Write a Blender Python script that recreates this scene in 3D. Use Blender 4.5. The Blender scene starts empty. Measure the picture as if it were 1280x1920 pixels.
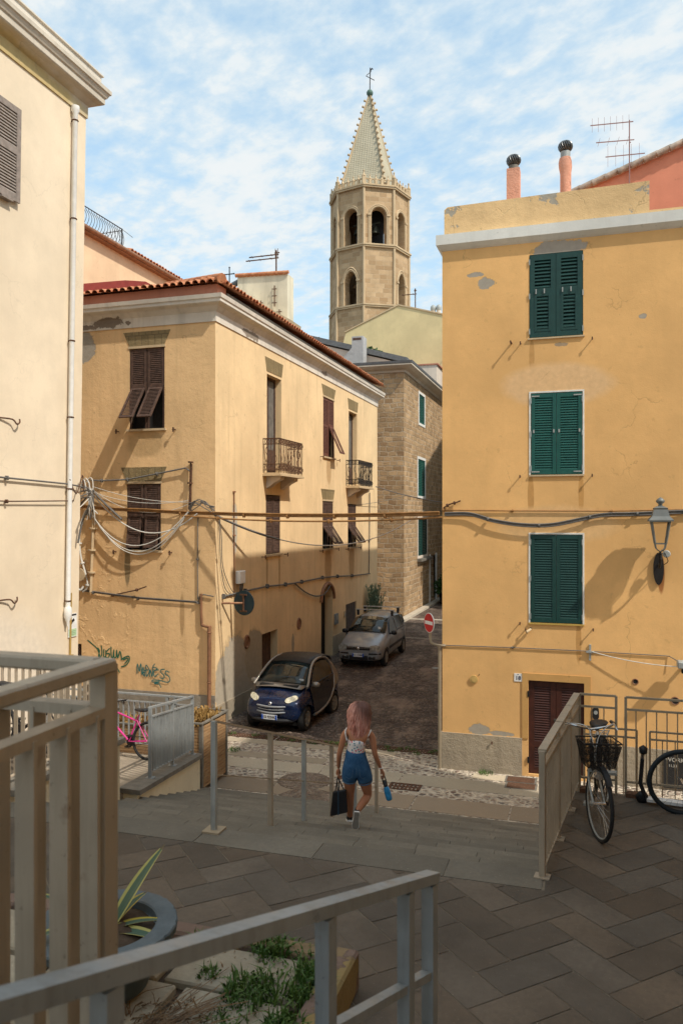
import bpy, bmesh, math, random
from mathutils import Vector, Matrix, noise
R = math.radians
PI = math.pi
random.seed(7)
sc = bpy.context.scene
COL = sc.collection
EYE = 5.5          # eye height above the street; x runs along the facades, y runs up the lane
YAW = R(17.27)
FWD = Vector((-math.sin(YAW), math.cos(YAW), 0)); RGT = Vector((math.cos(YAW), math.sin(YAW), 0))

# ------------------------------------------------------------------ node helper
class G:
    def __init__(s, name):
        s.m = bpy.data.materials.new(name); s.m.use_nodes = True
        s.t = s.m.node_tree; s.t.nodes.clear()
        s.out = s.t.nodes.new('ShaderNodeOutputMaterial')
        s.b = s.t.nodes.new('ShaderNodeBsdfPrincipled')
        s.t.links.new(s.b.outputs[0], s.out.inputs[0])
    def n(s, ty, **kw):
        nd = s.t.nodes.new('ShaderNode' + ty)
        for k, v in kw.items(): setattr(nd, k, v)
        return nd
    def set(s, sock, v):
        if isinstance(v, bpy.types.NodeSocket): s.t.links.new(v, sock)
        elif isinstance(v, (tuple, list)) and len(v) == 3 and sock.type == 'RGBA': sock.default_value = (*v, 1)
        else: sock.default_value = v
    def pos(s): return s.n('NewGeometry').outputs['Position']
    def obj(s): return s.n('TexCoord').outputs['Object']
    def uv(s): return s.n('TexCoord').outputs['UV']
    def scale(s, v, sc_):
        nd = s.n('Vector' + 'Math', operation='MULTIPLY'); s.set(nd.inputs[0], v); nd.inputs[1].default_value = sc_ if isinstance(sc_, tuple) else (sc_,) * 3
        return nd.outputs[0]
    def noise(s, v, scale, detail=5, rough=.6, dist=0):
        nd = s.n('TexNoise'); s.set(nd.inputs['Vector'], v); nd.inputs['Scale'].default_value = scale
        nd.inputs['Detail'].default_value = detail; nd.inputs['Roughness'].default_value = rough; nd.inputs['Distortion'].default_value = dist
        return nd.outputs['Fac']
    def vor(s, v, scale, feat='F1', rnd=1):
        nd = s.n('TexVoronoi', feature=feat); s.set(nd.inputs['Vector'], v); nd.inputs['Scale'].default_value = scale; nd.inputs['Randomness'].default_value = rnd
        return nd
    def rng(s, f, a, b, c=0, d=1):
        nd = s.n('MapRange'); nd.clamp = True; s.set(nd.inputs[0], f)
        for i, v in enumerate((a, b, c, d)): s.set(nd.inputs[i + 1], v)
        return nd.outputs[0]
    def ma(s, op, a, b=0.0):
        nd = s.n('Math', operation=op); s.set(nd.inputs[0], a); s.set(nd.inputs[1], b); return nd.outputs[0]
    def mix(s, f, a, b, mode='MIX'):
        nd = s.n('Mix', data_type='RGBA', blend_type=mode); s.set(nd.inputs[0], f)
        s.set(nd.inputs[6], a if not (isinstance(a, tuple) and len(a) == 3) else (*a, 1)); s.set(nd.inputs[7], b if not (isinstance(b, tuple) and len(b) == 3) else (*b, 1))
        return nd.outputs[2]
    def z(s, v):
        nd = s.n('SeparateXYZ'); s.set(nd.inputs[0], v); return nd.outputs
    def bump(s, h, strength=.3, dist=.02, prev=None):
        nd = s.n('Bump'); nd.inputs['Strength'].default_value = strength; nd.inputs['Distance'].default_value = dist
        s.set(nd.inputs['Height'], h)
        if prev is not None: s.set(nd.inputs['Normal'], prev)
        s.set(s.b.inputs['Normal'], nd.outputs[0]); return nd.outputs[0]
    def fin(s, col, rough=.8, metal=0, spec=.3):
        s.set(s.b.inputs['Base Color'], col if not (isinstance(col, tuple) and len(col) == 3) else (*col, 1))
        s.set(s.b.inputs['Roughness'], rough); s.set(s.b.inputs['Metallic'], metal); s.b.inputs['Specular IOR Level'].default_value = spec
        return s.m
def mul(c, k): return tuple(min(1, x * k) for x in c)

def plain(name, col, rough=.6, metal=0, var=.12, scale=6, spec=.4, bump=0, coat=0):
    g = G(name); v = g.obj(); n = g.noise(v, scale, 4)
    c = g.mix(g.rng(n, .3, .7), mul(col, 1 - var), mul(col, 1 + var))
    if bump: g.bump(g.noise(v, scale * 8, 3), bump, .01)
    if coat: g.b.inputs['Coat Weight'].default_value = coat; g.b.inputs['Coat Roughness'].default_value = .04
    rr = g.rng(g.noise(v, scale * 2.3, 3), .3, .7, max(.02, rough * .85), min(1, rough * 1.15))
    return g.fin(c, rr, metal, spec)

def plaster(name, col, zones=(), streak=.18, peel=None, peelcol=(.36, .33, .28), bump=.25, base=0.0, grime=.35, pale=1.12, rough=.9, blister=None, spot=.5, crack=.3):
    """old lime render: broad tone drift, rain streaks, fine grain, flaked spots; zones = patches (centre, radius, colour, ragged)"""
    g = G(name); p = g.pos()
    c = g.mix(g.rng(g.noise(p, .55, 4, .55), .35, .66), mul(col, .87), mul(col, pale))
    c = g.mix(g.rng(g.noise(p, 2.3, 6, .65), .45, .75, 0, .45), c, mul(col, .78))
    st = g.noise(g.scale(p, (2.6, 2.6, .16)), 1.6, 5, .6)
    c = g.mix(g.rng(st, .5, .78, 0, streak * 2), c, mul(col, .62))
    c = g.mix(g.rng(g.noise(p, 26, 3), .3, .8, 0, .25), c, mul(col, .8))
    c = g.mix(g.rng(g.noise(p, 7.5, 2, .5), .69, .74, 0, spot), c, mul(col, .6))
    z = g.z(p)[2]
    gm = g.ma('MULTIPLY', g.rng(g.ma('ADD', z, g.ma('MULTIPLY', g.noise(p, 1.7, 5), 1.6)), base + .6, base + 2.4, 1, 0), grime)
    c = g.mix(gm, c, mul((col[0] * .8, col[1] * .85, col[2]), .55))
    h = g.ma('ADD', g.ma('MULTIPLY', g.noise(p, 42, 3), .35), g.noise(p, 5, 6, .6))
    if blister is not None:
        bz, br = blister
        dv = g.n('VectorMath', operation='SUBTRACT'); g.set(dv.inputs[0], p); dv.inputs[1].default_value = bz
        ln = g.n('VectorMath', operation='LENGTH'); g.set(ln.inputs[0], g.scale(dv.outputs[0], tuple(1 / r for r in br)))
        area = g.rng(ln.outputs['Value'], .6, 1.1, 1, 0)
        bl = g.ma('MULTIPLY', area, g.rng(g.noise(p, 3.1, 6, .62, .6), .56, .64))
        h = g.ma('ADD', h, g.ma('MULTIPLY', bl, 1.3)); c = g.mix(g.ma('MULTIPLY', bl, .3), c, mul(col, 1.15))
    mask = None
    if peel:
        pm = g.rng(g.noise(p, 1.15, 9, .68, .3), peel, peel + .012); mask = pm
        c = g.mix(pm, c, g.mix(g.noise(p, 9, 4), mul(peelcol, .8), mul(peelcol, 1.1)))
    for (cen, rad, zc, rag) in zones:
        dv = g.n('VectorMath', operation='SUBTRACT'); g.set(dv.inputs[0], p); dv.inputs[1].default_value = cen
        ln = g.n('VectorMath', operation='LENGTH'); g.set(ln.inputs[0], g.scale(dv.outputs[0], tuple(1 / r for r in rad)))
        dd = g.ma('ADD', ln.outputs['Value'], g.ma('MULTIPLY', g.ma('SUBTRACT', g.noise(p, 1.9 if max(rad[0:2]) > .6 else 4.5, 7, .62), .5), rag))
        zm = g.rng(dd, .97, 1.0 if rag > .5 else 1.25, 1, 0)
        zcol = g.mix(g.noise(p, 8, 5), mul(zc, .75), mul(zc, 1.15))
        c = g.mix(zm, c, zcol)
        if rag > .5: c = g.mix(g.ma('MULTIPLY', g.rng(dd, 1.0, 1.10, .55, 0), g.rng(dd, .99, 1.0)), c, mul(col, .5))
        if rag > .5: mask = zm if mask is None else g.ma('MAXIMUM', mask, zm)
    if crack:
        nn = g.n('TexNoise'); g.set(nn.inputs['Vector'], p); nn.inputs['Scale'].default_value = 1.4; nn.inputs['Detail'].default_value = 6
        wv = g.n('VectorMath', operation='MULTIPLY_ADD'); g.set(wv.inputs[0], nn.outputs['Color']); wv.inputs[1].default_value = (1.5, 1.5, 1.5); g.set(wv.inputs[2], p)
        ed = g.vor(wv.outputs[0], .55, 'DISTANCE_TO_EDGE').outputs['Distance']
        ck = g.ma('MULTIPLY', g.rng(ed, .003, .008, 1, 0), g.rng(g.noise(p, .8, 3), .52, .60)); ck = g.ma('MULTIPLY', ck, crack)
        c = g.mix(ck, c, mul(col, .35)); h = g.ma('SUBTRACT', h, ck)
    if mask is not None: h = g.ma('SUBTRACT', h, g.ma('MULTIPLY', mask, 1.0))
    g.bump(h, bump, .03)
    return g.fin(c, rough, 0, .15)

def steel(name, col, dirt=.5, rust=.35, rough=.5, metal=.1):
    g = G(name); p = g.pos(); o = g.obj()
    c = g.mix(g.rng(g.noise(p, 3, 5), .35, .68), mul(col, .85), mul(col, 1.1))
    c = g.mix(g.rng(g.noise(g.scale(p, (26, 26, 2.2)), 1, 5, .65), .48, .72, 0, dirt), c, mul((col[0] * .95, col[1] * .9, col[2] * .8), .55))
    c = g.mix(g.rng(g.noise(p, 55, 3, .7), .66, .70, 0, .7), c, mul(col, .45))
    rm = g.ma('MULTIPLY', g.rng(g.noise(p, 6, 7, .7), .60, .68), rust); c = g.mix(rm, c, (.17, .085, .04))
    g.bump(g.noise(p, 60, 3), .15, .004); return g.fin(c, g.rng(g.noise(p, 12, 4), .3, .7, rough - .15, rough + .25), metal, .4)

def masonry(name, c1, c2, mortar, bw, bh, msize=.012, bump=.6, dark=.6, rough=.9, dist=.03, sunk=True):
    """coursed stone: brick pattern on metre UVs, warped a little, pitted and blotched"""
    g = G(name); uv = g.uv(); p = g.pos()
    nn = g.n('TexNoise'); g.set(nn.inputs['Vector'], p); nn.inputs['Scale'].default_value = 2.2; nn.inputs['Detail'].default_value = 4
    w = g.n('VectorMath', operation='MULTIPLY_ADD'); g.set(w.inputs[0], nn.outputs['Color']); w.inputs[1].default_value = (dist, dist, 0); g.set(w.inputs[2], uv)
    br = g.n('TexBrick'); g.set(br.inputs['Vector'], w.outputs[0]); br.inputs['Scale'].default_value = 1
    br.inputs['Brick Width'].default_value = bw; br.inputs['Row Height'].default_value = bh; br.inputs['Mortar Size'].default_value = msize; br.inputs['Mortar Smooth'].default_value = .4
    br.offset = .43; br.squash = .8; br.squash_frequency = 3
    br.inputs['Color1'].default_value = (*c1, 1); br.inputs['Color2'].default_value = (*c2, 1); br.inputs['Mortar'].default_value = (*mortar, 1)
    c = g.mix(g.rng(g.noise(p, 1.1, 6, .6), .4, .72, 0, .75), br.outputs['Color'], mul(c1, dark))
    c = g.mix(g.rng(g.noise(p, 14, 5, .7), .5, .75, 0, .5), c, mul(c1, .5))
    h = g.ma('ADD', g.ma('MULTIPLY', br.outputs['Fac'], -1.0 if sunk else -.3), g.ma('MULTIPLY', g.noise(p, 11, 6, .7), 1.1))
    g.bump(h, bump, .05)
    return g.fin(c, rough, 0, .15)

# ------------------------------------------------------------------ mesh builder
class MB:
    def __init__(s): s.v = []; s.f = []; s.c = []; s.sm = []
    def add(s, vs, fs, col=None, smooth=False):
        k = len(s.v); s.v += [Vector(v) for v in vs]
        for f in fs: s.f.append([i + k for i in f]); s.c.append(col); s.sm.append(smooth)
        return s
    def quad(s, a, b, c, d, col=None): return s.add((a, b, c, d), ((0, 1, 2, 3),), col)
    def poly(s, pts, col=None): return s.add(pts, (tuple(range(len(pts))),), col)
    def box(s, a, b, col=None, M=None):
        x0, y0, z0 = (min(a[i], b[i]) for i in range(3)); x1, y1, z1 = (max(a[i], b[i]) for i in range(3))
        vs = [Vector(v) for v in ((x0, y0, z0), (x1, y0, z0), (x1, y1, z0), (x0, y1, z0), (x0, y0, z1), (x1, y0, z1), (x1, y1, z1), (x0, y1, z1))]
        if M is not None: vs = [M @ v for v in vs]
        return s.add(vs, ((3, 2, 1, 0), (4, 5, 6, 7), (0, 1, 5, 4), (1, 2, 6, 5), (2, 3, 7, 6), (3, 0, 4, 7)), col)
    def pbox(s, P, u0, u1, z0, z1, o0, o1, col=None):
        """box given through a mapping P(u, z, o)"""
        vs = [P(u0, z0, o0), P(u1, z0, o0), P(u1, z0, o1), P(u0, z0, o1), P(u0, z1, o0), P(u1, z1, o0), P(u1, z1, o1), P(u0, z1, o1)]
        return s.add(vs, ((0, 1, 2, 3), (7, 6, 5, 4), (4, 5, 1, 0), (5, 6, 2, 1), (6, 7, 3, 2), (7, 4, 0, 3)), col)
    def bar(s, a, b, w, h=None, up=(0, 0, 1), col=None, ext=0):
        a = Vector(a); b = Vector(b); h = h or w; d = (b - a).normalized(); a = a - d * ext; b = b + d * ext
        up = Vector(up)
        if abs(d.dot(up)) > .98: up = Vector((1, 0, 0)) if abs(d.x) < .9 else Vector((0, 1, 0))
        r = d.cross(up).normalized(); u = r.cross(d)
        vs = []
        for q in (a, b):
            for (i, j) in ((-1, -1), (1, -1), (1, 1), (-1, 1)): vs.append(q + r * (i * w / 2) + u * (j * h / 2))
        return s.add(vs, ((3, 2, 1, 0), (4, 5, 6, 7), (0, 1, 5, 4), (1, 2, 6, 5), (2, 3, 7, 6), (3, 0, 4, 7)), col)
    def tube(s, pts, r, n=6, cap=True, col=None, closed=False):
        pts = [Vector(p) for p in pts]; m = len(pts); rs = r if isinstance(r, (list, tuple)) else [r] * m
        vs = []; pu = None
        for i, p in enumerate(pts):
            if closed: d = pts[(i + 1) % m] - pts[i - 1]
            else: d = pts[min(i + 1, m - 1)] - pts[max(i - 1, 0)]
            if d.length < 1e-9: d = Vector((0, 0, 1))
            d.normalize()
            if pu is None:
                pu = Vector((0, 0, 1)) if abs(d.z) < .9 else Vector((1, 0, 0))
            x = d.cross(pu)
            if x.length < 1e-6: x = d.orthogonal()
            x.normalize(); y = x.cross(d); pu = y
            for k in range(n):
                a = 2 * PI * k / n; vs.append(p + x * (math.cos(a) * rs[i]) + y * (math.sin(a) * rs[i]))
        fs = []
        for i in range(m if closed else m - 1):
            j = (i + 1) % m
            for k in range(n): fs.append((i * n + k, i * n + (k + 1) % n, j * n + (k + 1) % n, j * n + k))
        s.add(vs, fs, col, n > 5)
        if cap and not closed: s.add(vs[:n][::-1], (tuple(range(n)),), col); s.add(vs[-n:], (tuple(range(n)),), col)
        return s
    def lathe(s, prof, c=(0, 0, 0), n=16, M=None, col=None, wob=None):
        """profile (r, z) turned about z, base at c"""
        vs = []; c = Vector(c)
        for j, (r, z) in enumerate(prof):
            for k in range(n):
                a = 2 * PI * k / n; rr = r * (wob(a, j) if wob else 1); q = Vector((rr * math.cos(a), rr * math.sin(a), z))
                vs.append((M @ q if M is not None else q) + c)
        fs = []
        for j in range(len(prof) - 1):
            for k in range(n): fs.append((j * n + k, j * n + (k + 1) % n, (j + 1) * n + (k + 1) % n, (j + 1) * n + k))
        inv = prof[-1][1] < prof[0][1]
        if inv: fs = [f[::-1] for f in fs]
        s.add(vs, fs, col, True)
        if prof[0][0] > 1e-4: s.add(vs[:n] if inv else vs[:n][::-1], (tuple(range(n)),), col)
        if prof[-1][0] > 1e-4: s.add(vs[-n:][::-1] if inv else vs[-n:], (tuple(range(n)),), col)
        return s
    def prism(s, pts, ext, col=None):
        """polygon (3-D, planar) pushed along ext"""
        pts = [Vector(p) for p in pts]; e = Vector(ext); n = len(pts)
        nrm = Vector((0, 0, 0))
        for i in range(n): nrm += pts[i].cross(pts[(i + 1) % n])
        if nrm.dot(e) > 0: pts = pts[::-1]
        vs = pts + [p + e for p in pts]
        fs = [tuple(range(n)), tuple(range(2 * n - 1, n - 1, -1))]
        for i in range(n): fs.append(((i + 1) % n, i, n + i, n + (i + 1) % n))
        return s.add(vs, fs, col)
    def sweep(s, prof, path, col=None, close=True):
        """profile list of (o, z); path(o, z) -> list of points along the run"""
        rows = [path(o, z) for o, z in prof]; m = len(rows[0]); vs = [p for r in rows for p in r]; fs = []
        for j in range(len(rows) - 1):
            for i in range(m - 1): fs.append((j * m + i, j * m + i + 1, (j + 1) * m + i + 1, (j + 1) * m + i))
        if close:
            fs.append(tuple(j * m for j in range(len(rows) - 1, -1, -1))); fs.append(tuple(j * m + m - 1 for j in range(len(rows))))
        return s.add(vs, fs, col)
    def build(s, name, mat, parent=None, uv=True, bevel=0, loc=None, merge=False, recalc=False):
        me = bpy.data.meshes.new(name)
        off = Vector((0, 0, 0))
        if loc is not None: off = Vector(loc)
        elif parent is not None:
            q = parent; loc_ = False
            while q is not None: off += q.location; loc_ = loc_ or bool(q.get('local')); q = q.parent
            if loc_: off = Vector((0, 0, 0))
        me.from_pydata([v - off for v in s.v], [], s.f)
        me.polygons.foreach_set('use_smooth', s.sm)
        if any(c is not None for c in s.c):
            at = me.color_attributes.new('Tint', 'FLOAT_COLOR', 'CORNER'); i = 0; dat = []
            for f, c in zip(s.f, s.c):
                cc = c if c is not None else (1, 1, 1)
                if not isinstance(cc, tuple): cc = (cc, cc, cc)
                dat += [*cc, 1] * len(f)
            at.data.foreach_set('color', dat)
        if merge or bevel or recalc:
            bm = bmesh.new(); bm.from_mesh(me)
            if merge: bmesh.ops.remove_doubles(bm, verts=bm.verts, dist=1e-4)
            if recalc: bmesh.ops.recalc_face_normals(bm, faces=bm.faces)
            if bevel: bmesh.ops.bevel(bm, geom=list(bm.edges), offset=bevel, segments=1, affect='EDGES', clamp_overlap=True)
            bm.to_mesh(me); bm.free()
        if uv:
            ul = me.uv_layers.new(name='UVMap'); dat = [0.0] * (2 * len(me.loops))
            for p in me.polygons:
                n = p.normal
                if abs(n.z) > .8: ux, uy = Vector((1, 0, 0)), Vector((0, 1, 0))
                else:
                    ux = Vector((-n.y, n.x, 0)).normalized(); uy = Vector((0, 0, 1)) if abs(n.z) < .3 else n.cross(ux)
                for li in p.loop_indices:
                    w = me.vertices[me.loops[li].vertex_index].co + off
                    dat[2 * li] = w.dot(ux); dat[2 * li + 1] = w.dot(uy)
            ul.data.foreach_set('uv', dat)
        me.materials.append(mat)
        o = bpy.data.objects.new(name, me); COL.objects.link(o)
        if loc is not None: o.location = loc
        if parent is not None: o.parent = parent; o.location = (0, 0, 0)
        return o

def tag(o, label=None, cat=None, group=None, kind=None):
    for k, v in (('label', label), ('category', cat), ('group', group), ('kind', kind)):
        if v: o[k] = v
    return o
def thing(name, label, cat, loc=(0, 0, 0), group=None, local=False):
    o = bpy.data.objects.new(name, None); COL.objects.link(o); o.location = loc
    if local: o['local'] = 1
    return tag(o, label, cat, group)
def copy_tree(o, parent=None):
    c = o.copy(); COL.objects.link(c)
    if parent is not None: c.parent = parent
    for ch in list(o.children): copy_tree(ch, c)
    return c
def sub(o):   # let children of a mesh part built in world space land right
    return o
class Fr:
    """facade frame: u along the wall, z up, o out of it"""
    def __init__(s, org, u, n): s.g = Vector((*org, 0)); s.u = Vector((*u, 0)); s.n = Vector((*n, 0))
    def __call__(s, u, z, o=0): return s.g + s.u * u + s.n * o + Vector((0, 0, z))
def frontal(y): return Fr((0, y), (1, 0), (0, -1))
def sideways(x): return Fr((x, 0), (0, 1), (1, 0))

def wall(mb, P, u0, u1, z0, z1, holes=(), depth=.22, o=0):
    us = sorted({u0, u1, *[h[0] for h in holes], *[h[1] for h in holes]}); zs = sorted({z0, z1, *[h[2] for h in holes], *[h[3] for h in holes]})
    for a, b in zip(us, us[1:]):
        for c, d in zip(zs, zs[1:]):
            mu, mz = (a + b) / 2, (c + d) / 2
            if any(h[0] < mu < h[1] and h[2] < mz < h[3] for h in holes): continue
            mb.quad(P(a, c, o), P(b, c, o), P(b, d, o), P(a, d, o))
    for h in holes:
        a, b, c, d = h[:4]; e = o - (h[4] if len(h) > 4 else depth)
        mb.quad(P(a, c, o), P(a, d, o), P(a, d, e), P(a, c, e)); mb.quad(P(b, d, o), P(b, c, o), P(b, c, e), P(b, d, e))
        mb.quad(P(a, d, o), P(b, d, o), P(b, d, e), P(a, d, e)); mb.quad(P(b, c, o), P(a, c, o), P(a, c, e), P(b, c, e))
    return mb

def leaf(mb, P, u0, u1, z0, z1, o, rails=(), stile=.075, rail=.09, thick=.04, pitch=.05, tilt=.022, top=None):
    """one louvred shutter leaf; rails = heights of extra cross rails"""
    top = rail if top is None else top
    mb.pbox(P, u0, u0 + stile, z0, z1, o - thick, o); mb.pbox(P, u1 - stile, u1, z0, z1, o - thick, o)
    ys = [(z0, z0 + rail), *[(r - rail / 2, r + rail / 2) for r in rails], (z1 - top, z1)]
    for a, b in ys: mb.pbox(P, u0 + stile, u1 - stile, a, b, o - thick + .003, o - .003)
    for (a, b), (c, d) in zip(ys, ys[1:]):
        n = max(1, int((c - b) / pitch)); st = (c - b) / n
        for i in range(n):
            zc = b + st * (i + .5); h = .006
            A = (o - .008, zc - tilt); B = (o - thick + .008, zc + tilt)
            vs = []
            for u in (u0 + stile, u1 - stile):
                vs += [P(u, A[1] - h, A[0]), P(u, A[1] + h, A[0]), P(u, B[1] + h, B[0]), P(u, B[1] - h, B[0])]
            mb.add(vs, ((0, 1, 5, 4), (1, 2, 6, 5), (2, 3, 7, 6), (3, 0, 4, 7)))
    return mb
def flap_frame(P, zh, oh, ang):
    """mapping for a flap hinged along its top at height zh and swung outward by ang; v is 0 at the hinge and negative below"""
    c, s_ = math.cos(ang), math.sin(ang)
    return lambda u, v, w: P(u, zh + v * c + w * s_, oh - v * s_ + w * c)

def text_mesh(txt, size, name, mat, parent, M, bold=0.0, ext=.002, align='CENTER'):
    cu = bpy.data.curves.new(name, 'FONT'); cu.body = txt; cu.size = size; cu.extrude = ext; cu.offset = bold
    cu.align_x = align; cu.align_y = 'CENTER'; cu.resolution_u = 3
    t = bpy.data.objects.new(name, cu); COL.objects.link(t)
    me = bpy.data.meshes.new_from_object(t.evaluated_get(bpy.context.evaluated_depsgraph_get()))
    bpy.data.objects.remove(t)
    me.transform(M); me.materials.clear(); me.materials.append(mat)
    o = bpy.data.objects.new(name, me); COL.objects.link(o)
    if parent is not None: o.parent = parent
    return o
def frameM(org, x, y):
    x = Vector(x).normalized(); y = Vector(y).normalized(); z = x.cross(y)
    return Matrix(((x.x, y.x, z.x, org[0]), (x.y, y.y, z.y, org[1]), (x.z, y.z, z.z, org[2]), (0, 0, 0, 1)))
def evaluated(o, name, mat, parent=None):
    me = bpy.data.meshes.new_from_object(o.evaluated_get(bpy.context.evaluated_depsgraph_get()))
    bpy.data.objects.remove(o); me.materials.clear(); me.materials.append(mat); me.name = name
    me.polygons.foreach_set('use_smooth', [True] * len(me.polygons))
    q = bpy.data.objects.new(name, me); COL.objects.link(q)
    if parent is not None: q.parent = parent
    return q
def skin(name, pts, edges, mat, parent, root=0, lv=2):
    """pts: (vector, radius or (rx, ry))"""
    me = bpy.data.meshes.new(name); me.from_pydata([p[0] for p in pts], edges, [])
    o = bpy.data.objects.new(name, me); COL.objects.link(o)
    o.modifiers.new('s', 'SKIN'); sd = o.modifiers.new('u', 'SUBSURF'); sd.levels = sd.render_levels = lv
    for i, p in enumerate(pts):
        r = p[1] if isinstance(p[1], tuple) else (p[1], p[1])
        me.skin_vertices[0].data[i].radius = r; me.skin_vertices[0].data[i].use_root = (i == root)
    return evaluated(o, name, mat, parent)
def catenary(a, b, sag, n=18, side=(0, 0, 0)):
    a = Vector(a); b = Vector(b); sd = Vector(side)
    return [a.lerp(b, i / n) + (Vector((0, 0, -sag)) + sd) * (4 * (i / n) * (1 - i / n)) for i in range(n + 1)]
def smooth_path(pts, n=6):
    pts = [Vector(p) for p in pts]; out = []
    for i in range(len(pts) - 1):
        p0, p1, p2, p3 = pts[max(i - 1, 0)], pts[i], pts[i + 1], pts[min(i + 2, len(pts) - 1)]
        for k in range(n):
            t = k / n; out.append(.5 * ((2 * p1) + (p2 - p0) * t + (2 * p0 - 5 * p1 + 4 * p2 - p3) * t * t + (3 * p1 - p0 - 3 * p2 + p3) * t ** 3))
    return out + [pts[-1]]
# ------------------------------------------------------------------ materials
M = {}
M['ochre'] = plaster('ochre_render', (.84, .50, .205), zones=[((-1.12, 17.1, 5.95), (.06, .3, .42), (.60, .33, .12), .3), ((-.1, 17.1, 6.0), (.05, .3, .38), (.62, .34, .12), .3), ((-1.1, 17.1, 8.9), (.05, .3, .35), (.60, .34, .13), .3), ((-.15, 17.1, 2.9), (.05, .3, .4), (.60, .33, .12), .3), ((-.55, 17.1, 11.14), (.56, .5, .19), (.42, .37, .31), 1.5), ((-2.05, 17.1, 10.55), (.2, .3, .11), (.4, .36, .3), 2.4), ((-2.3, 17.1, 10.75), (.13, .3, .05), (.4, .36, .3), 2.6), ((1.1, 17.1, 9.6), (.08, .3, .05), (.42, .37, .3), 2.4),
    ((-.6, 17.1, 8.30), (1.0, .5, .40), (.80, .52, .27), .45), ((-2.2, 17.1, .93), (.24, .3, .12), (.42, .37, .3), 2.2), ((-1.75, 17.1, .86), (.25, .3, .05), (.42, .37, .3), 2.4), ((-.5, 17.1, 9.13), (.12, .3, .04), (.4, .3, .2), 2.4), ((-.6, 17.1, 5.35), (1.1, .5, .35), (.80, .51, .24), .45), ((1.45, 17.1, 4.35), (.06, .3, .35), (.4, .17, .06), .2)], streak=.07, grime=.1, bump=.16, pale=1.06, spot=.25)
M['ochre_peeling'] = plaster('ochre_render_flaking', (.78, .54, .28), peel=.585, streak=.1, grime=0, bump=.5, peelcol=(.42, .38, .31))
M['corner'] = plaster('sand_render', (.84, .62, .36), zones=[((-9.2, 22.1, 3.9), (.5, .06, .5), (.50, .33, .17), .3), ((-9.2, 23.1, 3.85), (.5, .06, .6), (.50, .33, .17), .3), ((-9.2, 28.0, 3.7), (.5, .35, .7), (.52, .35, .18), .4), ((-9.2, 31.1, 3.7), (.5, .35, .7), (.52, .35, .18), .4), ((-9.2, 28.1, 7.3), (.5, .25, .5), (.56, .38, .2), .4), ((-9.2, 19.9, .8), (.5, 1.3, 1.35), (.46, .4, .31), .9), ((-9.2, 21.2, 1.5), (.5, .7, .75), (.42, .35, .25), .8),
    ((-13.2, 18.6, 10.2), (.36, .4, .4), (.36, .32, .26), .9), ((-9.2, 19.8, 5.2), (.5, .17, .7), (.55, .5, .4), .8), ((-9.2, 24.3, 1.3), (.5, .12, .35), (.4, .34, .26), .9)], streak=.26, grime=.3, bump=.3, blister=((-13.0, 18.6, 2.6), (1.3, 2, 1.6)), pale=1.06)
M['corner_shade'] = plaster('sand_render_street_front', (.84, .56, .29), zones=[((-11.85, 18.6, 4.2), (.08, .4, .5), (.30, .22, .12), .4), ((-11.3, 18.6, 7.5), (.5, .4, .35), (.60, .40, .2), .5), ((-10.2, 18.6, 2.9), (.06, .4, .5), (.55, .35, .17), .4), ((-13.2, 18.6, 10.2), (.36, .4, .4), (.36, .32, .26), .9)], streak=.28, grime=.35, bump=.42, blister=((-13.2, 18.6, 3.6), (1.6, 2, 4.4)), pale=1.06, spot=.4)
M['cream_wall'] = plaster('cream_render', (.84, .70, .52), zones=[((-10.5, 10, 2.2), (2, 3.6, 1.6), (.78, .68, .55), .25)], streak=.05, grime=.06, bump=.1, pale=1.04, spot=.1, crack=.12)
M['trim_white'] = plaster('whitewash_trim', (.72, .66, .57), zones=[((-12.4, 18.5, 10.8), (.6, .4, .13), (.24, .20, .16), 2.2), ((-13.1, 18.5, 10.72), (.35, .4, .08), (.24, .20, .16), 2.2), ((-9.1, 20.9, 10.76), (.4, .6, .12), (.30, .25, .2), 2.2), ((-9.1, 27.5, 10.8), (.4, .3, .1), (.30, .25, .2), 2.2)], streak=.35, peel=.70, peelcol=(.28, .23, .17), grime=0, bump=.25, spot=.35)
M['trim_stone'] = plaster('weathered_cornice', (.62, .55, .45), streak=.3, grime=0, bump=.2, zones=[((-10.3, 6, 14.2), (.6, 8, .3), (.55, .42, .2), .5)])
M['band_grey'] = plaster('grey_white_band', (.72, .72, .68), streak=.2, grime=0, bump=.1, crack=0)
M['pink_band'] = plaster('faded_red_band', (.50, .22, .15), streak=.2, grime=0, bump=.2)
M['coral'] = plaster('coral_render', (.75, .30, .19), streak=.08, grime=0, bump=.15)
M['coral_rough'] = plaster('rough_pink_render', (.72, .36, .25), streak=.05, grime=0, bump=.9)
M['peach'] = plaster('peach_render', (.74, .54, .35), streak=.12, grime=0, bump=.15)
M['pale'] = plaster('pale_cream_render', (.70, .63, .48), streak=.4, grime=0, bump=.1)
M['yellow'] = plaster('pale_yellow_render', (.74, .61, .34), streak=.08, grime=0, bump=.1, pale=1.05, spot=.1)
M['pinkwhite'] = plaster('pink_white_render', (.74, .64, .54), streak=.2, grime=0, bump=.1)
M['grey_rough'] = plaster('grey_roughcast', (.42, .42, .42), streak=.1, grime=0, bump=.9)
M['plinth'] = plaster('roughcast_plinth', (.46, .38, .27), streak=.3, grime=.55, bump=1.0, pale=1.25, crack=0)
M['plinth_grey'] = plaster('grey_roughcast_plinth', (.30, .265, .215), streak=.2, grime=.3, bump=1.0)
M['lintel'] = masonry('tufa_lintel', (.33, .25, .13), (.25, .19, .10), (.16, .12, .07), .2, 1.3, .01, .5, dist=.01)
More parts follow.
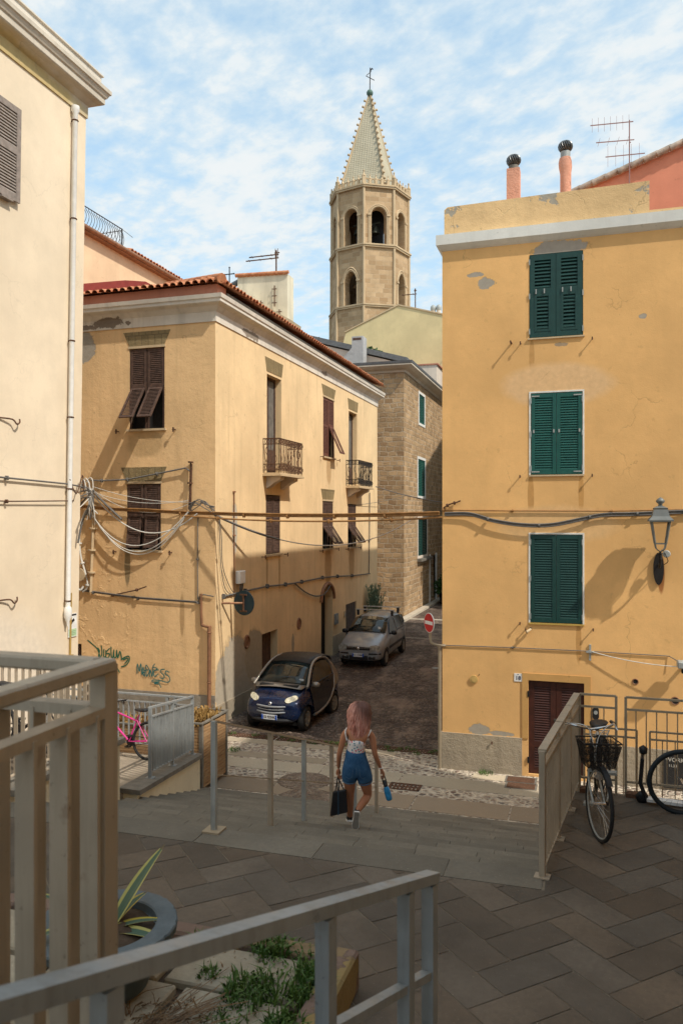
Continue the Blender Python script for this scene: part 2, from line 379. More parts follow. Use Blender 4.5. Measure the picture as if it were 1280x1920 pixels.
M['rubble'] = masonry('golden_rubble', (.64, .43, .24), (.33, .205, .11), (.64, .51, .36), .46, .25, .026, 1.0, .55, dist=.20)
M['tower'] = masonry('tower_ashlar', (.60, .42, .25), (.37, .235, .125), (.58, .45, .30), .8, .40, .016, .5, .66, dist=.05)
M['tower_trim'] = plaster('tower_trim_stone', (.56, .42, .265), streak=.2, grime=0, bump=.3)
def fishscale():
    g = G('spire_tiles'); uv = g.uv(); v = g.vor(g.scale(uv, (4.2, 5.2, 1)), 1, rnd=.12)
    c = g.mix(v.outputs['Distance'], (.56, .50, .37), (.36, .31, .21)); c = g.mix(g.rng(g.noise(g.pos(), .5, 5), .4, .7, 0, .5), c, (.31, .26, .17))
    g.bump(v.outputs['Distance'], .5, .08); return g.fin(c, .75)
M['spire'] = fishscale()
def tiles():
    g = G('terracotta_tiles'); p = g.pos(); c = g.mix(g.rng(g.noise(p, 3.2, 2), .35, .65), (.44, .15, .07), (.58, .27, .14))
    c = g.mix(g.rng(g.noise(p, 9, 5, .7), .5, .72, 0, .6), c, (.24, .13, .08)); g.bump(g.noise(p, 30, 3), .3); return g.fin(c, .85, 0, .2)
M['tile'] = tiles()
M['slate'] = plain('slate_sheet', (.13, .135, .14), .7, var=.2)
M['dark'] = plain('dark_interior', (.012, .011, .010), .9)
M['brown'] = plain('worn_brown_shutter', (.085, .048, .034), .75, var=.4, scale=9, bump=.3)
M['redbrown'] = plain('red_brown_shutter', (.13, .05, .032), .7, var=.25, scale=7)
M['doorwood'] = plain('dark_red_door', (.055, .016, .010), .55, var=.3)
M['greywood'] = plain('bleached_grey_shutter', (.26, .215, .185), .85, var=.25, scale=9, bump=.3)
M['green_new'] = plain('teal_green_shutter', (.008, .085, .07), .5, var=.15)
M['green_dark'] = plain('dark_green_shutter', (.008, .048, .042), .5, var=.15)
M['sill'] = plain('pale_sill', (.55, .42, .26), .8)
M['whiteframe'] = plain('white_frame', (.75, .74, .70), .7)
M['iron'] = plain('black_iron', (.022, .019, .018), .6, .3, var=.3)
M['rusty'] = plain('rusty_iron', (.12, .06, .035), .85, .2, var=.5, scale=20)
M['pipe'] = plain('white_drainpipe', (.84, .82, .78), .5, var=.08)
M['copper'] = plain('brown_pipe', (.26, .13, .07), .6, .2, var=.3)
M['cable_w'] = plain('white_cable', (.62, .60, .55), .6)
M['cable_g'] = plain('grey_cable', (.14, .13, .12), .7)
M['cable_b'] = plain('brown_cable', (.30, .15, .05), .7, var=.3)
M['galv'] = steel('galvanised_steel', (.38, .40, .39), .5, .2)
M['galv_dull'] = steel('dusty_painted_steel', (.43, .36, .275), .35, .35)
M['galv_blue'] = steel('weathered_grey_steel', (.34, .365, .375), .5, .3, .42, .25)
M['thinrail'] = plain('beige_thin_rail', (.36, .29, .20), .6, .1)
M['rubber'] = plain('tyre_rubber', (.016, .016, .017), .8)
M['chrome'] = plain('chrome', (.62, .62, .62), .25, .9)
M['blackplastic'] = plain('black_plastic', (.018, .018, .02), .45)
M['white'] = plain('white_paint', (.78, .78, .76), .5)
M['lampgrey'] = plain('grey_lantern_paint', (.17, .18, .175), .5, .3, var=.15)
def woodslat():
    g = G('weathered_slats'); p = g.pos(); c = g.mix(g.rng(g.noise(g.scale(p, (3, 3, 22)), 1.2, 3), .35, .65), (.30, .17, .08), (.42, .27, .14))
    c = g.mix(g.rng(g.noise(g.scale(p, (20, 20, 60)), 1, 4), .45, .75, 0, .5), c, (.17, .10, .055)); return g.fin(c, .75, 0, .2)
M['slats'] = woodslat()
def stone_tint(name, col, joint=None, rough=.8, bump=.35, spec=.25, dirt=.5):
    g = G(name); p = g.pos(); a = g.n('Attribute'); a.attribute_name = 'Tint'
    c = g.mix(1.0, a.outputs['Color'], col, 'MULTIPLY')
    c = g.mix(g.rng(g.noise(p, 1.3, 6, .65), .4, .72, 0, dirt), c, mul(col, .5)); c = g.mix(g.rng(g.noise(p, 22, 4, .7), .4, .75, 0, .5), c, mul(col, .6))
    c = g.mix(g.rng(g.noise(p, 55, 2), .70, .74, 0, .55), c, mul(col, 2.3))
    h = g.ma('ADD', g.noise(p, 30, 4, .7), g.ma('MULTIPLY', g.noise(p, 6, 4), .6)); g.bump(h, bump, .012)
    return g.fin(c, g.rng(g.noise(p, 3, 4), .3, .7, rough - .15, rough + .1), 0, spec)
M['paver'] = stone_tint('basalt_pavers', (.135, .110, .085), rough=.72, dirt=.8)
M['stair'] = stone_tint('stair_stone', (.20, .18, .145), rough=.75, dirt=.7)
M['slab'] = stone_tint('granite_slabs', (.47, .41, .325), rough=.8, dirt=.25)
M['palestone'] = stone_tint('pale_stone', (.42, .365, .275), rough=.9, dirt=.8)
M['curb'] = plaster('painted_curb', (.22, .155, .125), zones=[((-1.4, 4.5, 2.55), (.3, .55, .14), (.30, .22, .10), 2.4), ((-1.8, 4.95, 2.68), (.4, .2, .08), (.26, .19, .11), 2.6)], streak=.1, grime=0, bump=.4)
M['cap'] = plain('grey_capstone', (.17, .155, .13), .8, var=.25, bump=.3)
def pebbles(name, scale, stones, mortar, bump=1.0, fill=.5, mott=.35):
    g = G(name); p = g.pos(); nn = g.n('TexNoise'); g.set(nn.inputs['Vector'], p); nn.inputs['Scale'].default_value = 5
    w = g.n('VectorMath', operation='MULTIPLY_ADD'); g.set(w.inputs[0], nn.outputs['Color']); w.inputs[1].default_value = (.12, .12, 0); g.set(w.inputs[2], p)
    v = g.vor(w.outputs[0], scale); e = g.vor(w.outputs[0], scale, 'DISTANCE_TO_EDGE')
    rnd = g.z(v.outputs['Color'])[0]
    r = g.n('ValToRGB'); g.set(r.inputs[0], rnd); el = r.color_ramp.elements
    el[0].color = (*stones[0], 1); el[1].color = (*stones[-1], 1)
    for i, s_ in enumerate(stones[1:-1]): q = el.new((i + 1) / (len(stones) - 1)); q.color = (*s_, 1)
    m = g.rng(e.outputs['Distance'], .05 * fill, .13 * fill * 2)
    c = g.mix(m, mortar, r.outputs[0]); c = g.mix(g.rng(g.noise(p, 2.1, 7, .72), .44, .62, 0, mott), c, mul(stones[0], .75)); c = g.mix(g.rng(g.noise(g.scale(p, (1, .5, 1)), 1.3, 7, .75), .50, .64, 0, mott), c, mul(stones[2], 1.25))
    c = g.mix(g.rng(g.noise(p, 30, 3), .5, .8, 0, .4), c, mul(stones[0], .7))
    g.bump(g.rng(e.outputs['Distance'], 0, .3), bump, .04); return g.fin(c, g.rng(rnd, 0, 1, .55, .85), 0, .3)
M['pebble'] = pebbles('pebble_strip', 8.0, [(.15, .095, .075), (.30, .22, .17), (.42, .33, .26), (.13, .105, .09)], (.70, .61, .48), 1.0, 1.0, .25)
M['cobble'] = pebbles('dark_cobbles', 8.0, [(.080, .055, .044), (.17, .122, .094), (.28, .21, .16), (.10, .072, .06)], (.075, .057, .046), 1.0, .6, .75)
M['inlay'] = pebbles('inlay_pebbles', 13.0, [(.17, .12, .09), (.24, .17, .13), (.30, .22, .17), (.16, .12, .1)], (.34, .27, .2), 1.0, .9)
M['soil'] = plain('dry_soil', (.075, .05, .032), .95, var=.4, scale=12, bump=.8)
def leafy(name, a, b, edge=None):
    g = G(name); r = g.n('ObjectInfo'); p = g.pos(); c = g.mix(g.rng(g.noise(p, 7, 3), .35, .65), a, b)
    return g.fin(c, .55, 0, .35)
M['weed'] = leafy('weed_green', (.045, .11, .018), (.10, .17, .035))
M['dryplant'] = leafy('dry_plants', (.40, .24, .075), (.22, .13, .045))
M['straw'] = leafy('dry_straw', (.24, .14, .06), (.13, .075, .035))
M['palm'] = leafy('palm_green', (.02, .07, .015), (.06, .13, .03))
M['bluegreen'] = leafy('blue_green_leaves', (.10, .16, .10), (.20, .26, .17))

# ------------------------------------------------------------------ ground
mb = MB(); mb.quad((-300, -300, -.06), (300, -300, -.06), (300, 300, -.06), (-300, 300, -.06))
tag(mb.build('ground', M['cobble']), kind='structure')
mb = MB(); mb.quad((-40, 13.4, 0), (30, 13.4, 0), (30, 18.35, 0), (-40, 18.35, 0)); mb.quad((.1, 9.3, -.002), (30, 9.3, -.002), (30, 13.4, -.002), (.1, 13.4, -.002))
tag(mb.build('street', M['pebble']), kind='structure')
def laneZ(y): return 0 if y < 18.6 else min(.35, .022 * (y - 18.6))
mb = MB(); ys = [18.35, 18.6, 22, 26, 30, 34, 40, 60, 75]
for a, b in zip(ys, ys[1:]): mb.quad((-14, a, laneZ(a) + .002), (2, a, laneZ(a) + .002), (2, b, laneZ(b) + .002), (-14, b, laneZ(b) + .002))
tag(mb.build('lane', M['cobble']), kind='structure')
mb = MB()
rr = random.Random(3)
for (y0, y1, l0, tone) in ((14.5, 15.25, 1.5, (.62, .54, .47)), (15.85, 16.5, 2.1, (1, .98, .92)), (17.62, 17.95, 1.3, (1.05, 1.0, .92))):
    x = -13.5
    while x < 6:
        l = l0 * rr.uniform(.8, 1.25); t = rr.uniform(.86, 1.1)
        if not (y0 > 17 and x + l > -3.05): mb.box((x, y0 + rr.uniform(0, .02), -.05), (x + l - .035, y1 - rr.uniform(0, .02), .006 + rr.uniform(0, .004)), tuple(t * q for q in tone))
        x += l
mb.box((-2.3, 16.62, -.04), (-1.55, 16.98, .008), (1.25, 1.2, 1.1)); mb.box((-8.0, 16.6, -.04), (-5.6, 16.95, .007), (.8, .75, .68))
tag(mb.build('paving_slabs', M['slab']), kind='structure')
mb = MB()   # kerb stone running along the foot of the stone house and lane crossings
mb.box((-8.86, 36.9, .2), (-8.5, 52, .46), 1.2); mb.box((-9.1, 38.9, .3), (-3.1, 39.25, laneZ(39) + .012), 1.0); mb.box((-9.1, 33.0, .2), (-3.1, 33.2, laneZ(33) + .012), .6)
tag(mb.build('kerb', M['slab']), kind='structure')

# grates and covers set in the street
def grate(name, label, x0, x1, y0, y1, n, z=.006):
    t = thing(name, label, 'grate', ((x0 + x1) / 2, (y0 + y1) / 2, z)); f = MB()
    for a, b in (((x0, y0), (x1, y0 + .03)), ((x0, y1 - .03), (x1, y1)), ((x0, y0), (x0 + .03, y1)), ((x1 - .03, y0), (x1, y1))): f.box((*a, z - .02), (*b, z + .012))
    f.build('frame', M['rusty'], t); f = MB(); st = (x1 - x0) / n
    for i in range(n): f.box((x0 + st * i + .2 * st, y0 + .03, z - .01), (x0 + st * i + .75 * st, y1 - .03, z + .008))
    f.box((x0 + .03, (y0 + y1) / 2 - .012, z - .01), (x1 - .03, (y0 + y1) / 2 + .012, z + .0105))
    f.build('bars', M['rusty'], t); MB().box((x0, y0, z - .04), (x1, y1, z - .012)).build('pit', M['dark'], t)
for i, (a, b) in enumerate(((-9.0, -7.35), (-7.3, -5.6), (-5.55, -3.2))):
    grate('drain_grate', ['long rusty drain grate in front of the blue car', 'rusty drain grate behind the grass tufts, at the mouth of the lane', 'rusty drain grate just beyond the woman, beside the ochre house corner'][i], a, b, 18.02, 18.3, int((b - a) / .075))
grate('manhole_grate', 'dark rusty square drain grate in the street by the blue bottle', -3.85, -3.2, 15.5, 15.86, 8)
for (x, y, l) in ((-1.3, 16.8, 'rust brown square cover nearer the wall, beside the pale slab'), (-1.27, 16.42, 'rust brown square cover further from the wall, under its twin')):
    t = thing('service_cover', l, 'manhole cover', (x, y, .01)); f = MB()
    f.box((x - .28, y - .16, -.02), (x + .28, y + .16, .014)); f.build('lid', M['rusty'], t)
    f = MB(); f.box((x - .32, y - .2, -.02), (x + .32, y - .16, .011)); f.box((x - .32, y + .16, -.02), (x + .32, y + .2, .011)); f.box((x - .32, y - .16, -.02), (x - .28, y + .16, .011)); f.box((x + .28, y - .16, -.02), (x + .32, y + .16, .011))
    f.build('frame', M['cap'], t)
for (x, y, r_, l) in ((-5.6, 15.4, .55, 'pebble disc set into the street left of the woman'), (-5.2, 14.4, .6, 'brown pebble disc at the foot of the stairs left of the bag')):
    f = MB(); f.lathe([(r_, -.03), (r_, .010), (r_ - .06, .014), (0, .014)], (x, y, 0), 28); tag(f.build('round_inlay', M['inlay'], loc=(x, y, 0)), l, 'paving inlay')

# ------------------------------------------------------------------ landing, stairs, terraces
LZ = 2.4
def herringbone(mb, x0, x1, y0, y1, z, w=.30, n=2, gap=.0045, ang=45, regions=None):
    rr = random.Random(11); c, s_ = math.cos(R(ang)), math.sin(R(ang)); cx, cy = (x0 + x1) / 2, (y0 + y1) / 2
    rad = math.hypot(x1 - x0, y1 - y0) / 2 + 1; N = int(rad / w) + 2; done = set()
    def clip(poly, rg):
        x0, x1, y0, y1 = rg
        for ax, lim, sg in ((0, x0, 1), (0, x1, -1), (1, y0, 1), (1, y1, -1)):
            out = []
            for i, a in enumerate(poly):
                b = poly[i - 1]; ia = sg * (a[ax] - lim) >= 0; ib = sg * (b[ax] - lim) >= 0
                if ia != ib: t = (lim - b[ax]) / (a[ax] - b[ax]); out.append((b[0] + t * (a[0] - b[0]), b[1] + t * (a[1] - b[1])))
                if ia: out.append(a)
            poly = out
            if len(poly) < 3: return None
        return poly
    for i in range(-N, N):
        for j in range(-N, N):
            m = (i - j) % (2 * n)
            if m < n: r = (i - m, j, n, 1)
            else: r = (i, j - (2 * n - 1 - m), 1, n)
            if r in done: continue
            done.add(r); g = gap
            p = [((r[0]) * w + g, r[1] * w + g), ((r[0] + r[2]) * w - g, r[1] * w + g), ((r[0] + r[2]) * w - g, (r[1] + r[3]) * w - g), (r[0] * w + g, (r[1] + r[3]) * w - g)]
            p = [(cx + a * c - b * s_, cy + a * s_ + b * c) for a, b in p]
            t = rr.choice((rr.uniform(.72, 1.0), rr.uniform(.92, 1.22))); k = rr.uniform(-.06, .10)
            zz = z + rr.uniform(0, .0025)
            for rg in regions or ((x0, x1, y0, y1),):
                q_ = clip(p, rg)
                if q_: mb.poly([(a, b, zz) for a, b in q_], (t * (1 + k), t, t * (1 - k)))
mb = MB()
mb.box((-10.5, -3, -.05), (-6.0, 9.1, LZ)); mb.box((-6.0, -3, -.05), (-.335, 7.08, LZ)); mb.box((-.335, -3, -.05), (9, 9.34, LZ))
tag(mb.build('landing', plain('sandy_joints', (.23, .185, .135), .95, var=.3)), kind='structure')
mb = MB(); herringbone(mb, -10.4, 6, -1.5, 9.28, LZ + .004, regions=((-5.98, -.33, -1.5, 6.72), (-.33, 4.15, -1.5, 9.28), (-10.4, -6.0, 2, 9.0)))
tag(mb.build('landing_pavers', M['paver']), kind='structure')
mb = MB(); x = -5.97
while x < -.4: mb.box((x, 6.73, LZ - .02), (min(x + 1.2, -.345) - .01, 7.09, LZ + .007), random.uniform(.75, 1.15)); x += 1.2
tag(mb.build('landing_edge', M['stair']), kind='structure')
mb = MB(); nst = 16; rise = LZ / nst; tread = (14.07 - 7.1) / (nst - 1)
SX0, SX1 = -6.55, -.35
for k in range(1, nst):
    z = LZ - rise * k; y0 = 7.1 + tread * (k - 1); y1 = y0 + tread
    x = -7.3 - rr.uniform(0, .6)
    xl = -7.2 if y0 > 9.2 else -6.02
    while x < SX1 - .1:
        a, b = max(x, xl), min(x + .62, SX1); t = rr.uniform(.78, 1.12)
        if b - a > .03: mb.box((a + .0022, y0 - .02, z - .17), (b - .0022, y1 + rr.uniform(-.006, .006), z), (t * 1.02, t, t * .97))
        x += .62
    mb.box((xl, y0, -.05), (SX1, y1 - .03, z - .02), .5)
tag(mb.build('stairs', M['stair']), kind='structure')
# ramp passage behind the stairs, falling towards the street
mb = MB(); ra, rb = 9.2, 13.3
def rampZ(y): return 1.62 - .165 * (y - 9.2)
def rampX(y): return -6.36 - .242 * (y - 10.6)
mb.add([(min(-6.3, rampX(ra)), ra, rampZ(ra)), (rampX(rb), rb, rampZ(rb)), (-10.5, rb, rampZ(rb)), (-10.5, ra, rampZ(ra)), (min(-6.3, rampX(ra)), ra, 0), (rampX(rb), rb, 0), (-10.5, rb, 0), (-10.5, ra, 0)], ((0, 1, 2, 3), (0, 4, 5, 1), (1, 5, 6, 2)), 1.9)
tag(mb.build('ramp', stone_tint('ramp_paving', (.20, .165, .125), dirt=.4)), kind='structure')
# cream flank walls with grey capstones
t = thing('flank_wall', 'short cream retaining wall with grey capstone behind the near grey fence', 'wall', (-6.0, 8, 0))
MB().box((-6.28, 7.11, 0), (-5.99, 9.22, LZ + .06)).build('wall', plaster('cream_flank', (.80, .70, .50), streak=.1, grime=0, bump=.12), t)
MB().box((-6.34, 7.1, LZ + .06), (-5.93, 9.27, LZ + .13)).build('capstone', M['cap'], t)
t = thing('ramp_wall', 'cream ramp wall with sloping grey capstone under the small grey fence', 'wall', (-6.6, 12, 0))
def skew(x0, x1, y0, y1, za, zb, top):
    q = MB(); v = []
    for y in (y0, y1):
        for x in (x0, x1):
            for k in (0, 1): v.append((rampX(y) + x, y, (rampZ(y) + (za, zb)[k]) if (top or k) else 0))
    q.add(v, ((0, 1, 3, 2), (6, 7, 5, 4), (0, 4, 5, 1), (3, 7, 6, 2), (1, 5, 7, 3), (2, 6, 4, 0))); return q
skew(-.12, .10, 9.75, 13.3, 0, .05, False).build('wall', bpy.data.materials['cream_flank'], t, recalc=True)
skew(-.20, .16, 9.72, 13.34, .051, .12, True).build('capstone', M['cap'], t, recalc=True)
# upper terrace under the viewer and the upper flight of steps
mb = MB(); mb.box((-10.4, -6, -.05), (-1.05, 1.86, 3.9)); mb.box((-1.05, -6, -.05), (3.4, .35, 3.9))
for k in range(1, 9):
    mb.box((-1.0, .352 + .42 * (k - 1), 2.3), (3.0, .352 + .42 * k, 3.9 - .1665 * k))
tag(mb.build('upper_terrace', plain('terrace_stone', (.14, .12, .095), .9, var=.2, bump=.3)), kind='structure')
# ------------------------------------------------------------------ ochre house (right)
TR = 17.12; XR = -3.01
PR = frontal(TR)
och = thing('ochre_house', 'tall ochre house with green louvred shutters and house number 18', 'building', (XR, TR, 0))
WN = [(-1.15, -.06, 9.3, 11.07), (-1.12, -.07, 6.4, 8.13), (-1.13, -.07, 3.27, 5.14)]
DOOR = (-1.17, -.04, .05, 2.04)
holes = [(*w_, .10) for w_ in WN] + [(*DOOR, .13)]
mb = MB(); wall(mb, PR, XR, 5.2, -.05, 11.34, holes)
mb.quad((XR, 34, -.05), (XR, TR, -.05), (XR, TR, 11.34), (XR, 34, 11.34)); mb.quad((5.2, TR, -.05), (5.2, 34, -.05), (5.2, 34, 11.34), (5.2, TR, 11.34)); mb.quad((5.2, 34, -.05), (XR, 34, -.05), (XR, 34, 11.34), (5.2, 34, 11.34))
mb.quad((XR, TR, 11.34), (5.2, TR, 11.34), (5.2, 34, 11.34), (XR, 34, 11.34))
mb.build('wall', M['ochre'], och, merge=True)
# grey band and flaking parapet
def Lp(x0, y0, x1, y1):
    return lambda o, z: [Vector((x0 - o, y1, z)), Vector((x0 - o, y0 - o, z)), Vector((x1, y0 - o, z))]
MB().sweep([(0, 11.33), (.04, 11.36), (.10, 11.42), (.12, 11.44), (.12, 11.66), (0, 11.66)], Lp(XR, TR, 5.2, 34)).build('cornice', M['band_grey'], och)
mb = MB(); mb.prism([(-2.97, TR + .02, 11.66), (1.23, TR + .02, 11.66), (1.23, TR + .02, 12.36), (-1.0, TR + .02, 12.33), (-2.9, TR + .02, 12.30), (-2.97, TR + .02, 12.24)], (0, .3, 0))
mb.box((1.231, TR + .025, 11.66), (5.2, TR + .3, 11.76)); mb.box((-2.97, TR + .33, 11.66), (-2.7, 30, 12.2))
mb.build('parapet', M['ochre_peeling'], och)
mb = MB(); mb.box((-3.04, TR - .03, -.05), (-1.30, TR, .80)); mb.box((.09, TR - .03, -.05), (5.2, TR, .80)); mb.box((-3.04, TR, -.05), (-3.012, 30, .8)); mb.build('plinth', M['plinth'], och)
# shutters
for i, (a, b, c, d) in enumerate(WN):
    gm = M['green_new'] if i == 1 else M['green_dark']
    fr_ = MB()
    if i: 
        for q in ((a - .035, a - .002, c, d + .035), (b + .002, b + .035, c, d + .035), (a - .002, b + .002, d + .002, d + .035)): fr_.pbox(PR, *q, -.02, .012)
    fr_.pbox(PR, a, b, c, d, -.09, -.08)
    wo = fr_.build('window', M['whiteframe'] if i else M['green_dark'], och)
    m_ = (a + b) / 2; rails = ((c + d) / 2 + .1,) if i == 0 else (((c + d) / 2 + .12,) if i == 9 else ())
    for (u0, u1, nm) in ((a + .01, m_ - .004, 'l'), (m_ + .004, b - .01, 'r')):
        sh = MB(); leaf(sh, PR, u0, u1, c + .012, d - .012, .012, rails=[(c + d) / 2 + .10] if i == 0 else (), stile=.075 if i else .10, rail=.09 if i != 0 else .12, pitch=.052 if i else .072, tilt=.02)
        if i == 0:
            leaf(sh, PR, u0 + .10, u1 - .10, c + .13, (c + d) / 2 + .04, .018, stile=.045, rail=.05, pitch=.07, tilt=.02)
        so_ = sh.build('shutter', gm, wo)
        H_ = []
        for zz_ in (c + .14, d - .16, (c + d) / 2):
            uu = u0 - .006 if nm == 'l' else u1 + .006
            H_.append(('hinge', uu - .012, uu + .012, zz_ - .06, zz_ + .06, .013, .024))
        if i == 0:
            for du in (.13, .3): H_.append(('catch', u0 + du - .012, u0 + du + .012, (c + d) / 2 + .04, (c + d) / 2 + .14, .02, .035))
        if i == 1:
            for du in (.05, (u1 - u0) - .05): H_.append(('catch', u0 + du - .016, u0 + du + .016, (c + d) / 2 + .02, (c + d) / 2 + .09, .013, .024))
            uu0, uu1 = (u0, u0 + .17) if nm == 'l' else (u1 - .17, u1)
            for zq in (c + .05, d - .08): H_.append(('strap_hinge', uu0, uu1, zq, zq + .025, .0125, .018))
        for hn, *hq in H_: MB().pbox(PR, *hq).build(hn, M['galv'], wo)
    MB().pbox(PR, a - .03, b + .03, c - .035, c - .002, -.05, .035).build('sill', M['sill'] if i != 2 else plain('yellow_sill', (.5, .33, .08), .7), wo)
# door with its surround
ds = MB(); a, b, c, d = DOOR
ds.pbox(PR, a - .13, a - .003, .801, d + .15, -.02, .02); ds.pbox(PR, b + .003, b + .13, .801, d + .15, -.02, .02); ds.pbox(PR, a - .003, b + .003, d + .003, d + .15, -.02, .02)
ds.build('door_surround', plaster('door_surround_render', (.62, .36, .13), grime=0, streak=.05, bump=.1), och)
dr = MB(); dr.pbox(PR, a, b, c, d, -.125, -.11); dro = dr.build('door', M['doorwood'], och)
for u0, u1 in ((a + .01, (a + b) / 2 - .004), ((a + b) / 2 + .004, b - .01)):
    sh = MB(); leaf(sh, PR, u0, u1, c + .01, d - .01, -.05, rails=(c + .62,), stile=.11, rail=.12, pitch=.05, tilt=.018); sh.build('shutter', M['doorwood'], dro)
for z_ in (.35, 1.75): MB().pbox(PR, a - .02, a + .02, z_ - .06, z_ + .06, -.049, .03).build('hinge', M['iron'], dro)
# pegs, holdfasts
for (u, z_, l, dx) in ((-1.52, 9.22, .16, -.02), (-1.33, 9.2, .10, 0), (.12, 9.2, .10, 0), (-1.34, 6.37, .10, 0), (.12, 6.37, .10, 0), (-1.34, 3.25, .10, 0), (-1.22, 3.12, .08, 0), (.14, 3.18, .10, 0), (-1.93, .66, .07, 0), (.62, .64, .07, 0)):
    f = MB(); f.tube([PR(u, z_, -.02), PR(u + dx * .4, z_ + .005, l)], .014 if l < .15 else .02, 6); f.pbox(PR, u - .012 + dx * .4, u + .012 + dx * .4, z_ - .035, z_ + .03, l - .01, l + .008); f.build('holdfast', M['rusty'], och)
# chimneys on the roof behind the parapet
for (x, y, w_, z1, zc, rnd) in ((-1.57, 18.2, .29, 13.38, 13.48, 0), (-.45, 18.6, .12, 13.68, 13.82, 1)):
    f = MB()
    if rnd:
        f.lathe([(w_ * 1.0, 11.3), (w_, 12.4), (w_ * 1.02, z1 - .35), (w_ * 1.2, z1 - .22), (w_ * 1.22, z1 - .1), (w_ * 1.05, z1)], (x, y, 0), 18, wob=lambda a, j: 1 + .05 * math.sin(3 * a + j))
    else:
        f.box((x - w_ / 2, y - w_ / 2, 11.3), (x + w_ / 2, y + w_ / 2, z1))
    ch = f.build('chimney', M['coral_rough'], och, recalc=True)
    f = MB(); f.lathe([(.11, z1), (.11, zc)], (x, y, 0), 14); f.build('flue', M['galv'] if rnd else M['cap'], ch)
    f = MB(); n = 18
    for k in range(n):   # turning ventilator: twisted vanes over a dark core
        pts = []
        for j in range(9):
            th = PI * (.08 + .84 * j / 8); a = 2 * PI * k / n + .9 * (j / 8); r_ = .155 * math.sin(th)
            pts.append((x + r_ * math.cos(a), y + r_ * math.sin(a), zc + .12 + .13 * math.cos(th)))
        f.tube(pts, .013, 4)
    f.build('cowl', plain('dark_zinc', (.15, .155, .155), .4, .6), ch)
    f = MB(); f.lathe([(.10, zc), (.135, zc + .06), (.14, zc + .12), (.11, zc + .2), (.04, zc + .245), (0, zc + .25)], (x, y, 0), 14); f.build('vent_core', M['iron'], ch)

MB().prism([(-2.9, 41.7, 0), (-2.9, 62, 0), (-2.9, 62, 18.8), (-2.9, 49.5, 18.6), (-2.9, 41.7, 15.6)], (6, 0, 0)).build('unseen_shade_wing', M['grey_rough'], och)  # unseen mass added behind the house to cast shade on the stone house
# coral gable behind
cor = thing('coral_house', 'coral painted gable with roof tile verge behind the ochre parapet', 'building', (1, 21, 0))
mb = MB(); mb.prism([(-.7, 20.5, 11.4), (6.2, 20.5, 11.4), (6.2, 20.5, 14.6), (4.0, 20.5, 15.05), (-.4, 20.5, 13.55), (-.7, 20.5, 13.42)], (0, 8, 0)); mb.build('wall', M['coral'], cor)
mb = MB(); a = Vector((-.75, 20.4, 13.45)); b = Vector((4.0, 20.4, 15.1)); n = 16
for i in range(n):
    p = a.lerp(b, i / n); q = a.lerp(b, (i + 1.12) / n); mb.tube([p, q + Vector((0, 0, .03))], [.085, .07], 8); mb.tube([p + Vector((0, .28, .02)), q + Vector((0, .28, .05))], [.085, .07], 8)
mb.box((4, 20.4, 15.0), (6.3, 28.5, 15.06)); mb.build('verge_tiles', plain('lichen_tiles', (.38, .30, .24), .9, var=.45, scale=5, bump=.4), cor)
mb = MB(); mb.box((1.24, 17.5, 11.5), (6, 20.49, 11.75)); 
for i in range(14): mb.tube([(1.32 + i * .2, 17.46, 11.79), (1.32 + i * .2, 20.45, 12.1)], .085, 8)
mb.build('lean_to_roof', M['tile'], cor)

# ------------------------------------------------------------------ corner house (middle left)
TL = 18.61; XL = -9.23; TE = 35.27
PF = frontal(TL); PS = sideways(XL)
ch_ = thing('corner_house', 'two storey sand coloured corner house with brown shutters and small balconies', 'building', (XL, TL, 0))
FW = [(-11.79, -10.72, 7.88, 10.05), (-11.87, -10.83, 4.62, 6.40)]
SW = [(27.42, 28.72, 7.76, 9.95), (22.0, 23.17, 4.37, 6.19), (27.35, 28.6, 4.33, 6.10), (30.56, 31.74, 4.27, 6.05)]
RD = .27
SD = [(22.08, 23.26, 6.86, 9.86), (30.68, 31.9, 6.84, 9.85)]
LOW = [(21.7, 22.93, .02, 2.0), (30.27, 31.8, .27, 1.98)]
ARCH = (27.2, 28.55, .2, 2.45)
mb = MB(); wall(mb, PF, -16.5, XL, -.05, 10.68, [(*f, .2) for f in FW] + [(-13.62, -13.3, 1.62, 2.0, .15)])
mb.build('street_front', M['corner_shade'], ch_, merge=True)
# side wall with an arched doorway: the arch head is cut from slices
mb = MB(); a0, a1, az0, az1 = ARCH; arc_r = (a1 - a0) / 2
wall(mb, PS, TL, TE, -.05, 10.68, [(*f, .2) for f in SW] + [(*f, RD) for f in SD] + [(*f, .28) for f in LOW] + [(a0, a1, az0, az1 + arc_r * .75, 0.0)])
N = 12; am = (a0 + a1) / 2
def az(u): return az1 + .75 * math.sqrt(max(0, arc_r ** 2 - (u - am) ** 2)) - .0
for i in range(N):
    u0, u1 = a0 + (a1 - a0) * i / N, a0 + (a1 - a0) * (i + 1) / N; top = az1 + arc_r * .75
    mb.add([PS(u0, az(u0)), PS(u1, az(u1)), PS(u1, top + .0), PS(u0, top + .0)], ((0, 1, 2, 3),))
    mb.add([PS(u0, az(u0)), PS(u1, az(u1)), PS(u1, az(u1), -.32), PS(u0, az(u0), -.32)], ((3, 2, 1, 0),))
mb.quad(PS(a0, az0), PS(a0, az1), PS(a0, az1, -.32), PS(a0, az0, -.32)); mb.quad(PS(a1, az1), PS(a1, az0), PS(a1, az0, -.32), PS(a1, az1, -.32))
mb.quad((XL, TE, -.05), (-16.5, TE, -.05), (-16.5, TE, 10.68), (XL, TE, 10.68)); mb.quad((-16.5, TE, -.05), (-16.5, TL, -.05), (-16.5, TL, 10.68), (-16.5, TE, 10.68))
mb.build('lane_wall', M['corner'], ch_, merge=True)
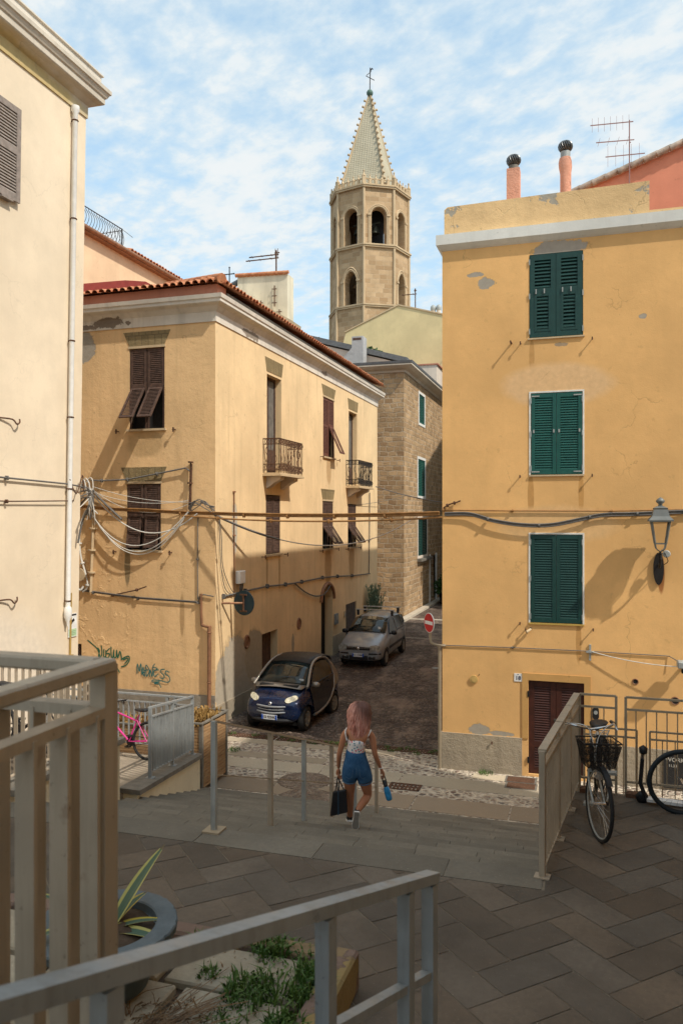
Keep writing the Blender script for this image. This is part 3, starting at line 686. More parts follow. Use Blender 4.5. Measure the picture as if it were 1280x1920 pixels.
# plinths
mb = MB(); mb.pbox(PF, -16.5, XL - .002, -.05, .84, 0, .025); mb.build('plinth', M['plinth_grey'], ch_)
for q in ((TL - .025, 21.0, -.05, .55, 0, .022), (28.56, 30.2, 0, .95, 0, .02), (24.5, 27.19, 0, .5, 0, .02)): MB().pbox(PS, *q).build('plinth', M['plinth'], ch_)
# frieze, cornice
LpL = lambda o, z: [Vector((-16.5, TL - o, z)), Vector((XL + o, TL - o, z)), Vector((XL + o, TE + o * .9, z)), Vector((-16.5, TE + o * .9, z))]
MB().sweep([(.0, 10.62), (.03, 10.62), (.03, 10.88), (.07, 10.92), (.14, 11.0), (.26, 11.05), (.28, 11.07), (.28, 11.14), (.31, 11.16), (.33, 11.26), (.0, 11.3)], LpL).build('cornice', M['trim_white'], ch_)
mb = MB(); mb.box((-16.5, TL - .2, 11.295), (XL + .16, TL + .3, 11.53)); mb.build('fascia', M['pink_band'], ch_)
mb = MB(); mb.box((XL - .3, TL + .31, 11.29), (XL + .2, TE, 11.42)); mb.build('fascia', M['cap'], ch_)
# hipped tile roof: real barrel tiles in rows
SL_ = .30
def barrel_rows(mb, org, along, up, n, rows, pitch=.215, r=.088, seg=.42, cut=None):
    along = Vector(along); up = Vector(up)
    for i in range(n):
        base = Vector(org) + along * (pitch * (i + .5)); jit = random.uniform(-.012, .012)
        for k in range(rows):
            if cut and cut(i, k): continue
            a = base + up * (seg * k) + Vector((0, 0, jit + random.uniform(0, .008))); b = a + up * (seg * 1.1) - Vector((0, 0, .02))
            vs = []; nn = 5; x = along; nrm = along.cross(up).normalized(); nrm = nrm if nrm.z > 0 else -nrm
            for q, rr_ in ((a, r), (b, r * .8)):
                for j in range(nn + 1): an = PI * j / nn; vs.append(q + x * (math.cos(an) * rr_) + nrm * (math.sin(an) * rr_))
            fs = [(j, j + 1, nn + 2 + j, nn + 1 + j) for j in range(nn)]
            vs += [v - nrm * .018 for v in vs[:nn + 1]]; m_ = 2 * nn + 2
            fs += [(j, j + 1, m_ + j + 1, m_ + j) for j in range(nn)]
            mb.add(vs, fs)
    return mb
EZ = 11.54; ov = .36
mb = MB(); rows = 9; seg = .42; c_ = math.cos(SL_); s_ = math.sin(SL_)
def hip(i, k): return (i * .215) < (k * seg * c_) - .1
barrel_rows(mb, (XL + ov, TL - ov, EZ), (-1, 0, 0), (0, c_, s_), 33, rows, cut=hip)
barrel_rows(mb, (XL + ov, TL - ov, EZ), (0, 1, 0), (-c_, 0, s_), 78, rows, cut=hip)
q = rows * seg; P0 = Vector((XL + ov, TL - ov, EZ)); top = P0 + Vector((-q * c_, q * c_, q * s_))
mb.quad(P0, (-16.5, TL - ov, EZ), (-16.5, TL - ov + q * c_, EZ + q * s_), top); mb.quad(P0, top, (top.x, TE + .3, top.z), (P0.x, TE + .3, EZ))
mb.quad(top, (-16.5, top.y, top.z), (-16.5, TE + .3, top.z), (top.x, TE + .3, top.z))
for k in range(10): a = P0.lerp(top, k / 10); b = P0.lerp(top, (k + 1.15) / 10); mb.tube([a + Vector((0, 0, .07)), b + Vector((0, 0, .1))], [.13, .11], 8)
mb.build('roof', M['tile'], ch_)
# shutters
def brown_window(P, q, mat, flaps, hinge_frac=.46, ang=.55, depth=.2, gap=.03, lintel=True, sill=True, lm='lintel', glass=True, name='window'):
    a, b, c, d = q; m_ = (a + b) / 2
    f = MB(); f.pbox(P, a, b, c, d, -depth + .005, -depth + .02); 
    for u in (a + .03, m_, b - .03): f.pbox(P, u - .03, u + .03, c, d, -depth + .02, -depth + .06)
    f.pbox(P, a, b, d - .08, d, -depth + .021, -depth + .058); f.pbox(P, a, b, c, c + .07, -depth + .021, -depth + .058)
    w_ = f.build(name, M['dark'], ch_)
    for s_, (u0, u1) in enumerate(((a + .015, m_ - gap / 2), (m_ + gap / 2, b - .015))):
        zh = c + (d - c) * (1 - hinge_frac) if False else c + (d - c) * hinge_frac
        if flaps[s_] is None: continue
        sh = MB()
        if flaps[s_] == 0: leaf(sh, P, u0, u1, c + .02, d - .02, -.01, rails=(zh,), pitch=.05, tilt=.02)
        else:
            leaf(sh, P, u0, u1, zh + .02, d - .02, -.01, rails=(), pitch=.05, tilt=.02)
            for uu in (u0, u1 - .04): sh.pbox(P, uu, uu + .04, c + .02, zh + .02, -.05, -.012)
            Pm = flap_frame(P, zh + .02, .012, flaps[s_]); H = zh - c - .04
            leaf(sh, Pm, u0 + .045, u1 - .045, -H, 0, .0, pitch=.05, tilt=.02, stile=.05, rail=.06)
        sh.build('shutter', mat, w_)
    if sill: MB().pbox(P, a - .06, b + .06, c - .06, c - .003, -depth, .07).build('sill', M['sill'], w_)
    if lintel:
        wd = .18; f = MB(); h0, h1 = d + .07, d + .45
        f.prism([P(a - .0, h0, -.05), P(b + .0, h0, -.05), P(b + wd, h1, -.05), P(a - wd, h1, -.05)], P(0, 0, .062) - P(0, 0, 0))
        f.build('lintel', M['lintel'], w_)
        MB().pbox(P, a - .03, b + .03, d + .004, d + .066, -.03, .02).build('lintel_edge', M['sill'], w_)
    for u in (a - .33, b + .33):
        f = MB(); f.tube([P(u, c - .05, -.02), P(u, c - .05, .13)], .014, 5); f.pbox(P, u - .02, u + .02, c - .12, c + .0, .12, .14); f.pbox(P, u - .05, u + .05, c - .062, c - .045, .10, .118); f.build('holdfast', M['rusty'], w_)
    return w_
brown_window(PF, FW[0], M['brown'], (.62, .62), .50)
brown_window(PF, FW[1], M['brown'], (.16, .12), .52)
brown_window(PS, SW[0], M['redbrown'], (0, .42), .52)
brown_window(PS, SW[1], M['brown'], (0, 0), .5, lintel=False)
brown_window(PS, SW[2], M['brown'], (.62, .58), .47)
brown_window(PS, SW[3], M['brown'], (.62, .6), .47, lintel=False)
# balcony doors
def balcony(q, y0, y1, zf, full=True):
    a, b, c, d = q; f = MB(); f.pbox(PS, a, b, c, d, -.265, -.255); dr = f.build('balcony_door', M['dark'], ch_)
    f = MB(); f.pbox(PS, a, a + .06, c, d, -.255, -.20); f.pbox(PS, b - .06, b, c, d, -.255, -.20); f.pbox(PS, (a + b) / 2 - .05, (a + b) / 2 + .05, c, d, -.255, -.21); f.pbox(PS, a + .06, b - .06, c, c + .75, -.255, -.215); f.pbox(PS, a + .06, b - .06, d - .08, d, -.255, -.21)
    f.build('frame', M['brown'], dr)
    f = MB(); f.pbox(PS, a + .06, b - .06, c + .76, d - .09, -.252, -.235); f.build('curtain', plain('grey_curtain', (.14, .13, .115), .7, var=.3), dr)
    f = MB(); f.prism([PS(a - .02, d + .08, -.05), PS(b + .02, d + .08, -.05), PS(b + .14, d + .5, -.05), PS(a - .14, d + .5, -.05)], (.062, 0, 0)); f.build('lintel', M['lintel'], dr)
    pr = .52; f = MB(); f.pbox(PS, y0 - .04, y1 + .04, zf - .10, zf - .04, 0, pr + .06); f.pbox(PS, y0, y1, zf - .04, zf, 0, pr + .02)
    bal = f.build('balcony', M['sill'], ch_)
    for yy in (y0 + .25, y1 - .55):
        f = MB(); prof = [(0, zf - .10), (pr - .05, zf - .10), (pr - .06, zf - .2), (pr - .16, zf - .24), (.24, zf - .30), (.12, zf - .40), (0, zf - .46)]
        f.prism([PS(yy, z_, o_) for o_, z_ in prof], PS(.3, 0, 0) - PS(0, 0, 0)); f.build('corbel', M['pinkwhite'], bal)
    f = MB(); zt = zf + 1.02; runs = [((y0, pr), (y1, pr)), ((y0, 0), (y0, pr)), ((y1, pr), (y1, 0))]
    for (u0, o0), (u1, o1) in runs:
        for z_ in (zt, zt - .18, zf + .26, zf + .07): f.bar(PS(u0, z_, o0), PS(u1, z_, o1), .02 if z_ < zt else .035, .012 if z_ < zt else .02)
        L = math.hypot(u1 - u0, o1 - o0); n = max(3, int(L / .13))
        for i in range(n + 1):
            t_ = i / n; u, o = u0 + (u1 - u0) * t_, o0 + (o1 - o0) * t_
            f.tube([PS(u, zf, o), PS(u, zt, o)], .011, 5)
        m_ = int(L / .085)
        for i in range(m_):
            t_ = (i + .5) / m_; u, o = u0 + (u1 - u0) * t_, o0 + (o1 - o0) * t_; du, do = (u1 - u0) / L, (o1 - o0) / L
            for zc, r_ in ((zt - .09, .075), (zf + .165, .08)):
                f.tube([PS(u + du * r_ * math.cos(k), zc + r_ * math.sin(k), o + do * r_ * math.cos(k)) for k in (j * PI / 5 for j in range(10))], .008, 4, closed=True)
        n2 = max(2, int(L / .28))
        for i in range(n2):
            t_ = (i + .5) / n2; u, o = u0 + (u1 - u0) * t_, o0 + (o1 - o0) * t_
            f.tube([PS(u + .05 * math.sin(k * PI / 6) * (u1 - u0) / L, zf + .28 + .5 * k / 12, o + .05 * math.sin(k * PI / 6) * (o1 - o0) / L) for k in range(13)], .009, 4)
    f.build('railing', M['rusty'] if full else M['iron'], bal)
    return bal
balcony(SD[0], 21.78, 23.75, 6.84)
balcony(SD[1], 30.3, 32.4, 6.78, False)
# ground floor doors
a, b, c, d = LOW[0]; f = MB(); f.pbox(PS, a, b, c, d, -.275, -.24)
for i in range(6): f.pbox(PS, a + i * (b - a) / 6 + .01, a + (i + 1) * (b - a) / 6 - .01, c, d, -.24, -.225)
f.build('cellar_door', M['brown'], ch_)
a, b, c, d = LOW[1]; f = MB(); f.pbox(PS, a, b, c, d, -.12, -.06)
for i in range(5): f.pbox(PS, a + i * (b - a) / 5 + .01, a + (i + 1) * (b - a) / 5 - .01, c, d, -.06, -.045)
f.build('wooden_door', plain('grey_brown_door', (.075, .06, .05), .8, var=.3), ch_)
a, b, c, d = ARCH; f = MB(); f.pbox(PS, a, b, c, d + .55, -.33, -.31); ad = f.build('arched_door', M['dark'], ch_)
f = MB(); f.pbox(PS, a + .02, (a + b) / 2, c, d, -.31, -.27); f.build('door_leaf', plain('green_black_door', (.012, .018, .016), .5), ad)
f = MB(); f.tube([PS(am + (arc_r + .1) * math.cos(k), az1 - .05 + (arc_r * .75 + .12) * math.sin(k), .02) for k in (PI * j / 12 for j in range(13))], .075, 6); f.build('arch_moulding', M['copper'], ad)
# round vents in the wall
for (y, z_, r_) in ((24.85, 1.92, .17), (20.6, 1.95, .17)):
    f = MB(); f.tube([PS(y + r_ * math.cos(k), z_ + r_ * math.sin(k), .0) for k in (j * PI / 8 for j in range(16))], .035, 6, closed=True)
    f.add([PS(y, z_, .006)] + [PS(y + r_ * math.cos(k), z_ + r_ * math.sin(k), .006) for k in (j * PI / 8 for j in range(16))], [(0, 1 + j, 1 + (j + 1) % 16) for j in range(16)]); f.build('wall_vent', M['copper'], ch_)
# lattice window, lower left of the front
f = MB(); f.pbox(PF, -13.62, -13.3, 1.62, 2.0, -.14, -.13); lw = f.build('window', M['dark'], ch_)
f = MB()
for k in range(-4, 8): f.bar(PF(-13.62 + max(0, k * .08), 1.62 + max(0, -k * .08), -.03), PF(-13.62 + min(.32, k * .08 + .38), 1.62 + min(.38, .38 - (k * .08 + .38 - min(.32, k * .08 + .38))), -.03), .012) if k * .08 < .3 and -k * .08 < .36 else None; 
for k in range(-4, 8): f.bar(PF(-13.3 - max(0, k * .08), 1.62 + max(0, -k * .08), -.03), PF(-13.3 - min(.32, k * .08 + .38), 1.62 + min(.38, .38 - (k * .08 + .38 - min(.32, k * .08 + .38))), -.03), .012) if k * .08 < .3 and -k * .08 < .36 else None
f.build('lattice', M['rusty'], lw)
# corner downpipe
f = MB(); f.tube(smooth_path([PF(-9.62, 3.5, .05), PF(-9.60, 2.75, .05), PF(-9.52, 2.66, .06), PF(-9.32, 2.64, .08)], 5), .035, 8); f.tube([PF(-9.36, 2.66, .09), PF(-9.36, 0, .09)], .05, 10)
for z_ in (2.5, 1.2): f.tube([PF(-9.36 + .06 * math.cos(k), z_, .09 + .06 * math.sin(k)) for k in (j * PI / 6 for j in range(12))], .012, 4, closed=True)
f.build('downpipe', M['copper'], ch_)
# graffiti strokes painted on the front
ctr = [0]
def strokes(lines, w_, mat, name='graffiti'):
    f = MB()
    for ln in lines:
        pts = smooth_path([(x, z_, 0) for x, z_ in ln], 5); 
        for i, (p, q) in enumerate(zip(pts, pts[1:])):
            d_ = (q - p); 
            if d_.length < 1e-5: continue
            d_.normalize(); nn = Vector((-d_.y, d_.x, 0)) * w_ / 2; e = d_ * w_ * .25; ctr[0] += 1; o_ = .006 + .00006 * ctr[0]
            f.add([PF(v.x, v.y, o_) for v in (p - nn - e, q - nn + e, q + nn + e, p + nn - e)], ((0, 1, 2, 3),))
    return f.build(name, mat, ch_)
def px(x0, z0, sx, sz, ln): return [(x0 + a * sx, z0 - b * sz) for a, b in ln]
# first tag, 340 x 230 units of the photo crop -> metres
A1 = [[(150, 55), (190, 90), (230, 130), (250, 190), (245, 200)], [(262, 100), (268, 150), (262, 195), (240, 200), (248, 150), (235, 120)], [(285, 130), (282, 195), (300, 190), (300, 140)], [(330, 120), (300, 160), (330, 170), (318, 205), (298, 200)], [(342, 105), (345, 190), (358, 200), (366, 130)], [(366, 130), (368, 195), (385, 190), (388, 130)], [(388, 130), (398, 200), (415, 140), (430, 210)], [(425, 215), (455, 190), (485, 180), (490, 215), (465, 260), (425, 280)], [(370, 290), (395, 300), (412, 332)], [(440, 215), (470, 200), (478, 215), (455, 245)]]
strokes([px(-13.68, 2.28, .00387, .0030, l) for l in A1], .032, plain('green_spray', (.015, .13, .075), .6))
A2 = [[(552, 330), (555, 245), (570, 310), (582, 240), (590, 335)], [(592, 340), (600, 270), (612, 350), (596, 318), (614, 318)], [(626, 350), (622, 250), (650, 300), (628, 352)], [(612, 300), (640, 290)], [(652, 350), (656, 290), (672, 350), (678, 260)], [(692, 235), (678, 260), (712, 275), (684, 300), (690, 345), (718, 320)], [(690, 292), (722, 285)], [(768, 276), (742, 282), (736, 300), (752, 318), (766, 338), (758, 358), (738, 356), (732, 345)], [(805, 300), (780, 290), (776, 320), (800, 335), (810, 370), (790, 390), (740, 380), (680, 378), (675, 395), (730, 390), (690, 408), (728, 412), (740, 440)]]
strokes([px(-13.68, 2.28, .00387, .0030, l) for l in A2], .025, plain('teal_spray', (.02, .15, .15), .6))

# ------------------------------------------------------------------ left cream house
XC = -10.52; YC = 14.53
PC = sideways(XC)
lf = thing('cream_house', 'tall cream house with heavy cornice and white drainpipe at the left edge', 'building', (XC, YC, 0), local=True)
LW = (11.35, 12.21, 11.58, 13.36)
mb = MB(); wall(mb, PC, -4, YC, -.05, 14.42, [(10.75, 11.55, 11.2, 13.7, .2)]); mb.quad((XC, YC, -.05), (-20, YC, -.05), (-20, YC, 14.42), (XC, YC, 14.42)); mb.quad((XC, -4, 14.42), (XC, YC, 14.42), (-20, YC, 14.42), (-20, -4, 14.42)); mb.quad((-20, -4, -.05), (XC, -4, -.05), (XC, -4, 14.42), (-20, -4, 14.42))
mb.build('wall', M['cream_wall'], lf, merge=True)
LpC = lambda o, z: [Vector((XC + o, -4, z)), Vector((XC + o, YC + o, z)), Vector((-20, YC + o, z))]
mb = MB(); mb.sweep([(0, 14.1), (.03, 14.1), (.03, 14.36), (.10, 14.40), (.16, 14.44), (.26, 14.47), (.28, 14.49), (.28, 14.6), (.31, 14.62), (.35, 14.70), (.38, 14.72), (.38, 14.80), (0, 14.84)], LpC); mb.build('cornice', M['trim_stone'], lf)
mb = MB(); mb.sweep([(.22, 14.84), (.22, 15.06), (.26, 15.07), (.26, 15.10), (0, 15.12)], LpC); mb.build('gutter', M['trim_white'], lf)
f = MB(); f.pbox(PC, 10.7, 11.62, 11.0, 11.2, -.05, .05); f.pbox(PC, 11.55, 11.7, 11.2, 13.8, -.05, .03); f.pbox(PC, 10.7, 11.7, 13.7, 13.9, -.05, .05); wf = f.build('window', M['band_grey'], lf)
# the leaf stands folded back against the wall
f = MB(); leaf(f, PC, 11.57, 12.42, 11.45, 13.22, .09, rails=((11.45 + 13.22) / 2 + .05,), stile=.11, rail=.12, pitch=.055, tilt=.02); f.pbox(PC, 11.9, 12.2, 11.4, 11.43, 0, .12); f.build('shutter', M['greywood'], wf)
f = MB(); f.lathe([(.085, 14.1), (.085, 14.0), (.052, 13.95), (.052, 3.62)], (XC + .09, 14.04, 0), 12)
f.lathe([(.07, 3.62), (.085, 3.55), (.08, 3.42), (.03, 3.3), (.02, 3.22)], (XC + .09, 14.04, 0), 10)
dp = f.build('drainpipe', M['pipe'], lf)
f = MB()
for z_ in (13.8, 11.75, 9.2, 7.6, 6.1, 3.75): f.tube([(XC + .09 + .06 * math.cos(k), 14.04 + .06 * math.sin(k), z_) for k in (j * PI / 6 for j in range(12))], .014, 4, closed=True); f.bar((XC, 14.04, z_), (XC + .05, 14.04, z_), .02)
f.build('bracket', M['rusty'], dp)
f = MB(); f.tube([PC(14.22, 3.9, .03), PC(14.22, 2.4, .03)], .022, 8); f.pbox(PC, 14.12, 14.3, 2.55, 2.58, 0, .06); f.build('gas_pipe', plain('yellow_pipe', (.42, .27, .08), .6), lf)
for (y, z_) in ((12.4, 7.35), (12.4, 3.95)):
    f = MB(); f.tube(smooth_path([PC(y - .4, z_, .02), PC(y - .1, z_, .08), PC(y, z_ - .08, .10), PC(y + .1, z_ - .04, .08), PC(y + .12, z_ + .03, .06)], 4), .016, 5); f.build('hook', M['rusty'], lf)
for o in lf.children_recursive: pass
# lean a little, as the old wall does
for ob in [c for c in lf.children]: ob.location = -Vector((XC, YC, 0))
lf.rotation_euler = (0, R(1.0), 0)

# ------------------------------------------------------------------ stone house at the lane's end
XS = -8.91; YS = 39.45
PT = sideways(XS); PSF = frontal(YS)
st = thing('stone_house', 'bare golden stone house with grey roof at the end of the lane', 'building', (XS, YS, 0))
STW = [(43.2, 44.75, 10.8, 12.42), (42.9, 44.9, 6.7, 8.76), (42.9, 45.5, 3.35, 5.4)]
mb = MB(); wall(mb, PT, YS, 60, 0, 13.0, [(*h, .12) for h in STW] + [(46.4, 48.2, .5, 3.2, .3), (43.7, 44.2, 1.6, 2.4, .25)]); wall(mb, PSF, -16, XS, 0, 13.0)
mb.quad((-16, 60, 0), (-16, YS, 0), (-16, YS, 13), (-16, 60, 13)); mb.quad((XS, 60, 0), (-16, 60, 0), (-16, 60, 13), (XS, 60, 13)); mb.quad((XS, YS, 13), (XS, 60, 13), (-16, 60, 13), (-16, YS, 13))
mb.build('wall', M['rubble'], st, merge=True)
for i, (a, b, c, d) in enumerate(STW):
    f = MB(); f.pbox(PT, a, b, c, d, -.115, -.10)
    for q in ((a - .14, a, c - .14, d + .14), (b, b + .14, c - .14, d + .14), (a, b, d, d + .14), (a, b, c - .14, c)): f.pbox(PT, *q, -.1, .03)
    w_ = f.build('window', M['whiteframe'] if i < 2 else M['pinkwhite'], st)
    m_ = (a + b) / 2
    for u0, u1 in ((a + .01, m_ - .005), (m_ + .005, b - .01)):
        f = MB(); leaf(f, PT, u0, u1, c + .01, d - .01, -.01, pitch=.09, tilt=.03); f.build('shutter', M['green_new'] if i < 2 else M['green_dark'], w_)
f = MB(); f.pbox(PT, 46.4, 48.2, .5, 3.2, -.3, -.28); dd = f.build('door', M['dark'], st)
f = MB(); f.pbox(PT, 46.2, 46.4, .4, 3.3, -.1, .06); f.pbox(PT, 48.2, 48.5, .4, 3.3, -.1, .06); f.build('door_frame', M['whiteframe'], dd)
f = MB(); f.pbox(PT, 42.7, 46.2, 3.05, 3.2, 0, .25); f.build('ledge', M['cap'], st)
LpS = lambda o, z: [Vector((-16, YS - o, z)), Vector((XS + o, YS - o, z)), Vector((XS + o, 60, z))]
MB().sweep([(0, 12.95), (.06, 12.95), (.12, 13.05), (.3, 13.12), (.5, 13.25), (.5, 13.32), (0, 13.34)], LpS).build('cornice', M['trim_stone'], st)
MB().sweep([(.40, 13.34), (.52, 13.34), (.54, 13.46), (.40, 13.46)], LpS).build('gutter', M['slate'], st)
mb = MB(); mb.prism([(-15.5, YS + 1.1, 13.34), (-9.2, YS + 1.1, 13.34), (-9.2, YS + 1.1, 13.62), (-15.5, YS + 1.1, 15.4)], (0, 5, 0)); mb.build('penthouse_wall', M['pinkwhite'], st)
mb = MB(); mb.prism([(-15.8, YS + .95, 15.55), (-8.95, YS + .95, 13.62), (-8.95, YS + .95, 13.90), (-15.8, YS + .95, 15.84)], (0, 6, 0)); mb.build('roof', M['slate'], st)
mb = MB(); y = YS + .05; mb.prism([(-12.15, y, 13.34), (-11.1, y, 13.34), (-11.1, y, 14.98), (-11.72, y, 14.98), (-11.72, y, 14.4), (-12.0, y, 14.1), (-12.15, y, 13.9)], (0, .7, 0)); cm = mb.build('chimney', M['grey_rough'], st)
MB().box((-11.66, y - .01, 14.78), (-11.2, y + .3, 14.9)).build('flue_opening', M['brown'], cm)
mb = MB(); mb.box((-11.2, 47, 13.34), (-8.6, 56, 14.72)); tw = mb.build('roof_terrace', M['pinkwhite'], st)
mb = MB(); mb.box((-11.25, 46.94, 14.72), (-8.5, 56.05, 14.80)); mb.build('coping', M['pink_band'], tw)
# yellow gable wall
yg = thing('yellow_house', 'blank pale yellow gable wall in front of the bell tower', 'building', (-12.7, 54, 0))
mb = MB(); y = 54.2; mb.prism([(-17.0, y, 0), (-5, y, 0), (-5, y, 18.3), (-8.5, y, 19.3), (-12.65, y, 20.45), (-16.5, y, 18.85), (-16.75, y, 18.0), (-17.0, y, 17.3)], (0, 9, 0)); mb.build('wall', M['yellow'], yg)
mb = MB(); mb.prism([(-12.65, y - .06, 20.46), (-16.6, y - .06, 18.82), (-16.6, y - .06, 18.9), (-12.65, y - .06, 20.56), (-5, y - .06, 18.4), (-5, y - .06, 18.31)], (0, 9.2, 0)); mb.build('roof_edge', M['sill'], yg)
mb = MB(); mb.tube([(-9.3, 53.6, 17.0), (-7.5, 53.6, 17.0)], .07, 6); mb.tube([(-9.1, 53.7, 17.0), (-9.1, 54.2, 16.0)], .03, 5); mb.bar((-9.0, 53.6, 17), (-9.0, 54.25, 17), .06); mb.build('wall_bracket', M['rusty'], yg)
for x in (-10.35, -9.95):
    f = MB(); f.lathe([(.16, 18.9), (.16, 20.15)], (x, 55.2, 0), 10); k = f.build('chimney', M['pinkwhite'], yg)
    f = MB(); f.lathe([(.17, 20.15), (.21, 20.3), (.19, 20.45), (.1, 20.56), (0, 20.6)], (x, 55.2, 0), 12); f.build('cowl', M['galv'], k)

# ------------------------------------------------------------------ houses over the roofs at the left
ph = thing('peach_house', 'peach rendered house with sloping gutter line and roof terrace railing', 'building', (-16, 25, 0))
mb = MB(); mb.box((-24, 19, 0), (-16, 28.75, 15.0)); mb.build('wall', M['peach'], ph)
mb = MB(); mb.box((-16.3, 19, 14.98), (-15.75, 28.95, 15.12)); mb.tube([(-15.72, 19, 15.08), (-15.72, 29, 15.08)], .08, 8); mb.build('gutter', M['copper'], ph)
MB().prism([(-15.4, 20.6, 12.2), (-11.9, 20.6, 12.15), (-12.5, 20.6, 12.52), (-13.2, 20.6, 12.62), (-15.4, 20.6, 12.66)], (0, .2, 0)).build('flashing', plain('red_flashing', (.36, .07, .06), .7), ch_)
mb = MB(); barrel_rows(mb, (-15.72, 24.9, 15.17), (0, 1, 0), (-c_, 0, s_), 19, 8); mb.quad((-15.72, 19, 15.15), (-15.72, 29, 15.15), (-18.9, 29, 16.5), (-18.9, 19, 16.5)); mb.build('roof', M['tile'], ph)
f = MB(); y0, y1, x0 = 19.0, 24.85, -16.05; zb, zt = 15.16, 15.95
f.bar((x0, y0, zt), (x0, y1, zt), .035, .02); f.bar((x0, y0, zb + .05), (x0, y1, zb + .05), .02); f.bar((x0, y1, zb - .1), (x0, y1, zt + .02), .035); f.bar((x0 - .02, y1, zt - .05), (x0 - 1.9, y1 + .1, zt - .05), .02); f.bar((x0, y1, zt), (x0, y1 + .7, zt - .06), .012)
def belly(p, out):
    return [Vector(p) + Vector(out) * (.13 * math.sin(PI * min(1, (1 - k / 9) * 1.15)) if k < 10 else 0) + Vector((0, 0, (zt - zb - .05) * k / 10 + .05)) for k in range(11)]
n = 38
for i in range(n): f.tube(belly((x0, y0 + (y1 - y0) * i / n, zb), (1, 0, 0)), .011, 4)
for i in range(12): f.tube(belly((x0 - 1.9 * i / 12, y1, zb), (0, 1, 0)), .011, 4)
f.build('terrace_railing', M['iron'], ph)
cr = thing('rooftop_house', 'small pale rooftop house with orange ridge tiles and wall aerials', 'building', (-17, 42, 0))
mb = MB(); mb.prism([(-19.4, 42, 10), (-16.3, 42, 10), (-16.3, 42, 19.45), (-19.4, 42, 19.55)], (0, 1.0, 0)); mb.box((-20.7, 43, 10), (-19.41, 47, 18.9)); mb.build('wall', M['pale'], cr)
mb = MB()
for i in range(13): mb.tube([(-19.5 + i * .25, 41.95, 19.6 - i * .008), (-19.2 + i * .25, 41.95, 19.62 - i * .008)], [.12, .10], 8)
mb.build('ridge_tiles', M['tile'], cr)
mb = MB(); mb.tube([(-20.75, 42.9, 19.1), (-19.3, 42.2, 19.35)], .17, 8); mb.build('gutter', M['slate'], cr)
mb = MB(); mb.prism([(-19.6, 40.5, 10), (-15.6, 40.5, 10), (-15.6, 40.5, 16.25), (-16.2, 40.5, 16.6), (-18.6, 40.5, 18.0), (-19.6, 40.5, 18.05)], (0, 1.4, 0)); mb.build('lower_gable', M['peach'], cr)
mb = MB(); mb.prism([(-19.7, 40.42, 18.06), (-18.6, 40.42, 18.02), (-16.2, 40.42, 16.62), (-15.5, 40.42, 16.2), (-15.45, 40.42, 16.34), (-16.2, 40.42, 16.78), (-18.55, 40.42, 18.18), (-19.7, 40.42, 18.22)], (0, 1.6, 0)); mb.build('verge', M['sill'], cr)
for (x, z_, h) in ((-17.9, 17.6, .8), (-17.05, 18.2, 1.2), (-17.35, 17.0, .9), (-16.75, 17.0, .8)):
    f = MB(); f.tube([(x, 41.9, z_ - h / 2), (x, 41.9, z_ + h / 2)], .035, 5)
    for k in range(3): f.bar((x - .15, 41.88, z_ - h / 3 + k * h / 3), (x + .15, 41.88, z_ - h / 3 + k * h / 3), .04)
    f.build('wall_aerial', M['rusty'], cr)
f = MB(); f.tube([(-20.35, 42.9, 19.2), (-20.35, 42.9, 20.45)], .035, 5); f.bar((-20.65, 42.9, 20.05), (-20.05, 42.9, 20.05), .05)
for a, z_ in ((0, 20.45), (-.3, 20.05), (.3, 20.05)): f.lathe([(0, -.06), (.06, 0), (0, .06)], (-20.35 + a, 42.9, z_), 6)
f.lathe([(.22, 0), (.2, .08), (0, .1)], (-20.35, 42.9, 19.2), 10)
tag(f.build('roof_cross', M['iron'], loc=(-20.35, 42.9, 19.2)), 'thin iron cross on the rooftop by the dark gutter', 'cross')
def aerial(name, label, base, h, arms, mat, r=.022, thin=.010):
    t = thing(name, label, 'antenna', base); b = Vector(base)
    f = MB(); f.tube([b, b + Vector((0, 0, h))], r, 6); f.build('mast', mat, t)
    for (z_, dx0, dx1, n, l, vert, dy) in arms:
        f = MB(); d0 = b + Vector((dx0, dy * dx0, z_)); d1 = b + Vector((dx1, dy * dx1, z_ + .01)); f.bar(d0, d1, r * 1.2)
        for i in range(n):
            p = d0.lerp(d1, (i + .3) / n); v = Vector((0, 0, l / 2)) if vert else Vector((dy, -1, 0)).normalized() * (l / 2) + Vector((0, 0, .02))
            f.tube([p - v, p + v], thin, 4)
        f.build('boom', mat, t)
    return t
aerial('roof_antenna', 'tall pinkish television antenna above the ochre parapet', (.91, 18.4, 11.3), 2.95, [(2.90, -.82, .08, 7, .32, True, .12), (2.5, -.70, .1, 4, .3, False, .15), (2.18, -.5, .32, 5, .46, True, .1), (2.45, .0, .03, 1, .3, True, .1)], plain('pinkish_aerial', (.30, .17, .16), .6), .014, .003)
aerial('roof_antenna', 'television antenna with two long arms on the pale rooftop house', (-17.1, 42.3, 18.5), 2.45, [(2.2, -1.7, .15, 3, .2, False, 0), (2.0, -1.9, .15, 3, .2, False, 0), (2.3, -.1, .2, 2, .5, True, 0)], M['rusty'], .045, .02)
aerial('roof_antenna', 'small distant antenna on the yellow roof ridge beside two chimneys', (-11.6, 55, 19.9), 1.9, [(1.5, -1.0, .1, 3, .3, False, 0), (1.75, -.1, .1, 1, .2, True, 0)], M['rusty'], .04, .02)

# ------------------------------------------------------------------ bell tower
tc = Vector((-18.9, 69.52, 0)); RO = 3.55; A0 = math.atan2(-1, .0) 
tow = thing('bell_tower', 'octagonal stone bell tower with tiled spire and arched belfry openings', 'tower', tc)
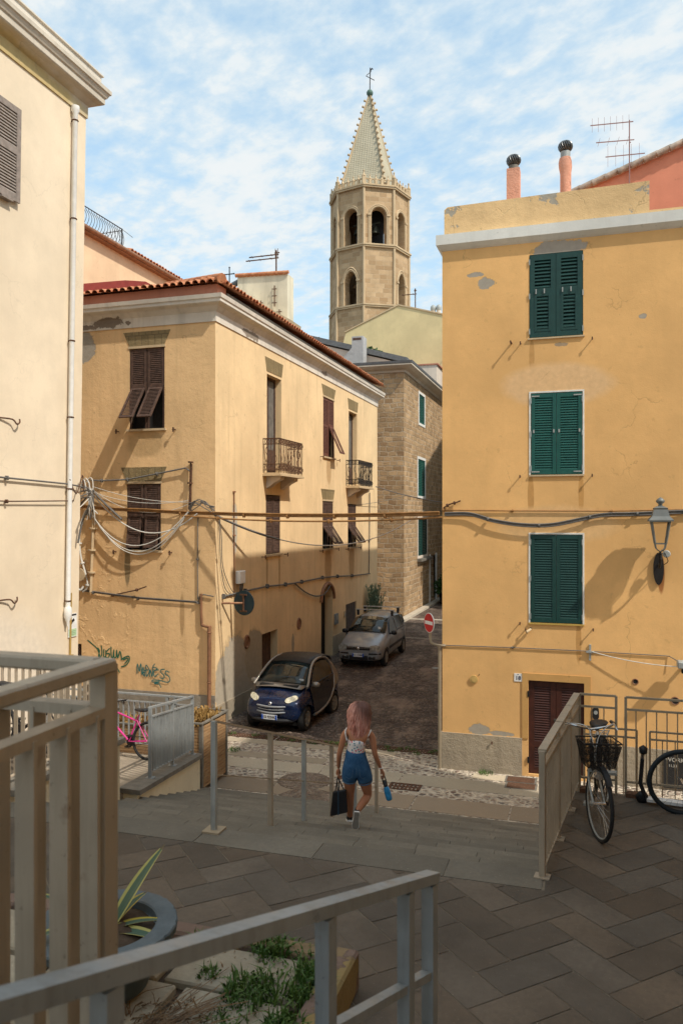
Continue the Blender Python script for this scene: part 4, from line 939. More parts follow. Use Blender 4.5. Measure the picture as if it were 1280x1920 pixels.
# angle of a vertex: seen from the eye, one edge stands 8 degrees left of the centre line
eye_dir = Vector((0, 0, 0)) - tc; base_a = math.atan2(eye_dir.y, eye_dir.x)
VA = [base_a - R(8.4) + k * PI / 4 for k in range(8)]
def ov_(k, r, z): a = VA[k % 8]; return tc + Vector((r * math.cos(a), r * math.sin(a), z))
Z1, Z2, Z3 = 24.0, 29.25, 34.45
def arch_face(mb, rec, P, w_, z0, z1, hw, sill, spring, pointed, depth):
    """face of width w_ (u from 0) with an arched opening; rec collects the recess"""
    m_ = w_ / 2; N = 10
    if hw is None: mb.quad(P(0, z0), P(w_, z0), P(w_, z1), P(0, z1)); return
    def top(u):
        x = min(1.0, abs(u - m_) / hw)
        return spring + hw * ((1.25 if pointed else 1.0) * math.sqrt(max(0, 1 - x * x)) if not pointed else 1.45 * (1 - x ** 1.7) ** .62)
    mb.quad(P(0, z0), P(m_ - hw, z0), P(m_ - hw, z1), P(0, z1)); mb.quad(P(m_ + hw, z0), P(w_, z0), P(w_, z1), P(m_ + hw, z1)); mb.quad(P(m_ - hw, z0), P(m_ + hw, z0), P(m_ + hw, sill), P(m_ - hw, sill))
    us = [m_ - hw * math.cos(PI * i / N) for i in range(N + 1)]
    for a, b in zip(us, us[1:]):
        mb.quad(P(a, top(a)), P(b, top(b)), P(b, z1), P(a, z1)); mb.quad(P(b, top(b)), P(a, top(a)), P(a, top(a), -depth), P(b, top(b), -depth))
    mb.quad(P(m_ - hw, sill), P(m_ - hw, spring), P(m_ - hw, spring, -depth), P(m_ - hw, sill, -depth)); mb.quad(P(m_ + hw, spring), P(m_ + hw, sill), P(m_ + hw, sill, -depth), P(m_ + hw, spring, -depth)); mb.quad(P(m_ + hw, sill), P(m_ - hw, sill), P(m_ - hw, sill, -depth), P(m_ + hw, sill, -depth))
    if rec is not None:
        for gr, rad in ((.10, .075), (.24, .07)):
            pts = [P(m_ - hw - gr, sill, .02)] + [P(m_ + (a - m_) * (hw + gr) / hw, spring + (top(a) - spring) * (hw + gr) / hw, .02) for a in us] + [P(m_ + hw + gr, sill, .02)]
            rec.tube(pts, rad, 6)
        for sg in (-1, 1): rec.pbox(P, m_ + sg * (hw + .2) - .16, m_ + sg * (hw + .2) + .16, spring - .1, spring + .06, 0, .14)
body = MB(); trim = MB(); ivis = []
for k in range(8):
    for (z0, z1, r_, hw, sill, spr, ptd) in ((0, Z1, RO * 1.03, None, 0, 0, 0), (Z1, Z2, RO * 1.0, .60 if k % 2 == 1 else None, Z1 + .15, Z1 + 2.3, 1), (Z2, Z3, RO * .985, .66, Z2 + .12, Z2 + 2.75, 0)):
        a, b = ov_(k, r_, 0), ov_(k + 1, r_, 0); L = (b - a).length; ud = (b - a) / L; nd = Vector((ud.y, -ud.x, 0))
        P = (lambda a, ud, nd: lambda u, z_, o=0: a + ud * u + nd * o + Vector((0, 0, z_)))(a, ud, nd)
        arch_face(body, trim, P, L, z0, z1, hw, sill, spr, ptd, .75)
    for (z0, z1, r_) in ((0, Z1, RO * 1.035), (Z1, Z2, RO * 1.01), (Z2, Z3 + .2, RO * .995)): trim.tube([ov_(k, r_, z0), ov_(k, r_, z1)], .13, 6)
mids = body.build('wall', M['tower'], tow, recalc=False)
for z_, r0 in ((Z1, 1.04), (Z2, 1.03), (Z3, 1.03)):
    for dz, dr in ((-.06, 0), (.08, .02)):
        for k in range(8): trim.bar(ov_(k, RO * (r0 + dr), z_ + dz), ov_(k + 1, RO * (r0 + dr), z_ + dz), .16, .13, ext=.03)
trim.build('stone_trim', M['tower_trim'], tow)
core = MB(); core.lathe([(1.3, 0), (1.3, Z3)], tc, 8); core.lathe([(0, Z3 + .02), (RO * .97, Z3 + .02)], tc, 8); core.build('dark_core', M['dark'], tow)
# bells hanging in the openings
for k in (7, 0):
    c0 = (ov_(k, RO * .62, Z2 + 1.5) + ov_(k + 1, RO * .62, Z2 + 1.5)) / 2
    f = MB(); f.lathe([(.42, 0), (.36, .12), (.26, .4), (.2, .62), (.08, .72), (0, .74)], c0, 14); f.bar(c0 + Vector((-.5, .2, .9)), c0 + Vector((.5, -.2, .9)), .12); f.build('bell', plain('bell_bronze', (.06, .065, .05), .5, .7), tow)
# parapet: little arches between pinnacled merlons
pin0 = arc0 = None
for k in range(8):
    a, b = ov_(k, RO * 1.0, Z3 + .1), ov_(k + 1, RO * 1.0, Z3 + .1); n = 5
    ang = math.atan2((b - a).y, (b - a).x)
    for i in range(n):
        p = a.lerp(b, i / n); q = a.lerp(b, (i + .5) / n); big = 1.15 if i == 0 else .82
        if pin0 is None:
            f = MB(); f.box((-.13, -.13, 0), (.13, .13, .62)); f.lathe([(.17, .62), (.17, .70), (.09, .74), (.05, 1.0), (.08, 1.05), (0, 1.16)], (0, 0, 0), 8); tow['local'] = 1
            pin0 = f.build('merlon', M['tower_trim'], tow); o = pin0
            f = MB(); w2 = .18; pts = [Vector((w2 * math.cos(j), 0, .36 + w2 * math.sin(j))) for j in (PI * jj / 8 for jj in range(9))]
            f.tube([(w2, 0, 0)] + pts + [(-w2, 0, 0)], .06, 5); arc0 = f.build('parapet_arch', M['tower_trim'], tow); oa = arc0
        else:
            o = pin0.copy(); COL.objects.link(o); o.parent = tow; oa = arc0.copy(); COL.objects.link(oa); oa.parent = tow
        o.location = p - tc; o.rotation_euler.z = ang; o.scale = (big, big, big); oa.location = q - tc; oa.rotation_euler.z = ang
del tow['local']
sp = MB(); RS = 3.1; AP = 44.1; SA = [base_a + R(25.6) + k * PI / 2 for k in range(4)]
def sv(k, r, z): a = SA[k % 4]; return tc + Vector((r * math.cos(a), r * math.sin(a), z))
for k in range(4): sp.quad(sv(k, RS, Z3 + .05), sv(k + 1, RS, Z3 + .05), sv(k + 1, .12, AP), sv(k, .12, AP))
sp.add([ov_(k, RO * 1.0, Z3 + .1) for k in range(8)], (tuple(range(8)),))
spo = sp.build('spire', M['spire'], tow)
rib = MB()
for k in range(4): rib.tube([sv(k, RS + .02, Z3), sv(k, .14, AP)], [.10, .05], 6)
rib.build('spire_rib', M['tower_trim'], spo)
cro = None
for k in range(4):
    for j in range(16):
        t_ = (j + .5) / 16.6; p = sv(k, RS, Z3).lerp(sv(k, .12, AP), t_)
        if cro is None:
            f = MB(); f.lathe([(.05, 0), (.06, .12), (.10, .16), (.125, .23), (.08, .30), (0, .33)], (0, 0, 0), 8, M=Matrix.Rotation(R(62), 4, 'Y')); spo['local'] = 1; cro = f.build('crocket', M['tower_trim'], spo); o = cro; del spo['local']
        else: o = cro.copy(); COL.objects.link(o); o.parent = spo
        o.location = p - tc; o.rotation_euler.z = SA[k]
f = MB(); f.lathe([(.0, AP - .1), (.2, AP + .02), (.30, AP + .2), (.30, AP + .34), (.2, AP + .52), (.0, AP + .6)], tc, 14); f.build('copper_ball', plain('verdigris', (.10, .17, .14), .7, .3), tow)
f = MB(); z_ = AP + .5; T_ = lambda x, zz: tc + RGT * x + Vector((0, 0, zz)); f.tube([T_(0, z_), T_(.04, z_ + 2.1)], .045, 6); f.tube([T_(-.35, z_ + 1.35), T_(.42, z_ + .95)], .035, 5); f.tube([T_(-.30, z_ + 1.4), T_(.12, z_ + 1.75)], .03, 5); f.tube([T_(.02, z_ + 1.75), T_(.2, z_ + 2.05), T_(.28, z_ + 1.95)], .06, 5)
f.build('weather_vane', M['iron'], tow)
# plain block added beyond the frame, right of the landing, to shade the square
ab = thing('added_shade_block', 'unseen plain ochre block added right of the landing to shade it', 'building', (8, 5, 0))
mb = MB(); mb.box((4.2, -9, 0), (5.6, 13.4, 15.2)); mb.build('wall', bpy.data.materials['door_surround_render'], ab)
for y in (-4, 0, 4, 8, 12):
    for z_ in (4.2, 7.6, 11):
        f = MB(); f.box((4.15, y - .55, z_), (4.199, y + .55, z_ + 1.8)); f.build('window', M['green_dark'], ab)
# ------------------------------------------------------------------ fences and railings
def slat_fence(name, label, a, b, h, posts, mat, drop=.13, bar=(.045, .010), pitch=.11, pw=.05, group=None, bot=.10, rail=(.05, .03), skip_lower=False, plates=True, breaks=()):
    """flat-bar fence from a to b (feet), bars set across the run; posts = fractions along it"""
    a = Vector(a); b = Vector(b); t = thing(name, label, 'fence', a, group); d = (b - a); L = Vector((d.x, d.y, 0)).length; up = Vector((0, 0, 1)); dn = d.normalized()
    side = dn.cross(up).normalized()
    for f_ in posts:
        p = a + d * f_; f = MB(); f.bar(p, p + up * (h - .01), pw * .8, pw, up=dn); 
        po = f.build('post', mat, t)
        if plates: f = MB(); f.bar(p + up * .004 , p + up * .016, .13, .11, up=dn); f.build('base_plate', mat, po)
    segs = [0, *breaks, 1]
    for s0, s1 in zip(segs, segs[1:]):
        q0 = a + d * (s0 + (.012 / L if s0 else 0)); q1 = a + d * (s1 - (.012 / L if s1 < 1 else 0))
        f = MB(); g_ = MB()
        f.bar(q0 + up * (h - rail[1] / 2 + .005), q1 + up * (h - rail[1] / 2 + .005), rail[0], rail[1], ext=.02 if len(segs) == 2 else 0)
        g_.bar(q0 + up * (h - drop), q1 + up * (h - drop), rail[0] * .8, rail[1] * .8); k_ = MB(); k_.bar(q0 + up * bot, q1 + up * bot, rail[0] * .8, .012); k_.build('bottom_rail', mat, t)
        f.build('top_rail', mat, t, bevel=.006 if h > 1.2 else 0); g_.build('lower_rail', mat, t)
    f = MB(); n = int(L / pitch)
    for i in range(n):
        p = a + d * ((i + .5) / n)
        if any(abs((i + .5) / n - q) * L < pw * .7 for q in posts): continue
        f.bar(p + up * bot, p + up * (h - drop), bar[0], bar[1], up=dn)
    f.build('bar_panel', mat, t)
    return t
# near fence beside the viewer (blurred): two runs meeting at a thick post
NF = Vector((-1.17, 1.73, 3.9)); NH = 1.235
slat_fence('flat_bar_fence', 'blurred beige flat bar fence running from the left foreground to its corner post', NF, (-1.17, -.6, 3.9), NH, (0, .62), M['galv_dull'], drop=.125, pitch=.112, pw=.056, rail=(.055, .035), bar=(.05, .012))
slat_fence('flat_bar_fence', 'blurred beige flat bar fence leading left from the near corner post', NF + Vector((-.03, 0, 0)), (-4.6, 1.73, 3.9), NH, (.5,), M['galv_dull'], drop=.125, pitch=.112, pw=.056, rail=(.055, .035), bar=(.05, .012))
# handrail along the upper steps
def hand(k): return Vector((-.505, 2.665, 4.285)).lerp(Vector((-.818, 1.19, 4.713)), k)
hr = thing('handrail', 'grey steel handrail sloping across the bottom of the view', 'handrail', (-.505, 2.665, 3.0))
dirn = (hand(1) - hand(0)).normalized()
f = MB(); f.bar(hand(-.008) - Vector((0, 0, .018)), hand(2.2) - Vector((0, 0, .018)), .048, .034); f.build('top_rail', M['galv_blue'], hr)
f = MB(); f.bar(hand(0) + Vector((0, 0, -.345)), hand(2.2) + Vector((0, 0, -.345)), .034, .026); f.build('lower_rail', M['galv_blue'], hr)
for k, bz in ((0.012, 1.15), (.14, 1.15), (.475, 1.15), (.985, 1.1), (1.6, 1.1)):
    p = hand(k); f = MB(); f.bar(p - Vector((0, 0, .04)), p - Vector((0, 0, bz)), .042, .042, up=dirn); f.build('post', M['galv_blue'], hr)
# open railing down the stairs: six posts, thin rails
def stairZ(y): return LZ if y < 7.1 else max(0, LZ - rise * (1 + int((y - 7.1) / tread + .02)))
sr = thing('stair_railing', 'steel post railing running down the middle of the stairs beside the woman', 'handrail', (-3.5, 7.05, LZ))
ps = [(-3.5, 7.03), (-3.45, 8.36), (-3.42, 9.40), (-3.40, 10.47), (-3.36, 11.5), (-3.3, 12.56)]
tops = []
for i, (x, y) in enumerate(ps):
    z_ = stairZ(y); tz = LZ - .344 * (y - 7.03) + 1.09 if i else LZ + 1.09; f = MB(); f.bar((x, y, z_ - .03), (x, y, tz), .05, .05, up=(0, 1, 0)); po = f.build('post', M['galv_dull'] if i % 2 else M['galv'], sr); tops.append(Vector((x, y, tz)))
    if i == 0: f = MB(); f.box((x - .09, y - .09, LZ), (x + .09, y + .09, LZ + .025)); f.build('base_plate', M['thinrail'], po)
f = MB()
for a, b in zip(tops, tops[1:]): f.bar(a, b, .045, .02, ext=.01)
f.build('top_rail', M['galv_dull'], sr); f = MB()
for a, b in zip(tops, tops[1:]): f.bar(a - Vector((0, 0, .53)), b - Vector((0, 0, .53)), .012, .012)
f.build('middle_rail', M['thinrail'], sr)
# beige fence at the right flank of the stairs
slat_fence('flat_bar_fence', 'beige flat bar fence with stepped joints at the right side of the stairs', (-.36, 6.97, LZ), (-.10, 9.32, LZ), 1.10, (.0, .37, .72, 1.0), M['galv_dull'], drop=.14, pitch=.10, pw=.06, rail=(.07, .04), bar=(.05, .010), breaks=(.42, .72))
# thin rail fence along the drop to the street
def thin_fence(label, x0, x1, y, low, off=0):
    t = thing('thin_fence', label, 'fence', (x0, y, LZ))
    for z_, u0, u1 in ((1.10, x0, x1), (.965, x0, x1), (.16, x0, x1)): MB().bar((u0, y, LZ + z_), (u1, y, LZ + z_), .03 if z_ > 1 else .022, .022).build('rail', M['thinrail'], t)
    f = MB(); n = int((x1 - x0) / .105)
    for i in range(1, n): f.tube([(x0 + (x1 - x0) * i / n, y, LZ + .16), (x0 + (x1 - x0) * i / n, y, LZ + .965)], .0065, 4)
    f.build('bar_panel', M['thinrail'], t)
    for x in (x0, x1): f = MB(); f.bar((x, y, LZ), (x, y, LZ + 1.10), .028, .028); f.build('post', M['thinrail'], t)
    if low:   # lower, wider loop in front of the drop
        f = MB(); a, b = low; yy = y + .42
        for z_ in (.66, .57): f.bar((a, yy, LZ + z_ - .03), (b, yy, LZ + z_ - .03), .02)
        f.tube([(a, yy, LZ + .63), (a, yy, LZ - .2)], .012, 5); f.tube([(b, yy, LZ + .63), (b, yy, LZ - .2)], .012, 5)
        k = int((b - a) / .13)
        for i in range(1, k): f.tube([(a + (b - a) * i / k, yy, LZ - .2), (a + (b - a) * i / k, yy, LZ + .54)], .006, 4)
        f.bar((a, yy, LZ - .1), (a, y, LZ - .02), .02); f.bar((b, yy, LZ - .1), (b, y, LZ - .02), .02)
        f.build('lower_frame', M['thinrail'], t)
    f = MB()
    for x in (x0 + .06, x1 - .1): f.box((x - .06, y - .07, LZ), (x + .06, y + .05, LZ + .05))
    f.build('foot', M['rusty'], t)
thin_fence('short panel of thin beige railing behind the bicycle with the basket', -.07, .32, 9.3, (-.02, .56))
thin_fence('long panel of thin beige railing behind the bicycle wheel at the right edge', .42, 3.4, 9.28, (.7, 3.4))
# fences on the left terraces
F1 = Vector((-6.08, 9.1, LZ + .13))
slat_fence('flat_bar_fence', 'far beige flat bar fence on the cream wall, seen between the blurred bars', F1, (-6.08, 5.4, LZ + .13), 1.08, (0.012, .36, .72), M['galv_dull'], drop=.14, pitch=.115, pw=.055, rail=(.055, .03), bar=(.05, .010))
slat_fence('flat_bar_fence', 'pale topped fence behind the black bicycle in front of the cream house', (-6.12, 9.1, LZ + .13), (-10.4, 9.1, LZ + .13), 1.08, (.02, .25, .5, .75, .97), M['galv_dull'], drop=.14, pitch=.115, pw=.055, rail=(.055, .03), bar=(.05, .010), breaks=(.25, .5, .75))
slat_fence('flat_bar_fence', 'short blue grey flat bar fence sloping down the ramp wall above the cream panel', (rampX(10.62), 10.62, rampZ(10.62) + .12), (rampX(13.1), 13.1, rampZ(13.1) + .12), 1.09, (0, .48, 1.0), M['galv_blue'], drop=.15, pitch=.155, pw=.06, rail=(.055, .03), bar=(.05, .010))
slat_fence('flat_bar_fence', 'grey flat bar fence behind the pink bicycle along the planters', (-7.0, 13.17, rampZ(13.15) + .12), (-10.3, 13.17, rampZ(13.15) + .12), 1.05, (.11, .16, .5, .97), M['galv_blue'], drop=.15, pitch=.115, pw=.055, rail=(.055, .03), bar=(.05, .010), breaks=(.135, .5))
# wooden planters on the street
def planter(label, x0, x1, y0, y1, z0, z1, M_=None):
    t = thing('wooden_planter', label, 'planter', ((x0 + x1) / 2, (y0 + y1) / 2, z0)); f = MB(); n = int((z1 - z0 - .12) / .062)
    for i in range(n):
        a = z0 + .10 + i * .062; 
        f.box((x0, y0 - .02, a), (x1, y0, a + .052)); f.box((x0, y1, a), (x1, y1 + .02, a + .052)); f.box((x1, y0 - .02, a), (x1 + .02, y1 + .02, a + .052)); f.box((x0 - .02, y0 - .02, a), (x0, y1 + .02, a + .052))
    f.build('slats', M['slats'], t)
    f = MB(); f.box((x0 + .01, y0 + .01, z0 + .08), (x1 - .01, y1 - .01, z1 - .14)); f.build('soil', M['soil'], t)
    f = MB()
    for (a, b, c, d) in ((x0 - .05, x1 + .05, y0 - .05, y0 + .01), (x0 - .05, x1 + .05, y1 - .01, y1 + .05), (x0 - .05, x0 + .01, y0 + .011, y1 - .011), (x1 - .01, x1 + .05, y0 + .011, y1 - .011)): f.box((a, c, z1 - .03), (b, d, z1))
    for x in (x0 + .0, x1 - .0):
        for y in (y0, y1): f.box((x - .035, y - .035, z0 + .02), (x + .035, y + .035, z1 - .031)); f.box((x - .02, y - .02, z0), (x + .02, y + .02, z0 + .019))
    f.build('frame', M['cap'], t)
    f = MB(); rr = random.Random(int(x0 * 100)); 
    for i in range(420):
        p = Vector((rr.uniform(x0 + .06, x1 - .06), rr.uniform(y0 + .06, y1 - .06), z1 - .14)); h = rr.uniform(.06, .24); d = Vector((rr.gauss(0, .07), rr.gauss(0, .07), h)); w_ = Vector((rr.uniform(-1, 1), rr.uniform(-1, 1), rr.uniform(-.3, .3))).normalized() * rr.uniform(.012, .035)
        f.add([p - w_ * .4, p + w_ * .4, p + d + w_, p + d - w_], ((0, 1, 2, 3),))
    f.build('dry_plants', M['dryplant'], t)
planter('tall slatted wooden planter with dry orange plants at the end of the ramp wall', -7.97, -7.30, 14.1, 15.2, 0, 1.41)
planter('long wooden planter with dry plants behind the pink bicycle fence', -10.3, -8.1, 14.05, 14.7, 0, 1.30)
# ------------------------------------------------------------------ cars
def carpaint(name, col, metal=.5, rough=.35): 
    return plain(name, col, rough, metal, var=.06, scale=3, spec=.5, coat=.6)
M['carblue'] = carpaint('blue_car_paint', (.005, .017, .062), .35, .26)
M['carblack'] = carpaint('black_car_paint', (.010, .011, .016), .2, .35)
M['carsilver'] = carpaint('silver_car_paint', (.30, .315, .335), .25, .35)
M['carsilver2'] = carpaint('warm_silver_frame', (.27, .245, .215), .5, .45)
def glass():
    g = G('tinted_glass'); p = g.obj(); c = g.mix(g.rng(g.noise(p, 2.6, 3), .4, .62), (.010, .014, .014), (.035, .05, .052)); return g.fin(c, .06, 0, .6)
M['carglass'] = glass()
def lampglass():
    g = G('headlamp_lens'); p = g.obj(); c = g.mix(g.rng(g.noise(p, 22, 2), .4, .6), (.55, .50, .34), (.75, .72, .58)); return g.fin(c, .15, 0, .5)
M['lens'] = lampglass()
M['lens_clear'] = plain('clear_lens', (.30, .33, .33), .12, .3, var=.5, scale=14)
M['plate'] = plain('plate_white', (.72, .74, .76), .5); M['plateblue'] = plain('plate_blue', (.02, .10, .50), .5)
# local frame of a car: x forward (0 at the nose, negative to the tail), y to its left, z up
def loft(stations, mirror=True):
    """stations: (x, [(y, z), ...]) half sections from keel to roof centre"""
    mb = MB(); n = len(stations[0][1]); vs = []
    for x, s_ in stations:
        for (y, z_) in s_: vs.append((x, y, z_))
        for (y, z_) in reversed(s_): vs.append((x, -y, z_))
    m_ = 2 * n; fs = []
    for i in range(len(stations) - 1):
        for k in range(m_): fs.append((i * m_ + k, i * m_ + (k + 1) % m_, (i + 1) * m_ + (k + 1) % m_, (i + 1) * m_ + k))
    fs += [tuple(range(m_ - 1, -1, -1)), tuple(range((len(stations) - 1) * m_, len(stations) * m_))]
    mb.add(vs, fs, None, True); return mb
def finish_body(mb, name, mat, t, cutters=(), bevel=True):
    o = mb.build(name, mat, t, recalc=True)
    bm = bmesh.new(); bm.from_mesh(o.data); bmesh.ops.remove_doubles(bm, verts=bm.verts, dist=.002); bmesh.ops.recalc_face_normals(bm, faces=bm.faces); bm.to_mesh(o.data); bm.free()
    tmp = []
    s_ = o.modifiers.new('sub', 'SUBSURF'); s_.levels = s_.render_levels = 2
    for (x, y, r_, w_) in cutters:
        c = MB(); c.lathe([(r_, -w_), (r_, w_)], (0, 0, 0), 24, M=Matrix.Rotation(PI / 2, 4, 'X')); c.v = [v + Vector((x, y, r_ * .86)) for v in c.v]
        co_ = c.build('cut', mat, None); tmp.append(co_); b = o.modifiers.new('b', 'BOOLEAN'); b.object = co_; b.operation = 'DIFFERENCE'; b.solver = 'EXACT'
    q = evaluated(o, name, mat, t)
    for c in tmp: bpy.data.objects.remove(c)
    q.data.set_sharp_from_angle(angle=R(42)) if hasattr(q.data, 'set_sharp_from_angle') else None
    q.name = name; return q
def car_wheel(t, x, y, r_, w_, spokes, steer=0, hub=.62):
    sg = 1 if y > 0 else -1
    Mx = Matrix.Translation((x, y, r_)) @ Matrix.Rotation(steer, 4, 'Z') @ Matrix.Rotation(-PI / 2 * sg, 4, 'X')
    T3 = lambda mb: (setattr(mb, 'v', [Mx @ v for v in mb.v]), mb)[1]
    f = MB(); f.lathe([(r_ * hub, -w_ / 2), (r_ * .93, -w_ / 2), (r_, -w_ * .36), (r_, w_ * .36), (r_ * .93, w_ / 2), (r_ * hub, w_ / 2), (r_ * hub, w_ * .2)], (0, 0, 0), 28); wh = T3(f).build('wheel', M['rubber'], t)
    f = MB(); f.lathe([(r_ * hub, w_ * .1), (r_ * hub + .003, w_ / 2 + .004), (r_ * hub * .9, w_ * .46), (r_ * hub * .86, w_ * .15)], (0, 0, 0), 28)
    for k in range(spokes):
        a = 2 * PI * k / spokes; f.bar((.03 * math.cos(a), .03 * math.sin(a), w_ * .40), (r_ * hub * .9 * math.cos(a), r_ * hub * .9 * math.sin(a), w_ * .40), .045, .03)
    f.lathe([(.06, w_ * .3), (.06, w_ * .46), (0, w_ * .47)], (0, 0, 0), 12); T3(f).build('rim', plain('alloy_rim', (.40, .38, .34), .4, .7), wh)
    f = MB(); f.lathe([(0, w_ * .12), (r_ * hub * .9, w_ * .12)], (0, 0, 0), 20); T3(f).build('brake_disc', M['dark'], wh)
def number_plate(t, x, z_, txt, w_=.40, h=.11):
    f = MB(); f.box((x, -w_ / 2, z_ - h / 2), (x + .012, w_ / 2, z_ + h / 2)); pl = f.build('number_plate', M['plate'], t)
    f = MB(); f.box((x + .0121, -w_ / 2, z_ - h / 2 + .001), (x + .014, -w_ / 2 + .045, z_ + h / 2 - .001)); f.build('country_band', M['plateblue'], pl); f = MB(); f.box((x + .0121, w_ / 2 - .045, z_ - h / 2 + .001), (x + .014, w_ / 2, z_ + h / 2 - .001)); f.build('country_band', M['plateblue'], pl)
    text_mesh(txt, .070, 'plate_number', M['blackplastic'], pl, frameM((x + .0135, 0, z_), (0, 1, 0), (0, 0, 1)), .001)

# --- small two seater
smart = thing('parked_car', 'small blue and black two seat car parked by the peeling wall', 'car', (0, 0, 0), local=True)
S = lambda *p: list(p)
stn = [(-.02, S((.30, .30), (.52, .32), (.60, .42), (.60, .56), (.55, .66), (.40, .72), (.20, .74), (0, .745))),
       (-.16, S((.40, .22), (.66, .26), (.71, .42), (.71, .62), (.66, .74), (.48, .82), (.22, .85), (0, .86))),
       (-.42, S((.45, .20), (.72, .24), (.752, .45), (.745, .68), (.70, .82), (.54, .93), (.25, .97), (0, .975))),
       (-.62, S((.45, .20), (.72, .24), (.755, .45), (.75, .70), (.71, .90), (.60, 1.01), (.28, 1.04), (0, 1.05))),
       (-1.02, S((.45, .20), (.72, .24), (.755, .45), (.752, .72), (.72, .93), (.60, 1.36), (.30, 1.44), (0, 1.45))),
       (-1.28, S((.45, .20), (.72, .24), (.755, .45), (.752, .74), (.72, .95), (.585, 1.46), (.30, 1.525), (0, 1.535))),
       (-1.75, S((.45, .20), (.72, .24), (.755, .45), (.752, .76), (.715, .98), (.575, 1.48), (.30, 1.54), (0, 1.55))),
       (-2.15, S((.45, .24), (.72, .28), (.75, .48), (.745, .78), (.70, 1.0), (.57, 1.40), (.30, 1.47), (0, 1.48))),
       (-2.42, S((.42, .30), (.66, .34), (.70, .50), (.69, .78), (.66, .98), (.55, 1.16), (.28, 1.22), (0, 1.23))),
       (-2.50, S((.36, .36), (.56, .40), (.60, .54), (.60, .76), (.56, .92), (.44, 1.02), (.22, 1.06), (0, 1.07)))]
WH = [(-.46, .66), (-.46, -.66), (-2.05, .66), (-2.05, -.66)]
finish_body(loft(stn), 'body', M['carblue'], smart, [(x, y * 1.02, .33, .13) for x, y in WH])
def panel(t, name, mat, pts, th=.012, smooth=True, sub_=0):
    """thin skin panel given as a grid of rows of points"""
    mb = MB(); n = len(pts[0]); vs = [p for r in pts for p in r]; fs = []
    for i in range(len(pts) - 1):
        for k in range(n - 1): fs.append((i * n + k, i * n + k + 1, (i + 1) * n + k + 1, (i + 1) * n + k))
    mb.add(vs, fs, None, smooth); o = mb.build(name, mat, None)
    o.modifiers.new('s', 'SOLIDIFY').thickness = th; o.modifiers['s'].offset = 0
    if sub_: q = o.modifiers.new('u', 'SUBSURF'); q.levels = q.render_levels = sub_
    r_ = evaluated(o, name, mat, t); r_.name = name; return r_
# roof skin, windscreen, silver frame, black door with side window
def arcrow(x, hw, z0, crown, n=7, bow=.0): return [(x + bow * (1 - (k / (n - 1) * 2 - 1) ** 2), hw * (1 - 2 * k / (n - 1)), z0 + crown * (1 - (k / (n - 1) * 2 - 1) ** 2)) for k in range(n)]
panel(smart, 'roof', plain('matt_dark_roof', (.022, .017, .015), .5), [arcrow(-1.06, .575, 1.425, .065, bow=.02), arcrow(-1.3, .575, 1.505, .06), arcrow(-1.75, .57, 1.525, .06), arcrow(-2.1, .56, 1.46, .06), arcrow(-2.3, .55, 1.33, .05)])
panel(smart, 'windscreen', M['carglass'], [arcrow(-.585, .645, 1.035, .05, bow=.08), arcrow(-.76, .625, 1.17, .05, bow=.07), arcrow(-.93, .59, 1.31, .055, bow=.05), arcrow(-1.07, .555, 1.415, .06, bow=.03)])
panel(smart, 'scuttle', M['carsilver2'], [arcrow(-.40, .60, .96, .045, bow=.05), arcrow(-.50, .645, .995, .045, bow=.06), arcrow(-.575, .66, 1.025, .045, bow=.08)])
